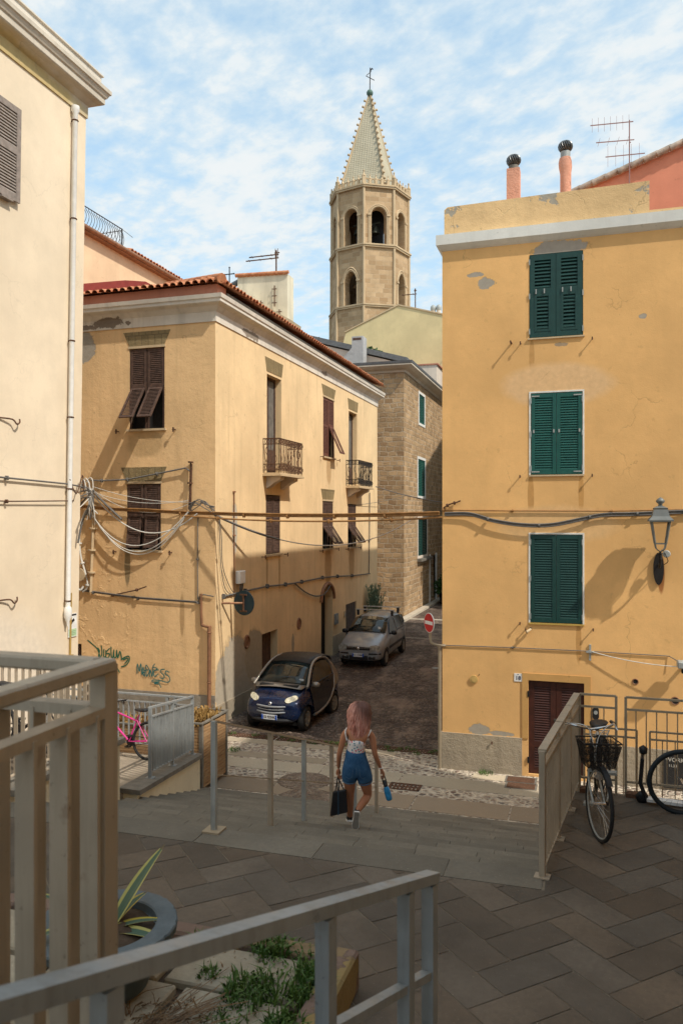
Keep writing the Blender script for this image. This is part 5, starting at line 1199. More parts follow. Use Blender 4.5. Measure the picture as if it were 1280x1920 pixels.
for sg in (1, -1):
    f = MB(); f.box((-.40, .12 * sg, .995), (-.53, .50 * sg, 1.045), M=Matrix.Rotation(0, 4, 'X')); f.build('intake_grille', M['blackplastic'], smart, bevel=.01)
    y = lambda z_: sg * (.765 if z_ < .75 else .765 - (z_ - .75) * .205 - max(0, z_ - 1.1) * .14)
    f = MB()   # silver safety cell: sill, pillars and roof edge in one sweep
    path = [(-.50, .99), (-.60, 1.06), (-.80, 1.24), (-1.0, 1.39), (-1.2, 1.475), (-1.5, 1.51), (-1.85, 1.46), (-2.03, 1.26), (-2.06, 1.0), (-1.96, .74), (-1.76, .50), (-1.45, .36), (-1.05, .30), (-.80, .30)]
    sp_ = smooth_path([(x, y(z_), z_) for x, z_ in path], 4); f.tube([p - Vector((0, sg * .012, 0)) for p in sp_], [.034] * len(sp_), 8); f.build('safety_cell', M['carsilver2'], smart)
    f = MB(); f.poly([(-1.86, y(1.44) * 1.003, 1.44), (-2.12, y(1.3) * 1.003, 1.3), (-2.30, y(1.0) * 1.0, 1.0), (-2.28, y(.82), .82), (-2.0, y(.72), .72), (-1.74, y(.46), .46), (-1.96, y(.74), .74), (-2.06, y(1.0), 1.0), (-2.03, y(1.26), 1.26)][::sg]); f.build('rear_quarter', M['carsilver2'], smart)
    dp = [(-.62, .98), (-.70, .66), (-.80, .36), (-1.05, .34), (-1.45, .40), (-1.74, .53), (-1.93, .76), (-2.02, 1.0)]; top_ = [(-2.0, 1.04), (-1.4, .985), (-.62, .99)]
    f = MB(); f.poly([(x, y(z_) + sg * .004, z_) for x, z_ in (dp + top_[:2])][::-sg]); do = f.build('door', M['carblack'], smart)
    wp = [(-.72, 1.03), (-1.35, 1.02), (-1.96, 1.06), (-1.97, 1.24), (-1.80, 1.42), (-1.5, 1.45), (-1.22, 1.42), (-1.02, 1.33), (-.86, 1.2)]
    f = MB(); f.poly([(x, y(z_) + sg * .004, z_) for x, z_ in wp][::-sg]); f.build('side_window', M['carglass'], do)
    f = MB(); f.bar((-.70, y(1.0) + sg * .008, 1.005), (-2.0, y(1.04) + sg * .008, 1.045), .02, .02); f.box((-1.62, y(.93) , .92), (-1.78, y(.93) + sg * .025, .945)); f.build('door_trim', M['blackplastic'], do)
    f = MB(); f.lathe([(0, -.09), (.05, -.075), (.068, 0), (.06, .06), (0, .08)], (0, 0, 0), 12, M=Matrix.Rotation(PI / 2, 4, 'X')); f.v = [Vector((v.x * .9 - .74, v.y * 1.15 + sg * .82, v.z + 1.03)) for v in f.v]; f.bar((-.74, sg * .7, 1.0), (-.74, sg * .78, 1.02), .04); f.build('mirror', M['carsilver2'], smart)
    # peanut shaped headlamp
    f = MB(); pts = []
    for k in range(20):
        a = 2 * PI * k / 20; r_ = .105 + .03 * math.cos(2 * a); pts.append((r_ * 1.15 * math.cos(a), r_ * .85 * math.sin(a)))
    N_ = Vector((.80, .32 * sg, .55)).normalized(); Ux = Vector((0, 0, 1)).cross(N_).normalized(); Uy = N_.cross(Ux); c0 = Vector((-.155, .475 * sg, .775)); ca, sa = math.cos(.35 * sg), math.sin(.35 * sg)
    f.prism([c0 + Ux * (p * ca - q * sa) + Uy * (p * sa + q * ca) + N_ * .035 for p, q in pts], -N_ * .07); f.build('headlight', M['lens'], smart)
    f = MB(); f.box((-.02, sg * .62, .3), (-.5, sg * .66, .36)); 
f = MB(); 
for z_, r_ in ((.615, .024), (.545, .012), (.475, .024)): f.tube([(.005 - .12 * (k / 8 * 2 - 1) ** 2 + .012, .46 * (1 - 2 * k / 8), z_ + (.012 if z_ > .55 else .03 if z_ < .5 else .02) * (k / 8 * 2 - 1) ** 2) for k in range(9)], r_, 6)
for sg in (1, -1): f.tube([(-.10, .455 * sg, .625), (-.125, .505 * sg, .57), (-.10, .455 * sg, .51)], .024, 6)
f.build('grille', M['carsilver'], smart)
f = MB(); f.tube([(.0 - .14 * (k / 8 * 2 - 1) ** 2, .52 * (1 - 2 * k / 8), .30) for k in range(9)], .05, 6); f.build('lower_lip', M['blackplastic'], smart)
f = MB(); f.tube([(.005, .03 * math.cos(k), .685 + .03 * math.sin(k)) for k in (j * PI / 6 for j in range(12))], .009, 5, closed=True); f.build('emblem', M['chrome'], smart)
number_plate(smart, .035, .385, 'CE 922HK')
f = MB(); f.bar((-.54, .35, 1.06), (-.62, -.15, 1.12), .018); f.bar((-.54, -.30, 1.06), (-.60, -.62, 1.09), .018); f.build('wiper', M['blackplastic'], smart)
f = MB(); f.box((-1.0, .05, 1.37), (-.97, .15, 1.41)); f.box((-.655, .44, 1.115), (-.63, .55, 1.155)); f.build('sticker', plain('pale_sticker', (.6, .65, .7), .6), smart)
for x, y in WH: car_wheel(smart, x, y, .285, .155, 6 if x > -1 else 8, steer=R(6) if x > -1 else 0)
f = MB(); f.box((-2.4, -.6, .17), (-.2, .6, .24)); f.build('underbody', M['dark'], smart)
smart.location = (-7.68, 18.58, .0); smart.rotation_euler = (0, 0, R(-94)); smart.scale = (1.18, 1.09, 1.10)

# --- silver hatchback with roof bars
panda = thing('parked_car', 'silver five door hatchback with roof bars parked further up the lane', 'car', (0, 0, 0), local=True)
stn = [(-.01, S((.40, .30), (.58, .32), (.64, .40), (.64, .52), (.60, .62), (.44, .68), (.22, .70), (0, .70))),
       (-.12, S((.50, .24), (.72, .28), (.755, .42), (.755, .58), (.72, .72), (.54, .80), (.26, .83), (0, .835))),
       (-.45, S((.52, .22), (.755, .26), (.785, .44), (.785, .66), (.75, .82), (.58, .93), (.28, .965), (0, .975))),
       (-.88, S((.52, .22), (.76, .26), (.79, .44), (.79, .68), (.765, .90), (.66, 1.02), (.32, 1.06), (0, 1.07))),
       (-1.02, S((.52, .22), (.76, .26), (.79, .44), (.79, .68), (.77, .92), (.665, 1.08), (.32, 1.12), (0, 1.13))),
       (-1.62, S((.52, .22), (.76, .26), (.79, .44), (.79, .70), (.775, .93), (.60, 1.45), (.32, 1.52), (0, 1.53))),
       (-2.0, S((.52, .22), (.76, .26), (.79, .44), (.79, .70), (.775, .94), (.60, 1.48), (.32, 1.55), (0, 1.56))),
       (-3.0, S((.52, .22), (.76, .28), (.79, .46), (.79, .72), (.77, .97), (.60, 1.46), (.32, 1.53), (0, 1.54))),
       (-3.36, S((.50, .28), (.74, .32), (.77, .48), (.77, .72), (.75, .97), (.62, 1.36), (.32, 1.42), (0, 1.43))),
       (-3.50, S((.46, .36), (.68, .40), (.72, .52), (.72, .72), (.70, .95), (.60, 1.12), (.30, 1.18), (0, 1.19)))]
WH = [(-.70, .70), (-.70, -.70), (-2.99, .70), (-2.99, -.70)]
finish_body(loft(stn), 'body', M['carsilver'], panda, [(x, y * 1.02, .335, .13) for x, y in WH])
panel(panda, 'windscreen', M['carglass'], [arcrow(-.93, .675, 1.055, .045, bow=.08), arcrow(-1.15, .655, 1.195, .05, bow=.07), arcrow(-1.38, .62, 1.335, .055, bow=.05), arcrow(-1.57, .585, 1.445, .06, bow=.03)])
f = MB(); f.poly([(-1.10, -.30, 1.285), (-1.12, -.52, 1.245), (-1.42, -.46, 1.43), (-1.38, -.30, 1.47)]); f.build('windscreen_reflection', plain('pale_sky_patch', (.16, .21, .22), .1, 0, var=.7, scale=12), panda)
f = MB(); f.box((-1.0, .40, 1.16), (-.985, .50, 1.24)); f.build('sticker', M['white'], panda)
for sg in (1, -1):
    y = lambda z_: sg * (.80 if z_ < .72 else .80 - (z_ - .72) * .10 - max(0, z_ - .95) * .235)
    for nm, wp in (('front_window', [(-1.14, .99), (-2.02, 1.0), (-2.02, 1.43), (-1.74, 1.43), (-1.5, 1.34)]), ('rear_window', [(-2.10, 1.0), (-2.95, 1.03), (-2.98, 1.40), (-2.10, 1.43)]), ('quarter_window', [(-3.03, 1.05), (-3.30, 1.12), (-3.25, 1.34), (-3.06, 1.39)])):
        f = MB(); f.poly([(x, y(z_) + sg * .004, z_) for x, z_ in wp][::-sg]); f.build(nm, M['carglass'], panda)
    f = MB(); f.box((-1.05, y(.55), .52), (-2.7, y(.55) + sg * .012, .60)); f.box((-1.15, y(.97) + sg * .0, .965), (-3.1, y(.97) + sg * .010, .98)); f.build('side_strip', M['blackplastic'], panda)
    for x in (-1.85, -2.75): f = MB(); f.box((x, y(.86), .85), (x - .17, y(.86) + sg * .03, .885)); f.build('door_handle', M['carsilver'], panda)
    for x in (-1.08, -2.06, -3.0): f = MB(); f.box((x, y(.62), .36), (x - .008, y(.62) + sg * .003, .98)); f.build('door_seam', M['blackplastic'], panda)
    f = MB(); f.lathe([(0, -.1), (.06, -.08), (.08, 0), (.06, .07), (0, .09)], (0, 0, 0), 12, M=Matrix.Rotation(PI / 2, 4, 'X')); f.v = [Vector((v.x * .8 - 1.22, v.y * 1.1 + sg * .90, v.z + 1.02)) for v in f.v]; f.bar((-1.22, sg * .74, 1.0), (-1.22, sg * .84, 1.0), .05); f.build('mirror', M['blackplastic'], panda)
    N_ = Vector((.85, .35 * sg, .25)).normalized(); Ux = Vector((0, 0, 1)).cross(N_).normalized(); Uy = N_.cross(Ux); c0 = Vector((-.085, .565 * sg, .685)); q = -sg
    f = MB(); f.prism([c0 + Ux * a * q * -1 + Uy * b + N_ * .03 for a, b in ((-.17, -.08), (.17, -.09), (.16, .06), (.02, .10), (-.17, .075))], -N_ * .08); f.build('headlight', M['lens_clear'], panda)
    f = MB(); f.lathe([(.055, 0), (.05, .03), (0, .035)], (0, 0, 0), 14, M=Matrix.Rotation(PI / 2, 4, 'Y')); f.v = [v + Vector((-.03, .47 * sg, .37)) for v in f.v]; f.build('fog_lamp', M['lens_clear'], panda)
    f = MB(); f.tube([(-.02, .36 * sg, .50), (-.05, .58 * sg, .50), (-.14, .745 * sg, .50)], .03, 6); f.build('bumper_strip', M['blackplastic'], panda)
    f = MB(); f.box((-.06, .35 * sg, .32), (.005, .58 * sg, .42)); f.build('fog_recess', M['blackplastic'], panda, bevel=.02)
f = MB(); f.box((-.06, -.40, .62), (.012, .40, .72)); f.build('grille', M['blackplastic'], panda, bevel=.012)
f = MB(); f.bar((.015, -.40, .685), (.015, .40, .685), .012, .01); f.bar((.015, -.40, .72), (.015, .40, .72), .012, .012); f.build('grille_bar', M['chrome'], panda)
f = MB(); f.box((-.06, -.32, .30), (.02, .32, .44)); f.build('lower_grille', M['blackplastic'], panda, bevel=.012)
f = MB(); f.lathe([(.055, 0), (.05, .012), (0, .016)], (0, 0, 0), 18, M=Matrix.Rotation(PI / 2, 4, 'Y')); f.v = [v + Vector((.015, 0, .672)) for v in f.v]; f.build('emblem', M['chrome'], panda)
number_plate(panda, .03, .46, 'CA 154MB')
f = MB(); f.bar((-.98, .5, 1.09), (-1.02, -.1, 1.14), .02); f.bar((-.98, -.05, 1.10), (-1.02, -.55, 1.12), .02); f.build('wiper', M['blackplastic'], panda)
for x in (-1.95, -2.75):
    f = MB(); f.bar((x, -.72, 1.67), (x, .72, 1.67), .05, .03); rb = f.build('roof_bar', plain('aluminium_bar', (.6, .6, .6), .35, .6), panda)
    for sg in (1, -1): f = MB(); f.prism([(x - .06, sg * .60, 1.655), (x + .06, sg * .60, 1.655), (x + .05, sg * .60, 1.47), (x - .05, sg * .60, 1.47)], (0, sg * .07, 0)); f.build('bar_foot', M['blackplastic'], rb)
for x, y in WH: car_wheel(panda, x, y, .29, .165, 7)
f = MB(); f.box((-3.3, -.6, .18), (-.2, .6, .26)); f.build('underbody', M['dark'], panda)
panda.location = (-7.62, 26.5, laneZ(27)); panda.rotation_euler = (R(-1.2), 0, R(-90 + 0.5))
panda.rotation_euler = (0, R(1.26), R(-91)); panda.scale = (1.12, 1.04, 1.07)
# ------------------------------------------------------------------ bicycles: x forward from the rear hub, y left, z up
def bicycle(name, label, frame_mat, kind='city', basket=False, steer=0, tyre=None, r=.345, group=None):
    t = thing(name, label, 'bicycle', (0, 0, 0), group, local=True); wb = 1.06
    V = Vector; head_b = V((.86, 0, .62)); head_t = V((.80, 0, .86)); bb = V((.43, 0, .30)); seat_t = V((.24, 0, .80)); rear = V((0, 0, r)); front = V((wb, 0, r))
    axis = (head_t - head_b).normalized(); Q = Matrix.Translation(head_b) @ Matrix.Rotation(steer, 4, axis) @ Matrix.Translation(-head_b)
    f = MB()
    if kind == 'city':
        f.tube(smooth_path([head_t - axis * .05, V((.66, 0, .52)), V((.5, 0, .36)), bb], 4), .017, 8); f.tube([head_b + axis * .03, bb + V((-.02, 0, .08))], .015, 8)
    else:
        f.tube([head_t - axis * .04, V((.285, 0, .68))], .017, 8); f.tube([head_b + axis * .02, bb], .02, 8)
    f.tube([bb, seat_t], .016, 8); f.tube([head_b - axis * .02, head_t], .021, 8)
    for sg in (-1, 1): f.tube([bb + V((0, sg * .03, 0)), rear + V((0, sg * .06, 0))], .010, 6); f.tube([V((.27, sg * .02, .70)), rear + V((0, sg * .06, 0))], .009, 6)
    f.build('frame', frame_mat, t)
    f = MB(); 
    for sg in (-1, 1): f.tube([Q @ v for v in smooth_path([head_b + V((.01, sg * .045, -.02)), V((.93, sg * .055, .50)), front + V((0, sg * .055, 0))], 4)], .011, 6)
    f.bar(Q @ (head_b + V((.01, -.05, -.01))), Q @ (head_b + V((.01, .05, -.01))), .03); f.build('fork', frame_mat if kind != 'city' else M['galv'], t)
    for c, q, nm in ((rear, Matrix.Identity(4), 'rear'), (front, Q, 'front')):
        f = MB(); f.tube([q @ (c + V((r * .965 * math.cos(a), 0, r * .965 * math.sin(a)))) for a in (2 * PI * k / 40 for k in range(40))], .019 if kind == 'city' else .024, 8, closed=True); w_ = f.build('wheel', tyre or M['rubber'], t)
        f = MB(); f.tube([q @ (c + V((r * .905 * math.cos(a), 0, r * .905 * math.sin(a)))) for a in (2 * PI * k / 40 for k in range(40))], .009, 6, closed=True); f.build('rim', M['galv'] if kind == 'city' else M['iron'], w_)
        f = MB()
        for k in range(28): a = 2 * PI * k / 28; b = a + (.5 if k % 2 else -.5); f.tube([q @ (c + V((.02 * math.cos(b), (.025 if k % 4 < 2 else -.025), .02 * math.sin(b)))), q @ (c + V((r * .9 * math.cos(a), 0, r * .9 * math.sin(a))))], .0013, 3)
        f.tube([q @ (c + V((0, -.06, 0))), q @ (c + V((0, .06, 0)))], .018, 8); f.build('spokes', M['chrome'], w_)
        if kind == 'city':
            f = MB(); a0, a1 = (.35, 2.9) if nm == 'rear' else (.75, 2.5); pts = [q @ (c + V(((r + .03) * math.cos(a0 + (a1 - a0) * k / 16), 0, (r + .03) * math.sin(a0 + (a1 - a0) * k / 16)))) for k in range(17)]
            sd = (q.to_3x3() @ V((0, 1, 0))) * .025
            for p0, p1 in zip(pts, pts[1:]): f.add([p0 - sd, p0 + sd, p1 + sd, p1 - sd], ((0, 1, 2, 3),))
            f.build('mudguard', M['blackplastic'], t)
    st_ = head_t + axis * .13; f = MB(); f.tube([Q @ head_t, Q @ st_], .013, 8)
    if kind == 'city':
        for sg in (-1, 1): f.tube([Q @ v for v in smooth_path([st_, st_ + V((.05, sg * .08, .03)), st_ + V((.03, sg * .2, .05)), st_ + V((-.12, sg * .28, .04)), st_ + V((-.2, sg * .285, .035))], 5)], .012, 8)
    else:
        f.tube([Q @ (st_ + V((.05, -.30, .02))), Q @ (st_ + V((.06, 0, 0))), Q @ (st_ + V((.05, .30, .02)))], .013, 8); f.tube([Q @ st_, Q @ (st_ + V((.06, 0, 0)))], .015, 6)
    hb = f.build('handlebar', M['chrome'] if kind == 'city' else M['iron'], t)
    for sg in (-1, 1):
        g0 = st_ + (V((-.10, sg * .275, .04)) if kind == 'city' else V((.05, sg * .19, .015))); g1 = st_ + (V((-.22, sg * .29, .03)) if kind == 'city' else V((.05, sg * .31, .02)))
        f = MB(); f.tube([Q @ g0, Q @ g1], .018, 8); f.build('grip', M['blackplastic'], hb)
        f = MB(); f.tube([Q @ (g0 + V((.02, 0, -.01))), Q @ (g0 + V((.05, sg * .02, -.05))), Q @ (g1 + V((.06, sg * .02, -.06)))], .006, 5); f.build('brake_lever', M['chrome'] if kind == 'city' else M['iron'], hb)
        f = MB(); f.tube([Q @ v for v in smooth_path([g0 + V((.03, 0, 0)), st_ + V((.16, sg * .12, .08)), st_ + V((.14, sg * .03, -.05)), head_b + V((.06, 0, .08))], 5)], .0035, 4); f.build('brake_cable', M['white'] if kind == 'city' else M['iron'], hb)
    # saddle: lofted wedge
    f = MB(); sec = []
    for x, w_, h in ((-.15, .07, .015), (-.11, .10, .035), (-.03, .085, .035), (.06, .04, .03), (.13, .022, .02)): sec.append([V((.205 + x, w_ * math.cos(a), .885 + h * math.sin(a) + (.012 if x < -.1 else 0))) for a in (2 * PI * k / 10 for k in range(10))])
    vs = [p for s_ in sec for p in s_]; fs = [(i * 10 + k, i * 10 + (k + 1) % 10, (i + 1) * 10 + (k + 1) % 10, (i + 1) * 10 + k) for i in range(4) for k in range(10)] + [tuple(range(9, -1, -1)), tuple(range(40, 50))]; f.add(vs, fs, None, True); f.build('saddle', M['blackplastic'], t, recalc=True)
    f = MB(); f.tube([seat_t - V((-.01, 0, .02)), V((.215, 0, .87))], .013, 8); f.build('seat_post', M['chrome'], t)
    f = MB(); f.lathe([(.095, -.003), (.095, .003)], (0, 0, 0), 24, M=Matrix.Rotation(PI / 2, 4, 'X')); f.v = [v + bb + V((0, -.05, 0)) for v in f.v]; f.tube([bb + V((0, -.06, 0)), bb + V((.10, -.075, -.13))], .012, 6); f.tube([bb + V((0, .06, 0)), bb + V((-.10, .075, .13))], .012, 6); ck = f.build('crankset', M['iron'], t)
    for sg, p in ((-1, V((.10, -.12, -.13))), (1, V((-.10, .12, .13)))): f = MB(); f.box(bb + p + V((-.045, -.045, -.013)), bb + p + V((.045, .045, .013))); f.build('pedal', M['galv'] if kind == 'city' else M['blackplastic'], ck)
    f = MB(); f.tube([bb + V((0, -.05, .095)), rear + V((0, -.05, .04))], .006, 4); f.tube([bb + V((0, -.05, -.095)), rear + V((0, -.05, -.04))], .006, 4); f.build('chain', M['iron'], t)
    if kind == 'city':
        f = MB()
        for sg in (-1, 1): f.bar((.12, sg * .06, .735), (-.22, sg * .06, .735), .012); f.bar((-.05, sg * .06, .735), (0, sg * .07, r), .009)
        for x in (-.2, -.1, 0): f.bar((x, -.06, .735), (x, .06, .735), .01)
        f.build('rear_rack', M['galv'], t)
    if basket:
        f = MB(); c = V((1.0, 0, .70)); 
        def ring(k): return [(c.x + sx * (.10 + .04 * k), sy * (.13 + .05 * k), c.z + .24 * k) for sx, sy in ((-1, -1), (1, -1), (1, 1), (-1, 1))]
        for k in (0, .33, .66, 1): f.tube([Q @ V(p) for p in ring(k)], .004 if k < 1 else .007, 4, closed=True)
        lo, hi = ring(0), ring(1)
        for e in range(4):
            for i in range(9): u_ = i / 9; f.tube([Q @ V(lo[e]).lerp(V(lo[(e + 1) % 4]), u_), Q @ V(hi[e]).lerp(V(hi[(e + 1) % 4]), u_)], .0025, 3)
        for i in range(7): f.tube([Q @ V(lo[0]).lerp(V(lo[3]), i / 6), Q @ V(lo[1]).lerp(V(lo[2]), i / 6)], .003, 3)
        ba = f.build('basket', M['iron'], t)
        f = MB()
        for e in range(4): f.quad(*(Q @ V(p) for p in (V(lo[e]) * 1, V(lo[(e + 1) % 4]), V(hi[(e + 1) % 4]).lerp(V(lo[(e + 1) % 4]), .1), V(hi[e]).lerp(V(lo[e]), .1))))
        gm = G('basket_mesh'); tr = gm.n('BsdfTransparent'); mx = gm.n('MixShader'); vv = gm.vor(gm.obj(), 95); gm.set(mx.inputs[0], gm.rng(vv.outputs['Distance'], .3, .45, .25, .85)); gm.t.links.new(tr.outputs[0], mx.inputs[1]); gm.t.links.new(gm.b.outputs[0], mx.inputs[2]); gm.t.links.new(mx.outputs[0], gm.out.inputs[0])
        f.build('mesh_panel', gm.fin((.03, .024, .02), .6), ba)
        f = MB(); f.lathe([(.045, 0), (.05, .04), (.02, .07)], (0, 0, 0), 12, M=Matrix.Rotation(-PI / 2, 4, 'Y')); f.v = [Q @ (v + V((1.07, 0, .62))) for v in f.v]; f.build('lamp', M['chrome'], t)
    return t
b1 = bicycle('bicycle', 'black city bicycle with front wire basket leaning on the beige fence', M['blackplastic'], 'city', True, steer=R(27))
b1.location = (.22, 8.98, LZ); b1.rotation_euler = (R(5), 0, R(-97))
b2 = bicycle('bicycle', 'dark bicycle cut by the right edge, its whole wheel in front of thin railings', M['iron'], 'mtb', False, steer=R(8), tyre=plain('blue_black_tyre', (.014, .02, .026), .7))
b2.location = (2.02, 8.86, LZ); b2.rotation_euler = (R(-4), 0, R(178))
b3 = bicycle('bicycle', 'bright pink bicycle leaning on the grey fence in the ramp passage', plain('pink_paint', (.62, .035, .25), .35, 0, spec=.5), 'mtb', False, steer=R(-12))
b3.location = (-7.68, 12.72, rampZ(12.72)); b3.rotation_euler = (R(6), 0, R(176))
b4 = bicycle('bicycle', 'black bicycle on the upper terrace behind the blurred fence at the left', M['iron'], 'mtb', False, steer=R(15))
b4.location = (-7.5, 8.55, LZ); b4.rotation_euler = (R(-5), 0, R(2))
# white child scooter lying behind the thin rail
t = thing('kick_scooter', 'white and black kick scooter lying by the thin railing behind the bicycle wheel', 'scooter', (.75, 9.45, LZ), local=True)
f = MB(); f.bar((.0, 0, .06), (.62, .05, .02), .11, .03); f.build('deck', M['white'], t); f = MB(); f.tube([(-.0, 0, .06), (-.06, 0, .22), (-.04, -.02, .5)], .022, 8); f.build('steering_column', M['blackplastic'], t)
f = MB(); f.tube([(-.05, -.10, .5), (-.03, .08, .52)], .02, 6); f.lathe([(0, -.05), (.04, -.03), (.045, .03), (0, .06)], (-.03, 0, .58), 10); f.build('handle', M['blackplastic'], t)
for x in (-.04, .6): f = MB(); f.lathe([(.02, -.02), (.065, -.02), (.065, .02), (.02, .02)], (0, 0, 0), 16, M=Matrix.Rotation(PI / 2, 4, 'X')); f.v = [v + Vector((x, .03, .065)) for v in f.v]; f.build('wheel', M['blackplastic'], t)
t.location = (.62, 9.08, LZ)

# ------------------------------------------------------------------ wall lantern, signs, boxes
lp = thing('wall_lantern', 'grey iron street lantern on a bracket on the ochre facade', 'street lamp', PR(1.40, 4.4, 0))
A = PR(1.40, 0, .42); f = MB(); f.prism([PR(1.40 + .10 * math.cos(k), 4.46 + .33 * math.sin(k), 0) for k in (2 * PI * j / 20 for j in range(20))], PR(0, 0, .05) - PR(0, 0, 0)); f.build('back_plate', M['iron'], lp)
f = MB(); f.tube(smooth_path([PR(1.40, 4.55, .05), PR(1.40, 4.50, .25), PR(1.40, 4.62, .40), PR(1.40, 4.82, .42)], 5), .022, 8); f.tube(smooth_path([PR(1.40, 4.75, .05), PR(1.46, 4.85, .2), PR(1.52, 4.72, .28), PR(1.56, 4.62, .2), PR(1.50, 4.55, .1)], 5), .008, 5)
for k in range(4): f.lathe([(.03, 0), (.045, .012), (.03, .03)], A + Vector((0, 0, 4.66 + .035 * k)), 10)
f.build('bracket', M['iron'], lp)
f = MB(); lo = [(-.10, -.10), (.10, -.10), (.10, .10), (-.10, .10)]; hi = [(-.165, -.165), (.165, -.165), (.165, .165), (-.165, .165)]; zl, zh = 4.98, 5.42
for (a, b), (c, d) in zip(lo, hi): f.bar(A + Vector((a, b, zl)), A + Vector((c, d, zh)), .026)
for i in range(4): f.bar(A + Vector((*lo[i], zl)), A + Vector((*lo[(i + 1) % 4], zl)), .024, ext=.01); f.bar(A + Vector((*hi[i], zh)), A + Vector((*hi[(i + 1) % 4], zh)), .024, ext=.01)
for i in range(4): f.tube(smooth_path([A + Vector((*lo[i], zl)), A + Vector((lo[i][0] * .75, lo[i][1] * .75, zl - .1)), A + Vector((0, 0, zl - .16))], 4), .012, 5)
f.build('frame', M['lampgrey'], lp)
f = MB()
def sq(r_, z_): return [A + Vector((sx * r_, sy * r_, z_)) for sx, sy in ((-1, -1), (1, -1), (1, 1), (-1, 1))]
prof = [(.225, 5.42), (.225, 5.45), (.16, 5.52), (.155, 5.54), (.125, 5.66), (.135, 5.68), (.06, 5.72)]
vs = [p for r_, z_ in prof for p in sq(r_, z_)]; fs = [(i * 4 + k, i * 4 + (k + 1) % 4, (i + 1) * 4 + (k + 1) % 4, (i + 1) * 4 + k) for i in range(len(prof) - 1) for k in range(4)] + [(3, 2, 1, 0)]
f.add(vs, fs); f.lathe([(.05, 5.70), (.035, 5.76), (.08, 5.80), (.085, 5.83), (.05, 5.87), (.02, 5.89), (0, 5.90)], A, 14); f.build('hood', M['lampgrey'], lp)
gl = G('lantern_glass'); gl.b.inputs['Transmission Weight'].default_value = 1.0; gl.b.inputs['IOR'].default_value = 1.02
f = MB()
for i in range(4): f.quad(A + Vector((*[q * .97 for q in lo[i]], zl + .01)), A + Vector((*[q * .97 for q in lo[(i + 1) % 4]], zl + .01)), A + Vector((*[q * .97 for q in hi[(i + 1) % 4]], zh - .01)), A + Vector((*[q * .97 for q in hi[i]], zh - .01)))
f.build('glass', gl.fin((.9, .9, .9), .05), lp)
f = MB(); f.lathe([(.075, 0), (.075, .05), (.06, .06)], (0, 0, 0), 16, M=Matrix.Rotation(PI / 2, 4, 'X')); f.v = [v + PR(1.53, 4.77, .2) for v in f.v]; f.build('junction_box', M['galv'], lp)
# house number
t = thing('house_number', 'white house number tile reading 18 on the ochre wall', 'house number', PR(-1.385, 2.1, 0)); f = MB(); f.pbox(PR, -1.465, -1.30, 2.0, 2.17, 0, .012); f.build('tile', M['white'], t)
o = text_mesh('18', .115, 'number', plain('navy_ink', (.01, .012, .06), .5), None, frameM(PR(-1.383, 2.072, .0125), (1, 0, 0), (0, 0, 1)), .003); o.parent = t; o.location = -Vector(t.location)
f = MB(); f.pbox(PR, -1.40, -1.37, 2.145, 2.155, .0121, .014); o2 = f.build('small_mark', bpy.data.materials['navy_ink'], t)
def part_disc(P, u, z_, r_, o0, o1, mat, name, parent, n=18):
    f = MB(); f.prism([P(u + r_ * math.cos(k), z_ + r_ * math.sin(k), o0) for k in (2 * PI * j / n for j in range(n))], P(0, 0, o1) - P(0, 0, o0)); return f.build(name, mat, parent)
t = thing('wall_vent', 'round yellow vent cover low on the ochre wall', 'vent', PR(-2.32, 2.0, 0)); part_disc(PR, -2.32, 1.99, .085, 0, .03, plain('yellow_vent', (.55, .37, .13), .6), 'cover', t); part_disc(PR, -2.31, 1.99, .055, .03, .038, bpy.data.materials['yellow_vent'], 'lid', t); f = MB(); f.tube([PR(-2.22, 2.07, .0), PR(-2.2, 2.12, .03)], .008, 4); f.build('clip', M['rusty'], t)
for (u, z_, r_, l) in ((.96, 2.14, .055, 'small dark round vent hole with pale rim on the ochre wall'), (1.71, 1.80, .075, 'larger dark round hole in the ochre wall above the thin railing')):
    t = thing('vent_hole', l, 'vent', PR(u, z_, 0)); f = MB(); f.tube([PR(u + r_ * math.cos(k), z_ + r_ * math.sin(k), .004) for k in (2 * PI * j / 16 for j in range(16))], .012, 6, closed=True); f.build('rim', M['copper'], t); part_disc(PR, u, z_, r_, .001, .004, M['dark'], 'hole', t)
# intercom and letter slot beside the door
t = thing('intercom', 'dark oval intercom beside the dark red door of number 18', 'intercom', PR(.18, 1.45, 0)); f = MB(); f.prism([PR(.19 + .065 * math.cos(k) , 1.44 + (.06 if math.sin(k) > 0 else -.06) + .07 * math.sin(k), 0) for k in (2 * PI * j / 20 for j in range(20))], PR(0, 0, .04) - PR(0, 0, 0)); f.build('housing', M['blackplastic'], t); part_disc(PR, .19, 1.46, .04, .04, .046, M['galv'], 'speaker', t)
t = thing('bell_plate', 'small pale bell plate below the oval intercom', 'doorbell', PR(.19, 1.14, 0)); f = MB(); f.pbox(PR, .13, .25, 1.08, 1.20, 0, .02); f.build('plate', M['white'], t); part_disc(PR, .21, 1.13, .025, .02, .026, M['blackplastic'], 'button', t)
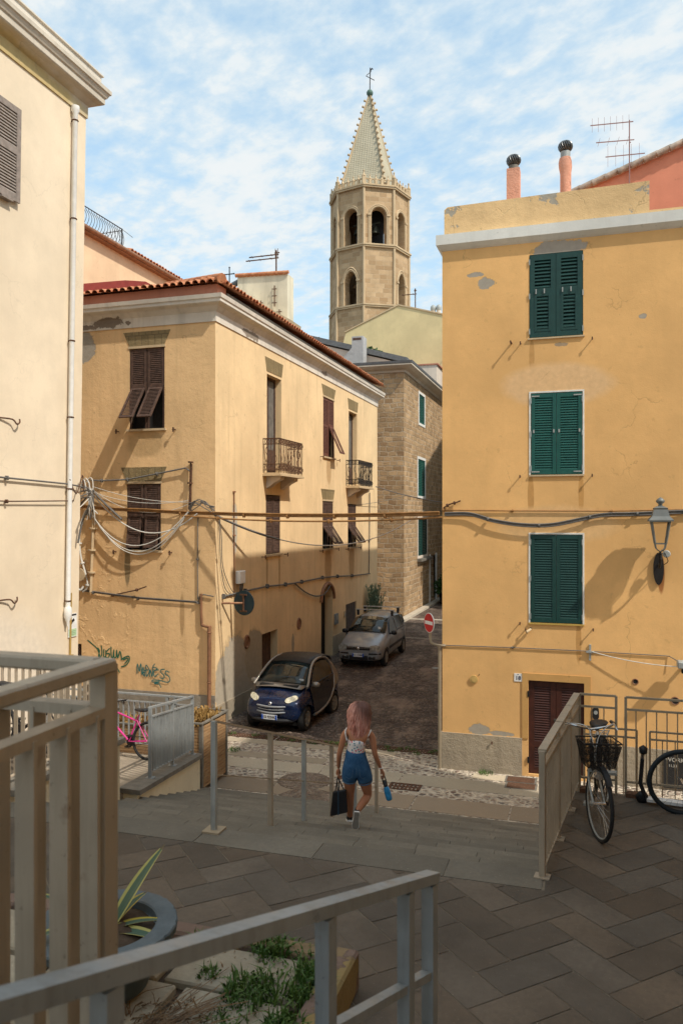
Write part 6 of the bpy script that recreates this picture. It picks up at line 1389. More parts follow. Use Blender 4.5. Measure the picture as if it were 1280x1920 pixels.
# small cctv and grey clamp with white wire
t = thing('cctv_camera', 'small cylindrical camera under the lowest green window', 'camera', PR(-1.17, 3.12, 0)); f = MB(); f.tube([PR(-1.2, 3.08, .14), PR(-1.12, 3.13, .05)], .028, 8); f.build('body', M['sill'], t); f = MB(); f.bar(PR(-1.12, 3.15, 0), PR(-1.12, 3.13, .07), .025); f.build('bracket', M['iron'], t)
t = thing('wire_clamp', 'grey upright clamp plate holding a white wire on the ochre wall', 'clamp', PR(.08, 2.7, 0)); f = MB(); f.pbox(PR, .06, .10, 2.53, 2.86, 0, .03); f.build('plate', M['galv'], t); f = MB(); f.pbox(PR, .0, .16, 2.69, 2.73, .031, .06); f.build('arm', M['galv'], t)
t = thing('floodlight', 'grey wall floodlight cut by the right edge above the railing', 'lamp', PR(1.87, 2.55, 0)); f = MB(); f.box(PR(1.72, 2.52, .16), PR(2.0, 2.66, .42)); f.build('housing', M['galv'], t, bevel=.02); f = MB(); f.bar(PR(1.86, 2.5, 0), PR(1.86, 2.5, .3), .05); f.box(PR(1.80, 2.42, .2), PR(1.92, 2.515, .34)); f.build('bracket', M['iron'], t)
# black advertising board on the plinth
t = thing('shop_board', 'black board with pale lettering at the foot of the ochre wall', 'sign', PR(1.8, .4, 0)); f = MB(); f.pbox(PR, 1.49, 2.2, .05, .74, .031, .06); f.build('board', M['blackplastic'], t)
wm = plain('faded_white_letters', (.42, .40, .36), .6)
for tx, s_, z_, u in (('WORK', .115, .62, 1.70), ('11.30', .07, .50, 1.66)): o = text_mesh(tx, s_, 'lettering', wm, None, frameM(PR(u, z_, .0605), (1, 0, 0), (0, 0, 1)), .002); o.parent = t; o.location = -Vector(t.location)
# no entry sign on a bent pipe at the corner
sg_ = thing('no_entry_sign', 'red no entry sign on a bent pipe at the ochre corner', 'road sign', (-3.2, 16.95, 3.1)); n_ = Vector((-.766, -.643, 0)); c0 = Vector((-3.27, 16.93, 3.20)); ux = Vector((0, 0, 1)).cross(n_).normalized()
def disc_at(c0, n_, ux, r_, th, mat, name, parent, off=0): f = MB(); f.prism([c0 + ux * (r_ * math.cos(k)) + Vector((0, 0, r_ * math.sin(k))) + n_ * off for k in (2 * PI * j / 32 for j in range(32))], n_ * th); return f.build(name, mat, parent)
disc_at(c0, n_, ux, .215, -.02, M['white'], 'disc', sg_, 0); disc_at(c0, n_, ux, .203, .003, plain('sign_red', (.52, .018, .02), .5), 'red_face', sg_, .0005)
f = MB(); q = [c0 + ux * a + Vector((0, 0, b)) + n_ * .004 for a, b in ((-.165, -.037), (.165, -.037), (.165, .037), (-.165, .037))]; f.prism(q, n_ * .003); f.build('white_bar', M['white'], sg_)
f = MB(); f.tube(smooth_path([c0 + Vector((.03, .03, .12)), c0 + Vector((.03, .03, -.36)), Vector((-3.18, 16.97, 2.74)), Vector((-3.0, 17.02, 2.70)), Vector((-2.93, 17.06, 2.70))], 5), .028, 8); f.build('pipe', M['thinrail'], sg_)
t = thing('drainpipe', 'slim grey pipe down the left corner of the ochre house', 'pipe', (-3.05, 17.06, 0)); f = MB(); f.tube([(-3.06, 17.07, 2.66), (-3.06, 17.07, 0)], .035, 8); f.build('pipe', M['thinrail'], t); f = MB(); f.bar((-3.06, 17.06, 2.2), (-3.22, 17.02, 2.2), .015); f.build('clip', M['galv'], t)
# back of a round sign on an arm
rs = thing('round_sign', 'dark blue back of a round road sign on an arm at the corner house', 'road sign', (-8.75, 19.4, 3.1)); n_ = (FWD * .86 + RGT * .5).normalized(); ux = Vector((0, 0, 1)).cross(n_).normalized(); c0 = Vector((-8.77, 19.38, 3.2))
disc_at(c0, n_, ux, .335, .02, plain('dark_blue_sign_back', (.012, .035, .05), .5, .2), 'disc', rs, 0)
f = MB(); f.bar(c0 - n_ * .02 + Vector((0, 0, -.22)), c0 - n_ * .02 + Vector((0, 0, .22)), .05, .03, up=n_)
for z_ in (-.22, .22): f.bar(c0 - n_ * .018 - ux * .11 + Vector((0, 0, z_)), c0 - n_ * .018 + ux * .11 + Vector((0, 0, z_)), .03, .04)
f.build('bracket', M['rusty'], rs)
f = MB(); f.tube([Vector((-9.23, 18.98, 3.22)), c0 - n_ * .06 - ux * .0], .03, 8); f.build('arm', M['copper'], rs)
# meter boxes
t = thing('meter_box', 'white electrical box with dangling wires on the lane wall', 'junction box', PS(20.0, 3.8, 0)); f = MB(); f.pbox(PS, 19.82, 20.18, 3.66, 4.02, 0, .16); f.build('box', M['pipe'], t, bevel=.02); f = MB()
for k in range(6): f.tube(smooth_path([PS(19.9 + k * .05, 3.68, .1), PS(19.88 + k * .04, 3.5, .11), PS(19.95 + .03 * k, 3.36 + .03 * (k % 3), .06)], 4), .01, 4)
f.build('wires', M['cable_g'], t)
t = thing('door_intercom', 'grey square intercom beside the arched doorway', 'intercom', PS(28.9, 1.4, 0)); f = MB(); f.pbox(PS, 28.72, 29.1, 1.38, 1.78, 0, .07); f.build('housing', plain('blue_grey_box', (.18, .22, .24), .5), t, bevel=.012); f = MB(); f.pbox(PS, 28.8, 29.02, 1.55, 1.72, .071, .078); f.build('panel', M['galv'], t)
t = thing('wall_plate', 'small pale switch plate beside the grey brown lane door', 'junction box', PS(30.1, 1.7, 0)); f = MB(); f.pbox(PS, 29.98, 30.14, 1.5, 1.75, 0, .04); f.build('plate', M['sill'], t); f = MB(); f.pbox(PS, 30.03, 30.09, 1.56, 1.66, .041, .05); f.build('switch', M['galv'], t)
# floodlight disc low left on the corner house front
t = thing('wall_dish', 'round beige dish with white cable tails low on the corner house front', 'junction box', PF(-13.3, 3.9, 0)); part_disc(PF, -13.3, 3.92, .18, .06, .12, M['sill'], 'cover', t); f = MB(); f.bar(PF(-13.3, 3.92, 0), PF(-13.3, 3.92, .07), .1); f.tube(smooth_path([PF(-13.38, 3.72, .08), PF(-13.34, 3.55, .12), PF(-13.25, 3.50, .12), PF(-13.18, 3.6, .08)], 4), .03, 6); f.build('bracket', M['cable_w'], t)
# notice on the cream house
t = thing('notice', 'white and green video surveillance notice on the cream wall edge', 'sign', (XC, 14.3, 3.2)); z0 = 2.9; ox = XC + .065
Pn = sideways(ox); f = MB(); f.pbox(Pn, 14.16, 14.45, 2.95, 3.45, 0, .01); f.build('board', M['white'], t); f = MB(); f.pbox(Pn, 14.175, 14.435, 2.965, 3.12, .0101, .012); f.build('green_field', plain('pale_green', (.45, .62, .38), .6), t)
f = MB(); f.pbox(Pn, 14.18, 14.43, 3.40, 3.435, .0101, .012); f.bar(Pn(14.25, 3.27, .015), Pn(14.35, 3.32, .015), .05, .012, up=(1, 0, 0)); f.bar(Pn(14.3, 3.29, .014), Pn(14.25, 3.22, .014), .02, .01, up=(1, 0, 0))
for k in range(3): f.pbox(Pn, 14.20, 14.41, 3.07 - k * .035, 3.075 - k * .035, .0121, .0135)
f.build('camera_symbol', M['blackplastic'], t)

# ------------------------------------------------------------------ cables
def cable(name, label, runs, r, mat, ties=None, cat='cable'):
    """a thing made of one or several strands"""
    p0 = Vector(runs[0][0]); f = MB()
    for pts in runs: f.tube(pts, r, 5)
    if ties:
        pts = [Vector(p) for p in runs[0]]; acc = 0
        for a, b in zip(pts, pts[1:]):
            acc += (b - a).length
            if acc > ties: acc = 0; d = (b - a).normalized() * .02; f.tube([a - d, a + d], r * 2.6 if len(runs) == 1 else r * 3.2, 6)
    return tag(f.build(name, mat, loc=p0), label, cat)
def off(pts, v): return [Vector(p) + Vector(v) for p in pts]
# main bundle: along the corner house front, over the lane, on along the ochre wall
sp0 = [PF(-13.35, 5.78, .07), PF(-12.4, 5.70, .08), PF(-11.2, 5.66, .08), PF(-10.2, 5.60, .08), PF(-9.2, 5.57, .09)]
span = [Vector((-9.14, 18.5, 5.57)).lerp(Vector((-3.06, 17.06, 5.56)), k / 14) - Vector((0, 0, .05 * 4 * (k / 14) * (1 - k / 14))) for k in range(15)]
droop = smooth_path([PR(-2.95, 5.57, .05), PR(-2.4, 5.57, .06), PR(-1.9, 5.43, .08), PR(-1.3, 5.34, .09), PR(-.7, 5.34, .09), PR(-.1, 5.46, .07), PR(.35, 5.55, .05), PR(1.0, 5.57, .05), PR(2.2, 5.62, .05), PR(4.5, 5.65, .05)], 5)
cable('cable_bundle', 'taped bundle of brown and grey cables spanning the lane between the houses', [sp0 + span, off(sp0 + span, (0, 0, .035)), off(sp0 + span, (0, -.02, .06))], .018, M['cable_b'], 1.1)
cable('cable_bundle', 'thick dark cable sagging in a shallow loop across the ochre facade', [droop, off(droop, (0, -.01, .028)), off(droop, (0, .0, -.028))], .016, M['cable_g'], 1.0)
hi = [PR(-2.98, 5.66, .04), PR(-1.5, 5.64, .03), PR(.5, 5.63, .03), PR(2.0, 5.66, .03), PR(4.5, 5.68, .03)]
cable('wall_cable', 'straight brown cable just above the sagging loop on the ochre facade', [hi], .014, M['cable_b'], .5)
cable('overhead_cable', 'brown cable sagging slightly below the taped bundle over the lane', [catenary(PF(-10.2, 5.55, .1), (-3.0, 17.08, 5.50), .12)], .022, M['cable_b'], 1.6)
cable('overhead_cable', 'pale cable hanging in a long curve from the corner house to the right side', [catenary(PF(-9.2, 5.56, .08), (-6.0, 30.0, 5.75), 1.05, 26)], .018, M['cable_w'])
sl_ = [catenary(PF(-9.2, 5.56, .09), (-6.0, 30.0, 5.75), 1.05, 26)[k] for k in range(0, 7)]
cable('cable_sleeve', 'dark rubber sleeve on the pale hanging cable beside the corner', [sl_], .035, M['cable_g'])
cable('overhead_cable', 'thin wire over the lane above the taped bundle', [catenary(PF(-9.9, 5.9, .06), (-8.8, 39.4, 6.6), .35, 20)], .010, M['cable_g'])
cable('overhead_cable', 'thin dark wire drooping across the stone house above the sign', [catenary(PS(34.6, 6.9, .1), (-3.5, 34.5, 6.0), .25, 14)], .025, M['cable_g'])
# tangle on the corner house front
K = lambda u, z_, o=.08: PF(u, z_, o)
loops = [catenary(K(-12.9, 5.6, .12), K(-9.95, 5.65, .12), 1.12 - .08 * k, 20, (0, -.05 * k, 0)) for k in range(4)]
cable('hanging_cable', 'several white cables hanging in a deep loop in front of the lower brown window', [loops[0], loops[1], loops[3]], .014, M['cable_w'])
cable('hanging_cable', 'single pale cable in a shallower loop above the deep white loop', [catenary(K(-12.8, 6.1, .15), K(-9.7, 5.6, .1), .75, 20)], .018, M['cable_w'])
cable('cable_sleeve', 'dark grey cable sleeve sloping down in front of the lower brown window', [[K(-12.75, 6.15, .16), K(-12.4, 5.85, .18), K(-11.9, 5.45, .2)]], .032, M['cable_g'])
cable('wall_cable', 'black taped cable running over the lower tufa lintel to a vertical rod', [[K(-12.95, 6.52), K(-12.6, 6.50), K(-11.8, 6.52), K(-10.9, 6.66), K(-10.05, 6.80), K(-9.93, 6.72)]], .022, M['cable_g'], .45)
cable('wall_rod', 'upright dark rod with taped wires right of the lower brown window', [[K(-9.9, 6.95), K(-9.92, 6.4), K(-9.95, 5.7)], [K(-9.87, 6.9), K(-9.89, 6.4), K(-9.9, 5.6)]], .022, M['rusty'], .25)
cable('wall_cable', 'pale conduit dropping down the left end of the corner house front', [smooth_path([K(-12.85, 5.7), K(-12.88, 5.0), K(-12.92, 4.2), K(-12.95, 3.45)], 4)], .042, M['sill'], .55)
cable('wall_cable', 'grey cable looping down beside the pale conduit to the round dish', [smooth_path([K(-13.1, 5.7), K(-13.3, 5.2), K(-13.28, 4.5), K(-13.1, 3.9), K(-13.05, 3.6), K(-13.2, 3.45)], 5)], .026, M['cable_w'], .5)
cable('wall_cable', 'dark wire along the corner house front at graffiti wall height', [[K(-13.45, 3.50, .04), K(-12.9, 3.44, .04), K(-11.5, 3.32, .04), K(-10.3, 3.28, .04), K(-9.72, 3.26, .04), K(-9.66, 3.42, .04), K(-9.55, 3.48, .04), K(-9.26, 3.44, .04)], [K(-13.45, 3.54, .04), K(-12.9, 3.47, .05), K(-11.5, 3.35, .05), K(-9.75, 3.29, .05)]], .016, M['cable_g'], .6)
cable('wall_rod', 'thin dark rod sticking out obliquely above the graffiti', [[K(-12.3, 3.38, .02), K(-11.5, 3.55, .1), K(-11.15, 3.66, .2)]], .018, M['rusty'], .3)
cable('wall_cable', 'thin grey conduit down the corner house front right of the windows', [[K(-9.72, 5.5, .03), K(-9.73, 4.4, .03), K(-9.72, 3.35, .03)]], .014, M['cable_g'], .8)
for k, (a, b, s_, l) in enumerate(((K(-12.9, 6.35), K(-9.95, 5.9), .12, 'thin wire sloping over the lower brown window, uppermost of three'), (K(-12.9, 6.2), K(-9.95, 5.95), .18, 'thin wire over the lower brown window, middle of three'), (K(-12.95, 6.3), K(-9.95, 5.85), .42, 'thin wire sagging over the lower brown window, lowest of three'))): cable('thin_wire', l, [catenary(a, b, s_, 14)], .008, M['cable_w'])
tg = []; rr = random.Random(5)
for k in range(9): tg.append(smooth_path([K(-13.3 + rr.uniform(-.2, .1), 6.3 + rr.uniform(-.5, .15), .1), K(-12.95 + rr.uniform(-.15, .15), 6.5 + rr.uniform(-.3, .1), .2), K(-12.85 + rr.uniform(-.1, .1), 6.0 + rr.uniform(-.2, .2), .2), K(-12.9 + rr.uniform(-.15, .2), 5.55 + rr.uniform(-.3, .1), .12)], 5))
cable('cable_tangle', 'tangle of white cables at the left end of the corner house front', tg[:6], .017, M['cable_w'])
cable('cable_tangle', 'dark cables mixed into the white tangle beside the cream house corner', tg[6:], .024, M['cable_g'])
tg = []
for k in range(7): tg.append(smooth_path([K(-9.95, 5.7 + rr.uniform(-.1, .2), .1), K(-9.7 + rr.uniform(-.1, .1), 5.9 + rr.uniform(-.1, .12), .14), K(-9.45 + rr.uniform(-.1, .1), 5.85 + rr.uniform(-.1, .1), .14), PF(-9.2, 5.7 + rr.uniform(-.15, .1), .1)], 5))
cable('cable_tangle', 'knot of dark and pale wires right at the house corner', tg, .012, M['cable_g'])
for k, (x, l) in enumerate(((19.0, 'wires falling down the lane wall near the house corner'), (19.35, 'single wire drooping to the round sign on the lane wall'))): cable('wall_cable', l, [smooth_path([PS(18.7, 5.6, .06), PS(18.75 + .1 * k, 5.0, .06), PS(18.85 + .1 * k, 4.2, .05), PS(19.1 + .3 * k, 3.6, .05), PS(19.6 + .2 * k, 3.35, .05)], 5)], .012, M['cable_g'])
cable('wall_rod', 'thin rusty stained rod line on the lane wall beside the corner', [[PS(19.7, 6.2, .03), PS(19.7, 5.0, .03), PS(19.72, 3.4, .03)]], .018, M['copper'], .9)
cable('wall_cable', 'dark cable along the lane wall over the doors dipping at the arch', [[PS(19.0, 3.4, .05), PS(20.4, 3.42, .05), PS(22, 3.42, .05), PS(23.5, 3.35, .05), PS(25, 3.32, .05), PS(27.2, 3.3, .05), PS(29, 3.22, .05), PS(31, 3.1, .05), PS(33.6, 3.0, .05), PS(33.7, 4.5, .05), PS(33.75, 6.6, .05)], smooth_path([PS(24.3, 3.33, .06), PS(25.3, 2.95, .06), PS(26.4, 2.7, .07), PS(27.4, 2.7, .07), PS(28.2, 3.0, .06)], 4)], .024, M['cable_g'], 1.4)
# wires on the cream house
PCL = lambda y, z_, o=.06: Vector((XC + o + (z_ - 0) * math.tan(R(1.0)), y, z_))
cable('wall_cable', 'dark cable along the cream house wall', [[PCL(6, 6.5), PCL(10, 6.3), PCL(12.2, 6.24), PCL(14.0, 6.2), PCL(14.5, 6.15, .1), PF(-13.3, 6.35, .3)]], .018, M['cable_g'], .9)
cable('overhead_cable', 'pale cable sagging across the cream house wall to the tangle', [catenary(PCL(9, 6.35, .3), PF(-12.9, 6.2, .12), .5, 20)], .02, M['cable_g'])
cable('overhead_cable', 'white cable sagging lowest across the cream house wall', [catenary(PCL(10.5, 6.0, .3), PF(-12.9, 6.1, .12), .75, 20)], .014, M['cable_w'])
cable('wall_cable', 'brown corroded wires in two lines on the cream house wall', [[PCL(6, 5.95), PCL(12.2, 5.8), PCL(14.2, 5.85, .08)], smooth_path([PCL(14.0, 6.3, .12), PCL(14.2, 6.0, .14), PCL(14.4, 6.4, .14), PCL(14.5, 6.05, .1)], 4)], .013, M['rusty'], .8)
cable('hanging_cable', 'grey hose hanging down past the white drainpipe', [smooth_path([PF(-13.2, 6.0, .3), PCL(14.53, 5.9, .25), PCL(14.4, 5.4, .15), PCL(14.36, 4.95, .08)], 6)], .022, M['cable_g'])
cable('wall_cable', 'thin brown wire along the ochre wall above the door', [[PR(-2.98, 2.70, .02), PR(-1.5, 2.72, .02), PR(.05, 2.72, .02), PR(1.6, 2.70, .02), PR(1.75, 2.62, .1)]], .010, M['cable_g'], .9)
cable('thin_wire', 'thin white wire from the grey clamp to the floodlight', [catenary(PR(.12, 2.72, .06), PR(1.72, 2.53, .22), .05, 12)], .009, M['cable_w'])
cable('thin_wire', 'short barbed looking wire end at the top left of the ochre cable run', [smooth_path([PR(-2.98, 5.7, .04), PR(-2.85, 5.78, .06), PR(-2.7, 5.82, .06), PR(-2.6, 5.86, .08)], 4)], .016, M['rusty'], .12)
# ------------------------------------------------------------------ the woman on the stairs, seen from behind; local x right, y ahead, z up
KW = .00668; W0 = Vector((0, 0, 0)) + FWD * 9.8 + RGT * ((662 - 640) / 1473 * 9.8); W0.z = EYE - 590 / 1473 * 9.8
def W(px_, py_, dy=0.0): return Vector(((px_ - 662) * KW, dy, (1560 - py_) * KW - .38 * dy))
M['skin'] = plain('tanned_skin', (.42, .18, .095), .5, 0, var=.08, scale=5, spec=.4)
def denim():
    g = G('blue_denim'); p = g.obj(); c = g.mix(g.rng(g.noise(p, 9, 5), .35, .7), (.020, .075, .19), (.055, .15, .30)); c = g.mix(g.rng(g.noise(g.scale(p, (1, 1, .3)), 120, 2), .4, .7, 0, .4), c, (.09, .2, .36)); g.bump(g.noise(p, 26, 4), .5, .01); return g.fin(c, .85, 0, .1)
M['denim'] = denim()
def floral():
    g = G('floral_cotton'); p = g.obj(); v = g.vor(p, 34); r_ = g.z(v.outputs['Color'])[0]; m_ = g.rng(v.outputs['Distance'], .34, .40, 1, 0)
    k = g.n('ValToRGB'); g.set(k.inputs[0], r_); e = k.color_ramp.elements; k.color_ramp.interpolation = 'CONSTANT'; e[0].color = (.6, .06, .12, 1); e[1].position = .35; e[1].color = (.04, .22, .30, 1); q = e.new(.6); q.color = (.75, .2, .3, 1); q = e.new(.78); q.color = (.78, .74, .74, 1)
    return g.fin(g.mix(m_, (.78, .74, .74), k.outputs[0]), .8, 0, .1)
def hairmat():
    g = G('rose_brown_hair'); p = g.obj(); x, y, z_ = g.z(p); top = g.rng(g.ma('ADD', z_, g.ma('MULTIPLY', x, 1.0)), 1.46, 1.66)
    c = g.mix(g.rng(g.noise(g.scale(p, (30, 30, 4)), 1.4, 4), .35, .7), (.46, .17, .125), (.78, .43, .35)); c = g.mix(g.ma('MULTIPLY', top, g.rng(x, -.03, .05)), c, (.15, .065, .048)); return g.fin(c, .45, 0, .4)
pw = thing('person', 'woman with long pink hair, floral top and denim shorts walking down the stairs', 'person', (0, 0, 0), local=True)
pelvis = W(667, 1436); waist = W(666, 1410); chest = W(669, 1388); upper = W(671, 1374, .01); neck = W(673, 1362, .02); head0 = W(675, 1348, .04); head1 = W(676, 1332, .05)
shl, ell, wrl = W(646, 1376, .0), W(636, 1415, -.03), W(634.5, 1441, .04)
shr, elr, wrr = W(697, 1380, .0), W(702.5, 1416, -.03), W(713.5, 1441, .04)
hl, kl, al, tl = W(655, 1446), W(656, 1494, .12), W(656, 1534, .20), W(655, 1549, .33)
hr_, kr, ar, tr_ = W(681, 1447), W(690, 1491, .10), W(667, 1524, -.16), W(664, 1552, -.05)
pts = [(pelvis, (.150, .12)), (waist, (.135, .105)), (chest, (.150, .11)), (upper, (.135, .085)), (neck, .048), (head0, (.062, .07)), (head1, (.076, .088)), (W(676, 1318, .05), (.06, .07)),
       (W(653, 1373, .0), .058), (shl, .047), (shl.lerp(ell, .5), .040), (ell, .034), (ell.lerp(wrl, .35), .033), (wrl, .021),
       (W(690, 1376, .0), .058), (shr, .047), (shr.lerp(elr, .5), .041), (elr, .034), (elr.lerp(wrr, .35), .033), (wrr, .021),
       (hl, .098), (hl.lerp(kl, .5), .080), (kl, .055), (kl.lerp(al, .35), .056), (al, .034), 
       (hr_, .100), (hr_.lerp(kr, .5), .084), (kr, .056), (kr.lerp(ar, .38), .057), (ar, .034)]
ed = [(0, 1), (1, 2), (2, 3), (3, 4), (4, 5), (5, 6), (6, 7), (3, 8), (8, 9), (9, 10), (10, 11), (11, 12), (12, 13), (3, 14), (14, 15), (15, 16), (16, 17), (17, 18), (18, 19), (0, 20), (20, 21), (21, 22), (22, 23), (23, 24), (0, 25), (25, 26), (26, 27), (27, 28), (28, 29)]
skin('body', pts, ed, M['skin'], pw)
# hands: palm plus five curled fingers
def hand_(wr, dirv, side, name):
    d = dirv.normalized(); s_ = Vector((side, 0, 0)); s_ = (s_ - d * s_.dot(d)).normalized(); n_ = d.cross(s_)
    P_ = [(wr, .022), (wr + d * .045, (.034, .018)), (wr + d * .085, (.036, .016))]; E_ = [(0, 1), (1, 2)]
    ys = Vector((0, 1, 0)); ac = (ys - d * ys.dot(d)).normalized(); cu = d.cross(ac).normalized() * side * -1
    for i, (o_, l) in enumerate(((-.027, .058), (-.009, .068), (.009, .072), (.027, .062))):
        k = len(P_); b = wr + d * .09 + ac * o_; P_ += [(b, .0095), (b + d * l * .45 + cu * .012, .009), (b + d * l * .55 + cu * .035, .0085), (b + d * l * .30 + cu * .05, .008)]; E_ += [(2, k), (k, k + 1), (k + 1, k + 2), (k + 2, k + 3)]
    k = len(P_); b = wr + d * .035 + ac * .03; P_ += [(b, .011), (b + d * .035 + ac * .018 + cu * .015, .010), (b + d * .06 + cu * .035 + ac * .004, .009)]; E_ += [(1, k), (k, k + 1), (k + 1, k + 2)]
    return skin(name, P_, E_, M['skin'], pw, 0, 1)
dl = (wrl - ell).normalized() + Vector((0, -.02, -.3)); dr_ = (wrr - elr).normalized() + Vector((.25, -.0, -.4))
hL = hand_(wrl, dl, -1, 'hand'); hR = hand_(wrr, dr_, 1, 'hand')
# clothing
skin('top', [(W(666.5, 1420), (.158, .126)), (W(667, 1406), (.152, .122)), (W(668.5, 1392), (.166, .124)), (W(669, 1381), (.166, .124))], [(0, 1), (1, 2), (2, 3)], floral(), pw)
for a, b, c in ((W(650, 1390, -.075), W(647, 1374, -.05), W(650, 1366, .0)), (W(682, 1392, -.08), W(691, 1379, -.06), W(695, 1370, -.01))): f = MB(); f.tube(smooth_path([a, b, c, c + Vector((0, .07, -.06))], 4), .0085, 6); f.build('shoulder_strap', M['white'], pw)
skin('shorts', [(W(667, 1432), (.162, .134)), (W(666.5, 1416), (.162, .130)), (W(666, 1398), (.170, .136)), (hl + Vector((.0, 0, -.02)), .112), (hl.lerp(kl, .22), .108), (hl.lerp(kl, .34), .106), (hr_ + Vector((0, 0, -.02)), .114), (hr_.lerp(kr, .24), .110), (hr_.lerp(kr, .40), .108)], [(0, 1), (1, 2), (0, 3), (3, 4), (4, 5), (0, 6), (6, 7), (7, 8)], M['denim'], pw)
cuffm = plain('pale_denim_cuff', (.10, .20, .33), .85)
for (h, k, t_, r_) in ((hl, kl, .335, .0835), (hr_, kr, .395, .0865)):
    c = h.lerp(k, t_); d = (k - h).normalized(); x_ = d.orthogonal().normalized(); y_ = d.cross(x_); f = MB(); f.tube([c + x_ * (r_ * math.cos(a)) + y_ * (r_ * math.sin(a)) for a in (2 * PI * j / 24 for j in range(24))], .0085, 6, closed=True); f.build('cuff', cuffm, pw)
f = MB()   # waistband, seams and pockets in pale thread
def onhip(u, z_): a = u; return pelvis + Vector((.160 * math.sin(a), -.136 * math.cos(a), z_))
f = MB(); f.tube([onhip(.0, .17), onhip(.02, .05), onhip(.02, -.06)], .0028, 4)
for a0 in (.25, -1.0):
    f.tube([onhip(a0, .02), onhip(a0 + .75, .035)], .0028, 4); f.tube([onhip(a0, .02), onhip(a0 + .05, -.10), onhip(a0 + .37, -.13), onhip(a0 + .7, -.10), onhip(a0 + .75, .035)], .0022, 4)
f.build('stitching', cuffm, pw)
f = MB(); f.tube([wrr + Vector((.028 * math.cos(a), .028 * math.sin(a), .01)) for a in (2 * PI * j / 14 for j in range(14))], .004, 5, closed=True); f.build('bracelet', M['white'], pw)
# hair: a cap plus many wavy locks
hm = hairmat(); f = MB(); hc = W(675, 1333, .035); rr = random.Random(9)
cap_ = [(0, .122), (.045, .115), (.075, .095), (.098, .055), (.105, .0), (.10, -.06), (.09, -.13), (.07, -.2)]
f.lathe(cap_[::-1], hc, 20)
for i in range(210):
    a = PI * rr.uniform(.86, 2.14); sx, cy = math.cos(a), math.sin(a); ln = rr.uniform(.34, .52) * (1 - .22 * abs(sx)); r0 = .085 + rr.uniform(0, .022); ph, am_ = rr.uniform(0, 6.3), rr.uniform(.007, .019); pts_ = []
    for k in range(12):
        t_ = k / 11; z_ = .118 - t_ * (.118 + ln); rad = r0 * math.sqrt(max(.02, min(1, 1 - max(0, z_ / .125) ** 2))) * (1 + .22 * math.sin(PI * min(1, t_ * 1.1))) * (1 - .35 * max(0, t_ - .6))
        wv = am_ * math.sin(ph + t_ * 15); pts_.append(hc + Vector((sx * rad * (1.18 - .25 * t_) + wv - .025 * t_, cy * rad * .95 - .045 * t_ + wv * .6, z_)))
    f.tube(pts_, [.009, .0095, .010, .0105, .0105, .0105, .0105, .010, .0095, .008, .006, .002], 6)
f.build('hair', hm, pw)
f = MB()
for sx in (-1, 1):   # ears and face, turned away from the viewer
    f.lathe([(0, -.012), (.02, -.008), (.026, 0), (.02, .01), (0, .012)], hc + Vector((sx * .088, .015, -.01)), 10, M=Matrix.Rotation(PI / 2, 4, 'Y'))
f.build('ear', M['skin'], pw)
f = MB(); f.lathe([(0, -.02), (.012, -.012), (.008, .02), (0, .03)], hc + Vector((0, .135, -.03)), 8); f.build('nose', M['skin'], pw)
for sx in (-1, 1): f = MB(); f.lathe([(0, -.012), (.011, -.004), (.011, .004), (0, .012)], hc + Vector((sx * .034, .118, .0)), 10); f.build('eye', M['dark'], pw)
f = MB(); f.tube([hc + Vector((x_, .122 - x_ * x_ * 8, -.068)) for x_ in (-.024, -.012, 0, .012, .024)], [.003, .006, .007, .006, .003], 6); f.build('mouth', plain('lips', (.4, .1, .08), .5), pw)
# sneakers: dark uppers on white soles
def shoe(heel, toe, up, name):
    d = (toe - heel); L = .245; d.normalize(); u = (up - d * up.dot(d)).normalized(); s_ = d.cross(u)
    out = [(-.02, .030), (.0, .036), (.05, .034), (.11, .036), (.17, .045), (.21, .044), (.24, .030), (.252, .012)]
    ring = [(x, w_) for x, w_ in out] + [(x, -w_) for x, w_ in reversed(out)]; f = MB(); f.prism([heel + d * x + s_ * w_ for x, w_ in ring], u * .022); sh = f.build(name, M['white'], pw)
    f = MB(); f.prism([heel + d * x * .97 + s_ * w_ * .86 - u * .0015 for x, w_ in ring], u * .003); f.build('outsole', plain('grey_outsole', (.33, .31, .28), .8), sh)
    f = MB(); secs = []
    for x, w_, h in ((-.015, .028, .085), (.03, .034, .095), (.08, .034, .085), (.13, .037, .06), (.18, .042, .045), (.225, .034, .034), (.248, .012, .024)): secs.append([heel + d * x + u * .021 + s_ * (w_ * math.cos(a)) + u * (h * math.sin(a)) for a in (PI * j / 8 for j in range(9))])
    n = 9; f.add([p for q in secs for p in q], [(i * n + k, i * n + k + 1, (i + 1) * n + k + 1, (i + 1) * n + k) for i in range(len(secs) - 1) for k in range(n - 1)] + [tuple(range(n)), tuple(range((len(secs) - 1) * n, len(secs) * n))[::-1]], None, True); f.build('upper', plain('black_canvas', (.014, .013, .014), .8), sh, recalc=True)
shoe(W(668, 1525.5, -.195), W(664, 1566, -.08), Vector((.05, .75, .35)), 'shoe')
shoe(W(656, 1541, .16), W(655, 1538, .36) , Vector((0, .1, 1)), 'shoe')
pw.location = W0; pw.rotation_euler = (0, 0, YAW)
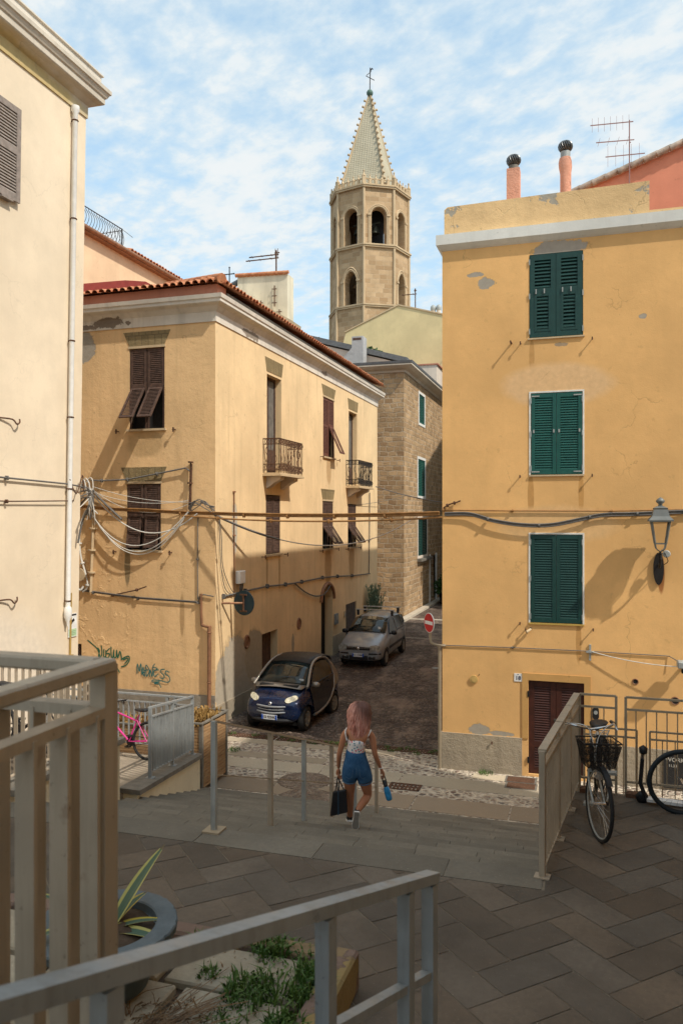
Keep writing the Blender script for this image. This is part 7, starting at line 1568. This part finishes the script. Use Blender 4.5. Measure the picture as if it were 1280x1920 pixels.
# bag and bottle are held: things of their own, in the same local frame
bag = thing('tote_bag', 'black tote bag in the left hand of the woman', 'bag', (0, 0, 0), local=True)
bm_ = plain('black_leather', (.010, .010, .012), .45, spec=.4)
def bagpt(px_, py_, dy): return W(px_, py_, dy)
f = MB(); q = [((622, 1484), (619, 1529)), ((649, 1479), (652, 1519))]
T0, B0, T1, B1 = W(624, 1484), W(619, 1529), W(649, 1480), W(652, 1521)
vs = []
for dy in (-.05, .07): vs += [B0 + Vector((0, dy, 0)), B1 + Vector((0, dy, 0)), T1 + Vector((0, dy * .35, 0)), T0 + Vector((0, dy * .35, 0))]
f.add(vs, ((0, 1, 2, 3), (7, 6, 5, 4), (4, 5, 1, 0), (5, 6, 2, 1), (7, 4, 0, 3), (6, 7, 3, 2))); f.build('body', bm_, bag, bevel=.012)
f = MB(); pk = [B0.lerp(B1, .42), B0.lerp(B1, .50), T0.lerp(T1, .44), T0.lerp(T1, .36)]; f.prism([p + Vector((0, -.052 if i < 2 else -.022, 0)) for i, p in enumerate(pk)], (0, -.004, 0)); f.build('side_stripe', plain('blue_grey_strip', (.02, .05, .08), .5), bag)
hp = wrl + dl.normalized() * .105
for dy, x0, x1 in ((-.02, .15, .42), (.02, .35, .85)): f = MB(); f.tube(smooth_path([T0.lerp(T1, x0) + Vector((0, dy, -.02)), hp + Vector((-.012, dy * .6, -.05)), hp + Vector((0, dy * .5, .0)), hp + Vector((.012, dy * .6, -.05)), T0.lerp(T1, x1) + Vector((0, dy, -.02))], 5), .0075, 6); f.build('strap', bm_, bag)
bag.location = W0; bag.rotation_euler = (0, 0, YAW)
bt = thing('water_bottle', 'blue water bottle hanging from the right hand of the woman', 'bottle', (0, 0, 0), local=True)
a, b = W(719, 1459, .03), W(730, 1500, .03); ax = (b - a).normalized(); Rm = ax.to_track_quat('Z', 'Y').to_matrix().to_4x4(); f = MB(); L = (b - a).length
f.lathe([(.014, .08), (.018, .10), (.034, .13), (.040, .16), (.041, L - .03), (.036, L - .008), (.03, L), (0, L)], a, 18, M=Rm); f.build('body', plain('blue_bottle', (.03, .25, .52), .18, 0, var=.3, scale=20, spec=.6), bt)
f = MB(); f.lathe([(.0, .03), (.021, .03), (.021, .085), (.026, .09), (.026, .105), (.018, .11)], a, 14, M=Rm); f.build('cap', M['blackplastic'], bt)
f = MB(); hq = wrr + dr_.normalized() * .10; f.tube(smooth_path([a + ax * .09 + Vector((.02, 0, 0)), a + ax * .02 + Vector((.02, 0, 0)), hq, a + ax * .02 - Vector((.02, 0, 0)), a + ax * .09 - Vector((.02, 0, 0))], 4), .008, 6); f.build('strap', M['blackplastic'], bt)
bt.location = W0; bt.rotation_euler = (0, 0, YAW)

# ------------------------------------------------------------------ raised bed, pot, plants
t = thing('raised_bed', 'raised stone bed with pale slabs and painted kerb in the foreground', 'planter', (-1.46, 5.0, LZ)); bx0, bx1, by0, by1 = -4.2, -1.42, 1.9, 4.97; bz = LZ + .24
f = MB(); f.box((bx0, by0, LZ), (bx1 - .17, by1 - .16, bz - .05)); f.build('earth', M['soil'], t)
f = MB(); f.box((bx1 - .16, by0, LZ), (bx1, by1, bz + .02)); x = bx1 - .165
while x > bx0: f.box((max(bx0, x - .8), by1 - .15, LZ), (x - .01, by1, bz + .01)); x -= .81
f.build('kerb', M['curb'], t, bevel=.018)
f = MB(); rr = random.Random(2); y = by0
while y < by1 - .25:
    h = rr.uniform(.50, .66); x = bx1 - .18 - rr.uniform(0, .05)
    while x > bx0 + .2:
        w_ = rr.uniform(.65, 1.0); y1 = min(y + h, by1 - .18); f.box((max(bx0, x - w_) + .02, y + .02, bz - .07), (x - .02, y1 - .02, bz - .02 + rr.uniform(0, .025)), rr.uniform(.8, 1.15)); x -= w_ + .02
    y += h
f.build('slabs', M['palestone'], t, bevel=.012)
pot = thing('potted_agave', 'large dark grey pot with yellow edged agave on the raised bed', 'potted plant', (-2.78, 4.12, bz))
pc = Vector((-2.78, 4.12, bz)); ph_ = .40; f = MB(); wob = lambda a, j: 1 + (.012 * math.sin(17 * a) + .010 * math.sin(29 * a + 1)) * 0
f.lathe([(.22, 0), (.26, .04), (.32, .22), (.36, ph_ - .05), (.34, ph_ - .045), (.30, ph_ - .06), (.0, ph_ - .061)], pc, 48)
f.build('pot', plain('slate_grey_pot', (.095, .125, .145), .6, 0, var=.2, scale=8, spec=.3, bump=.15), pot)
f = MB(); f.lathe([(.30, ph_ - .055), (.305, ph_ - .006), (.315, ph_), (.425, ph_ + .004), (.432, ph_ - .006), (.425, ph_ - .05), (.36, ph_ - .05)], pc, 110, wob=lambda a, j: 1 + ((.006 * math.sin(31 * a) + .006 * math.sin(47 * a + 1) + .004 * math.sin(7 * a)) if j in (3, 4, 5) else 0)); f.sm = [False] * len(f.sm); f.build('rim', bpy.data.materials['slate_grey_pot'], pot)
f = MB(); f.lathe([(.3, ph_ - .05), (.2, ph_ - .03), (.1, ph_ - .01), (0, ph_)], pc, 24, wob=lambda a, j: 1 + .04 * math.sin(5 * a + j)); f.build('soil', M['soil'], pot)
def agave_mat():
    g = G('variegated_agave'); a = g.n('Attribute'); a.attribute_name = 'Tint'; return g.fin(g.mix(.35, a.outputs['Color'], g.mix(g.noise(g.pos(), 9, 3), (.05, .09, .05), (.10, .12, .06))), .5, 0, .3)
am_ = agave_mat()
rr = random.Random(4)
def agave_leaf(az_, elev, L, w_, droop, green=(.05, .12, .085), yel=(.62, .50, .07)):
    f = MB(); d0 = Vector((math.cos(az_), math.sin(az_), 0)); side = Vector((-d0.y, d0.x, 0)); n = 12; rows = []
    for i in range(n + 1):
        t_ = i / n; e = elev - droop * t_; p = pc + Vector((0, 0, ph_ - .04)) + d0 * (.04 + L * (math.cos(elev) * t_ + .12 * droop * t_ * t_)) + Vector((0, 0, L * (math.sin(elev) * t_ - .5 * droop * t_ * t_)))
        ww = w_ * (math.sin(PI * (.18 + .82 * t_ ** .8)) ** .75 if t_ < 1 else .02) ; up = Vector((0, 0, 1)) * .25 * ww
        rows.append([p - side * ww + up, p - side * ww * .62 + up * .35, p, p + side * ww * .62 + up * .35, p + side * ww + up])
    for i in range(n):
        for k in range(4):
            c = yel if k in (0, 3) else green
            if i == n - 1: c = (.12, .07, .04)
            f.add([rows[i][k], rows[i][k + 1], rows[i + 1][k + 1], rows[i + 1][k]], ((0, 1, 2, 3),), c, True)
    f.build('leaf', am_, pot)
for (az_, el, L, w_, dr2) in ((R(58), .95, .60, .060, .25), (R(165), 1.3, .56, .040, .15), (R(28), .35, .34, .035, .55), (R(2), .18, .40, .050, .45), (R(200), .8, .5, .05, .5), (R(235), .6, .45, .05, .8), (R(120), .9, .4, .05, .6), (R(75), .55, .34, .04, .5), (R(150), .6, .42, .04, .6), (R(320), .25, .18, .02, .5), (R(345), .9, .16, .015, .5)):
    agave_leaf(az_, el, L, w_, dr2, yel=(.70, .52, .05) if w_ < .05 else (.62, .55, .16))
# weeds between the slabs and straw (nobody could count them)
def blades(f, c, n, r_, h, lean=.5, w_=.006, rr=rr):
    for i in range(n):
        a, q = rr.uniform(0, 6.3), r_ * math.sqrt(rr.random()); p = Vector(c) + Vector((q * math.cos(a), q * math.sin(a), 0)); hh = h * rr.uniform(.4, 1.1); d = Vector((rr.gauss(0, lean), rr.gauss(0, lean), 1)).normalized() * hh; s_ = Vector((rr.uniform(-1, 1), rr.uniform(-1, 1), 0)).normalized() * w_ * rr.uniform(.6, 1.4); m_ = p + d * .55 + Vector((0, 0, .02 * hh)); e = p + d + Vector((d.x, d.y, -abs(d.x) - abs(d.y))) * .35
        f.add([p - s_, p + s_, m_ + s_, m_ - s_, e], ((0, 1, 2, 3), (3, 2, 4)))
def leaves(f, c, n, r_, h, sz=.018, rr=rr):
    for i in range(n):
        a, q = rr.uniform(0, 6.3), r_ * math.sqrt(rr.random()); p = Vector(c) + Vector((q * math.cos(a), q * math.sin(a), h * rr.random() ** .7 * (1 - .5 * q / r_))); d = Vector((rr.gauss(0, 1), rr.gauss(0, 1), rr.uniform(0, 1))).normalized() * sz * rr.uniform(.6, 1.6); s_ = d.cross(Vector((rr.gauss(0, 1), rr.gauss(0, 1), rr.gauss(0, 1)))).normalized() * sz * .45
        f.add([p, p + d * .5 + s_, p + d, p + d * .5 - s_], ((0, 1, 2, 3),))
f = MB()
for c, r_, n, h in (((-2.0, 4.83), .12, 120, .13), ((-2.3, 4.86), .10, 60, .10), ((-1.9, 4.35), .17, 200, .15), ((-1.62, 4.1), .10, 130, .13), ((-1.72, 3.75), .14, 160, .16), ((-1.64, 4.62), .10, 110, .14), ((-1.63, 4.4), .07, 80, .12), ((-2.1, 3.35), .2, 220, .18), ((-1.72, 3.3), .12, 130, .15), ((-1.66, 2.95), .12, 120, .14), ((-2.15, 3.0), .15, 120, .16), ((-1.95, 4.05), .12, 70, .09), ((-2.25, 4.45), .06, 40, .10), ((-1.8, 4.78), .2, 90, .08), ((-2.45, 4.75), .09, 70, .11), ((-2.0, 3.6), .09, 60, .10), ((-1.95, 2.7), .2, 200, .18), ((-2.3, 3.15), .12, 110, .15)):
    blades(f, (*c, bz - .03), int(n * 1.4), r_ * 1.1, h * 1.15); leaves(f, (*c, bz - .03), int(n * 1.6), r_ * 1.15, h * .8)
tag(f.build('weeds', M['weed']), kind='stuff')
f = MB(); blades(f, (-2.28, 3.9, bz), 260, .28, .10, 2.2, .004); blades(f, (-2.15, 3.7, bz), 160, .2, .10, 2.4, .004)
for i in range(46):
    a = Vector((-2.3 + rr.gauss(0, .09), 3.85 + rr.gauss(0, .07), bz + rr.uniform(0, .04))); d = Vector((.26 + rr.gauss(0, .10), .36 + rr.gauss(0, .12), rr.uniform(-.01, .03))) * rr.uniform(.4, 1); f.tube([a, a + d * .5 + Vector((rr.gauss(0, .02), rr.gauss(0, .02), .01)), a + d], .0026, 3)
for c, r_ in (((-1.95, 3.75), .25), ((-2.2, 4.6), .2), ((-1.75, 3.1), .2), ((-2.5, 3.5), .3)): blades(f, (*c, bz - .02), 90, r_, .07, 1.8, .004)
tag(f.build('straw', M['straw']), kind='stuff')
f = MB()
for i in range(40):
    x = -9.0 + i * .15; 
    if rr.random() < .55: blades(f, (x, 18.0 + rr.uniform(-.08, .3), 0), 26, .1, .10, .7, .008); leaves(f, (x, 18.0, 0), 12, .1, .06, .02)
for c in ((-2.05, 16.98, .01), (-8.7, 16.6, .01), (-8.3, 16.75, .01), (-7.9, 16.9, .01)): blades(f, c, 60, .16, .12); leaves(f, c, 60, .18, .08)
tag(f.build('grass_tufts', M['weed']), kind='stuff')
# blue green plant by the lane wall, potted bush, roof palm
t = thing('tall_plant', 'tall blue green plant standing behind the silver car roof bars', 'plant', (-8.95, 33.4, .33)); f = MB()
for i in range(70):
    a, q = rr.uniform(0, 6.3), rr.uniform(0, .28); b = Vector((-8.9 + q * math.cos(a) * .5, 33.4 + q * math.sin(a), .33)); h = rr.uniform(1.5, 2.3); e = b + Vector((rr.gauss(0, .12), rr.gauss(0, .28), h)); f.tube([b, b.lerp(e, .5), e], .012, 3)
    for k in range(9): p = b.lerp(e, .35 + .07 * k); d = Vector((rr.gauss(0, .07), rr.gauss(0, .07), .16)); s_ = Vector((rr.gauss(0, 1), rr.gauss(0, 1), 0)).normalized() * .035; f.add([p, p + d * .5 + s_, p + d, p + d * .5 - s_], ((0, 1, 2, 3),))
f.build('foliage', M['bluegreen'], t); f = MB(); f.lathe([(.18, .32), (.24, .6), (.25, .62)], (-8.92, 33.4, 0), 14); f.build('pot', M['copper'], t)
t = thing('potted_bush', 'leafy potted bush by the door at the far end of the lane', 'potted plant', (-8.0, 46.6, .35)); f = MB(); leaves(f, (-8.0, 46.6, .85), 900, .62, 1.5, .14); f.build('foliage', M['palm'], t); f = MB(); f.lathe([(.3, .35), (.42, .95), (.45, 1.0)], (-8.0, 46.6, 0), 14); f.build('pot', M['iron'], t)
t = thing('plant_pot', 'dark planter pot against the ochre house side wall in the lane', 'pot', (-3.4, 25.5, .16)); f = MB(); f.lathe([(.18, .16), (.24, .75), (.28, .78), (.28, .84), (.22, .84)], (-3.42, 24.2, 0), 16); f.build('pot', M['iron'], t); f = MB(); leaves(f, (-3.42, 24.2, .84), 60, .2, .12, .06); f.build('foliage', M['palm'], t)
t = thing('palm', 'small green palm crown showing over the corner house roof', 'palm', (-14.7, 42.5, 12)); c = Vector((-14.7, 42.5, 15.3)); f = MB()
for i in range(26):
    a = rr.uniform(0, 6.3); el = rr.uniform(.05, 1.2); L = rr.uniform(.55, .85); pts_ = [c + Vector((math.cos(a) * math.cos(el) * L * k / 5, math.sin(a) * math.cos(el) * L * k / 5, L * (math.sin(el) * k / 5 - .3 * (k / 5) ** 2))) for k in range(6)]
    for p, q in zip(pts_, pts_[1:]):
        for s_ in (-1, 1): sd = Vector((-math.sin(a), math.cos(a), .1)) * .16 * s_; f.add([p, q, q + sd + (q - p) * .8, p + sd * .8 + (q - p) * .8], ((0, 1, 2, 3),))
f.build('crown', M['palm'], t); f = MB(); f.tube([(-14.7, 42.5, 12), (-14.7, 42.5, 15.3)], .14, 8); f.build('trunk', M['straw'], t)
f = MB(); leaves(f, (-11.3, 41.3, 14.35), 200, .45, .45, .12); leaves(f, (-10.8, 41.3, 14.25), 150, .35, .35, .12); f.v = [Vector(((v.x), v.y, v.z)) for v in f.v]; tag(f.build('roof_plant', M['palm'], loc=(-11, 41.3, 14.3)), 'low green plant growing over the grey slate roof edge', 'plant')
# ------------------------------------------------------------------ sky, sun, camera
w = bpy.data.worlds.new('World'); sc.world = w; w.use_nodes = True; nt = w.node_tree; nt.nodes.clear()
SUN = Vector((.62, -.26, .77)).normalized()
class GW(G):
    def __init__(s): s.t = nt
g = GW()
sky = g.n('TexSky'); sky.sky_type = 'NISHITA'; sky.sun_disc = False; sky.sun_elevation = math.asin(SUN.z); sky.sun_rotation = math.atan2(SUN.x, SUN.y)
sky.altitude = 20; sky.air_density = 1.0; sky.dust_density = 1.2; sky.ozone_density = 1.2
gen = g.n('TexCoord').outputs['Generated']; xyz = g.z(gen)
zz = g.ma('ADD', g.ma('MAXIMUM', xyz[2], 0.0), .10)
cmb = g.n('CombineXYZ'); g.set(cmb.inputs[0], g.ma('DIVIDE', xyz[0], zz)); g.set(cmb.inputs[1], g.ma('DIVIDE', xyz[1], zz))
rot = g.n('VectorRotate', rotation_type='Z_AXIS'); g.set(rot.inputs['Vector'], cmb.outputs[0]); rot.inputs['Angle'].default_value = R(35)
pv = g.scale(rot.outputs[0], (2.0, 2.5, 1))
big = g.noise(pv, .7, 3, .5); mid = g.noise(pv, 4.6, 6, .55, .15); fine = g.noise(pv, 11, 5, .6)
dens = g.ma('ADD', g.ma('ADD', g.ma('MULTIPLY', big, .62), g.ma('MULTIPLY', mid, .72)), g.ma('MULTIPLY', fine, .28))
mask = g.rng(dens, .60, .92); mask = g.ma('MULTIPLY', mask, g.rng(xyz[2], -.02, .10)); 
low = g.rng(xyz[2], 0, .55, .55, 0); mask = g.ma('MAXIMUM', mask, g.ma('MULTIPLY', low, g.rng(xyz[2], -.03, .05)))
skyc = g.mix(.50, g.scale(sky.outputs[0], (.23, .27, .26)), (.60, .82, .96))
cloud = g.mix(g.rng(dens, .75, 1.0), (.74, .86, .92), (.90, .93, .93))
col = g.mix(g.ma('MULTIPLY', mask, .93), skyc, cloud)
bg = g.n('Background'); g.set(bg.inputs[0], col); bg.inputs[1].default_value = 1.0
out = g.n('OutputWorld'); nt.links.new(bg.outputs[0], out.inputs[0])

sl = bpy.data.lights.new('sun', 'SUN'); sl.energy = 4.0; sl.angle = R(.9); sl.color = (1.0, .93, .82)
so = bpy.data.objects.new('sun', sl); COL.objects.link(so); so.rotation_euler = (-SUN).to_track_quat('-Z', 'Y').to_euler(); so.location = (20, -5, 30)

cam = bpy.data.cameras.new('camera'); co = bpy.data.objects.new('camera', cam); COL.objects.link(co); sc.camera = co
co.location = (0, 0, EYE); co.rotation_euler = (PI / 2, 0, YAW)
cam.sensor_fit = 'VERTICAL'; cam.sensor_height = 36; cam.sensor_width = 24; cam.lens = 36 * 1473 / 1920; cam.shift_y = 10 / 1920; cam.clip_start = .05; cam.clip_end = 2000
cam.dof.use_dof = True; cam.dof.focus_distance = 15; cam.dof.aperture_fstop = 4.5
sc.view_settings.view_transform = 'Standard'; sc.view_settings.look = 'None'; sc.view_settings.exposure = 0; sc.view_settings.gamma = 1
try: sc.cycles.use_denoising = True; sc.cycles.max_bounces = 6; sc.cycles.diffuse_bounces = 4
except Exception: pass
# repeats of a kind share a group phrase
GROUPS = {'parked_car': 'cars parked in the lane', 'bicycle': 'bicycles left against the railings', 'flat_bar_fence': 'flat bar fences around the terraces', 'thin_fence': 'thin railings along the drop',
          'drain_grate': 'drain grates across the lane mouth', 'service_cover': 'square covers in the street', 'wooden_planter': 'slatted planters by the ramp', 'roof_antenna': 'roof antennas',
          'wall_cable': 'cables fixed along the walls', 'overhead_cable': 'cables strung across the lane', 'hanging_cable': 'cables hanging in loops', 'thin_wire': 'thin wires on the facades', 'cable_tangle': 'knots of cable',
          'cable_bundle': 'taped cable bundles', 'cable_sleeve': 'rubber cable sleeves', 'wall_rod': 'rods on the walls', 'vent_hole': 'round vents in the ochre wall', 'round_inlay': 'pebble discs in the street'}
for o in bpy.data.objects:
    st_ = o.name.split('.')[0]
    if o.parent is None and st_ in GROUPS and o.get('category'): o['group'] = GROUPS[st_]
for o in bpy.data.objects:
    if 'local' in o: del o['local']
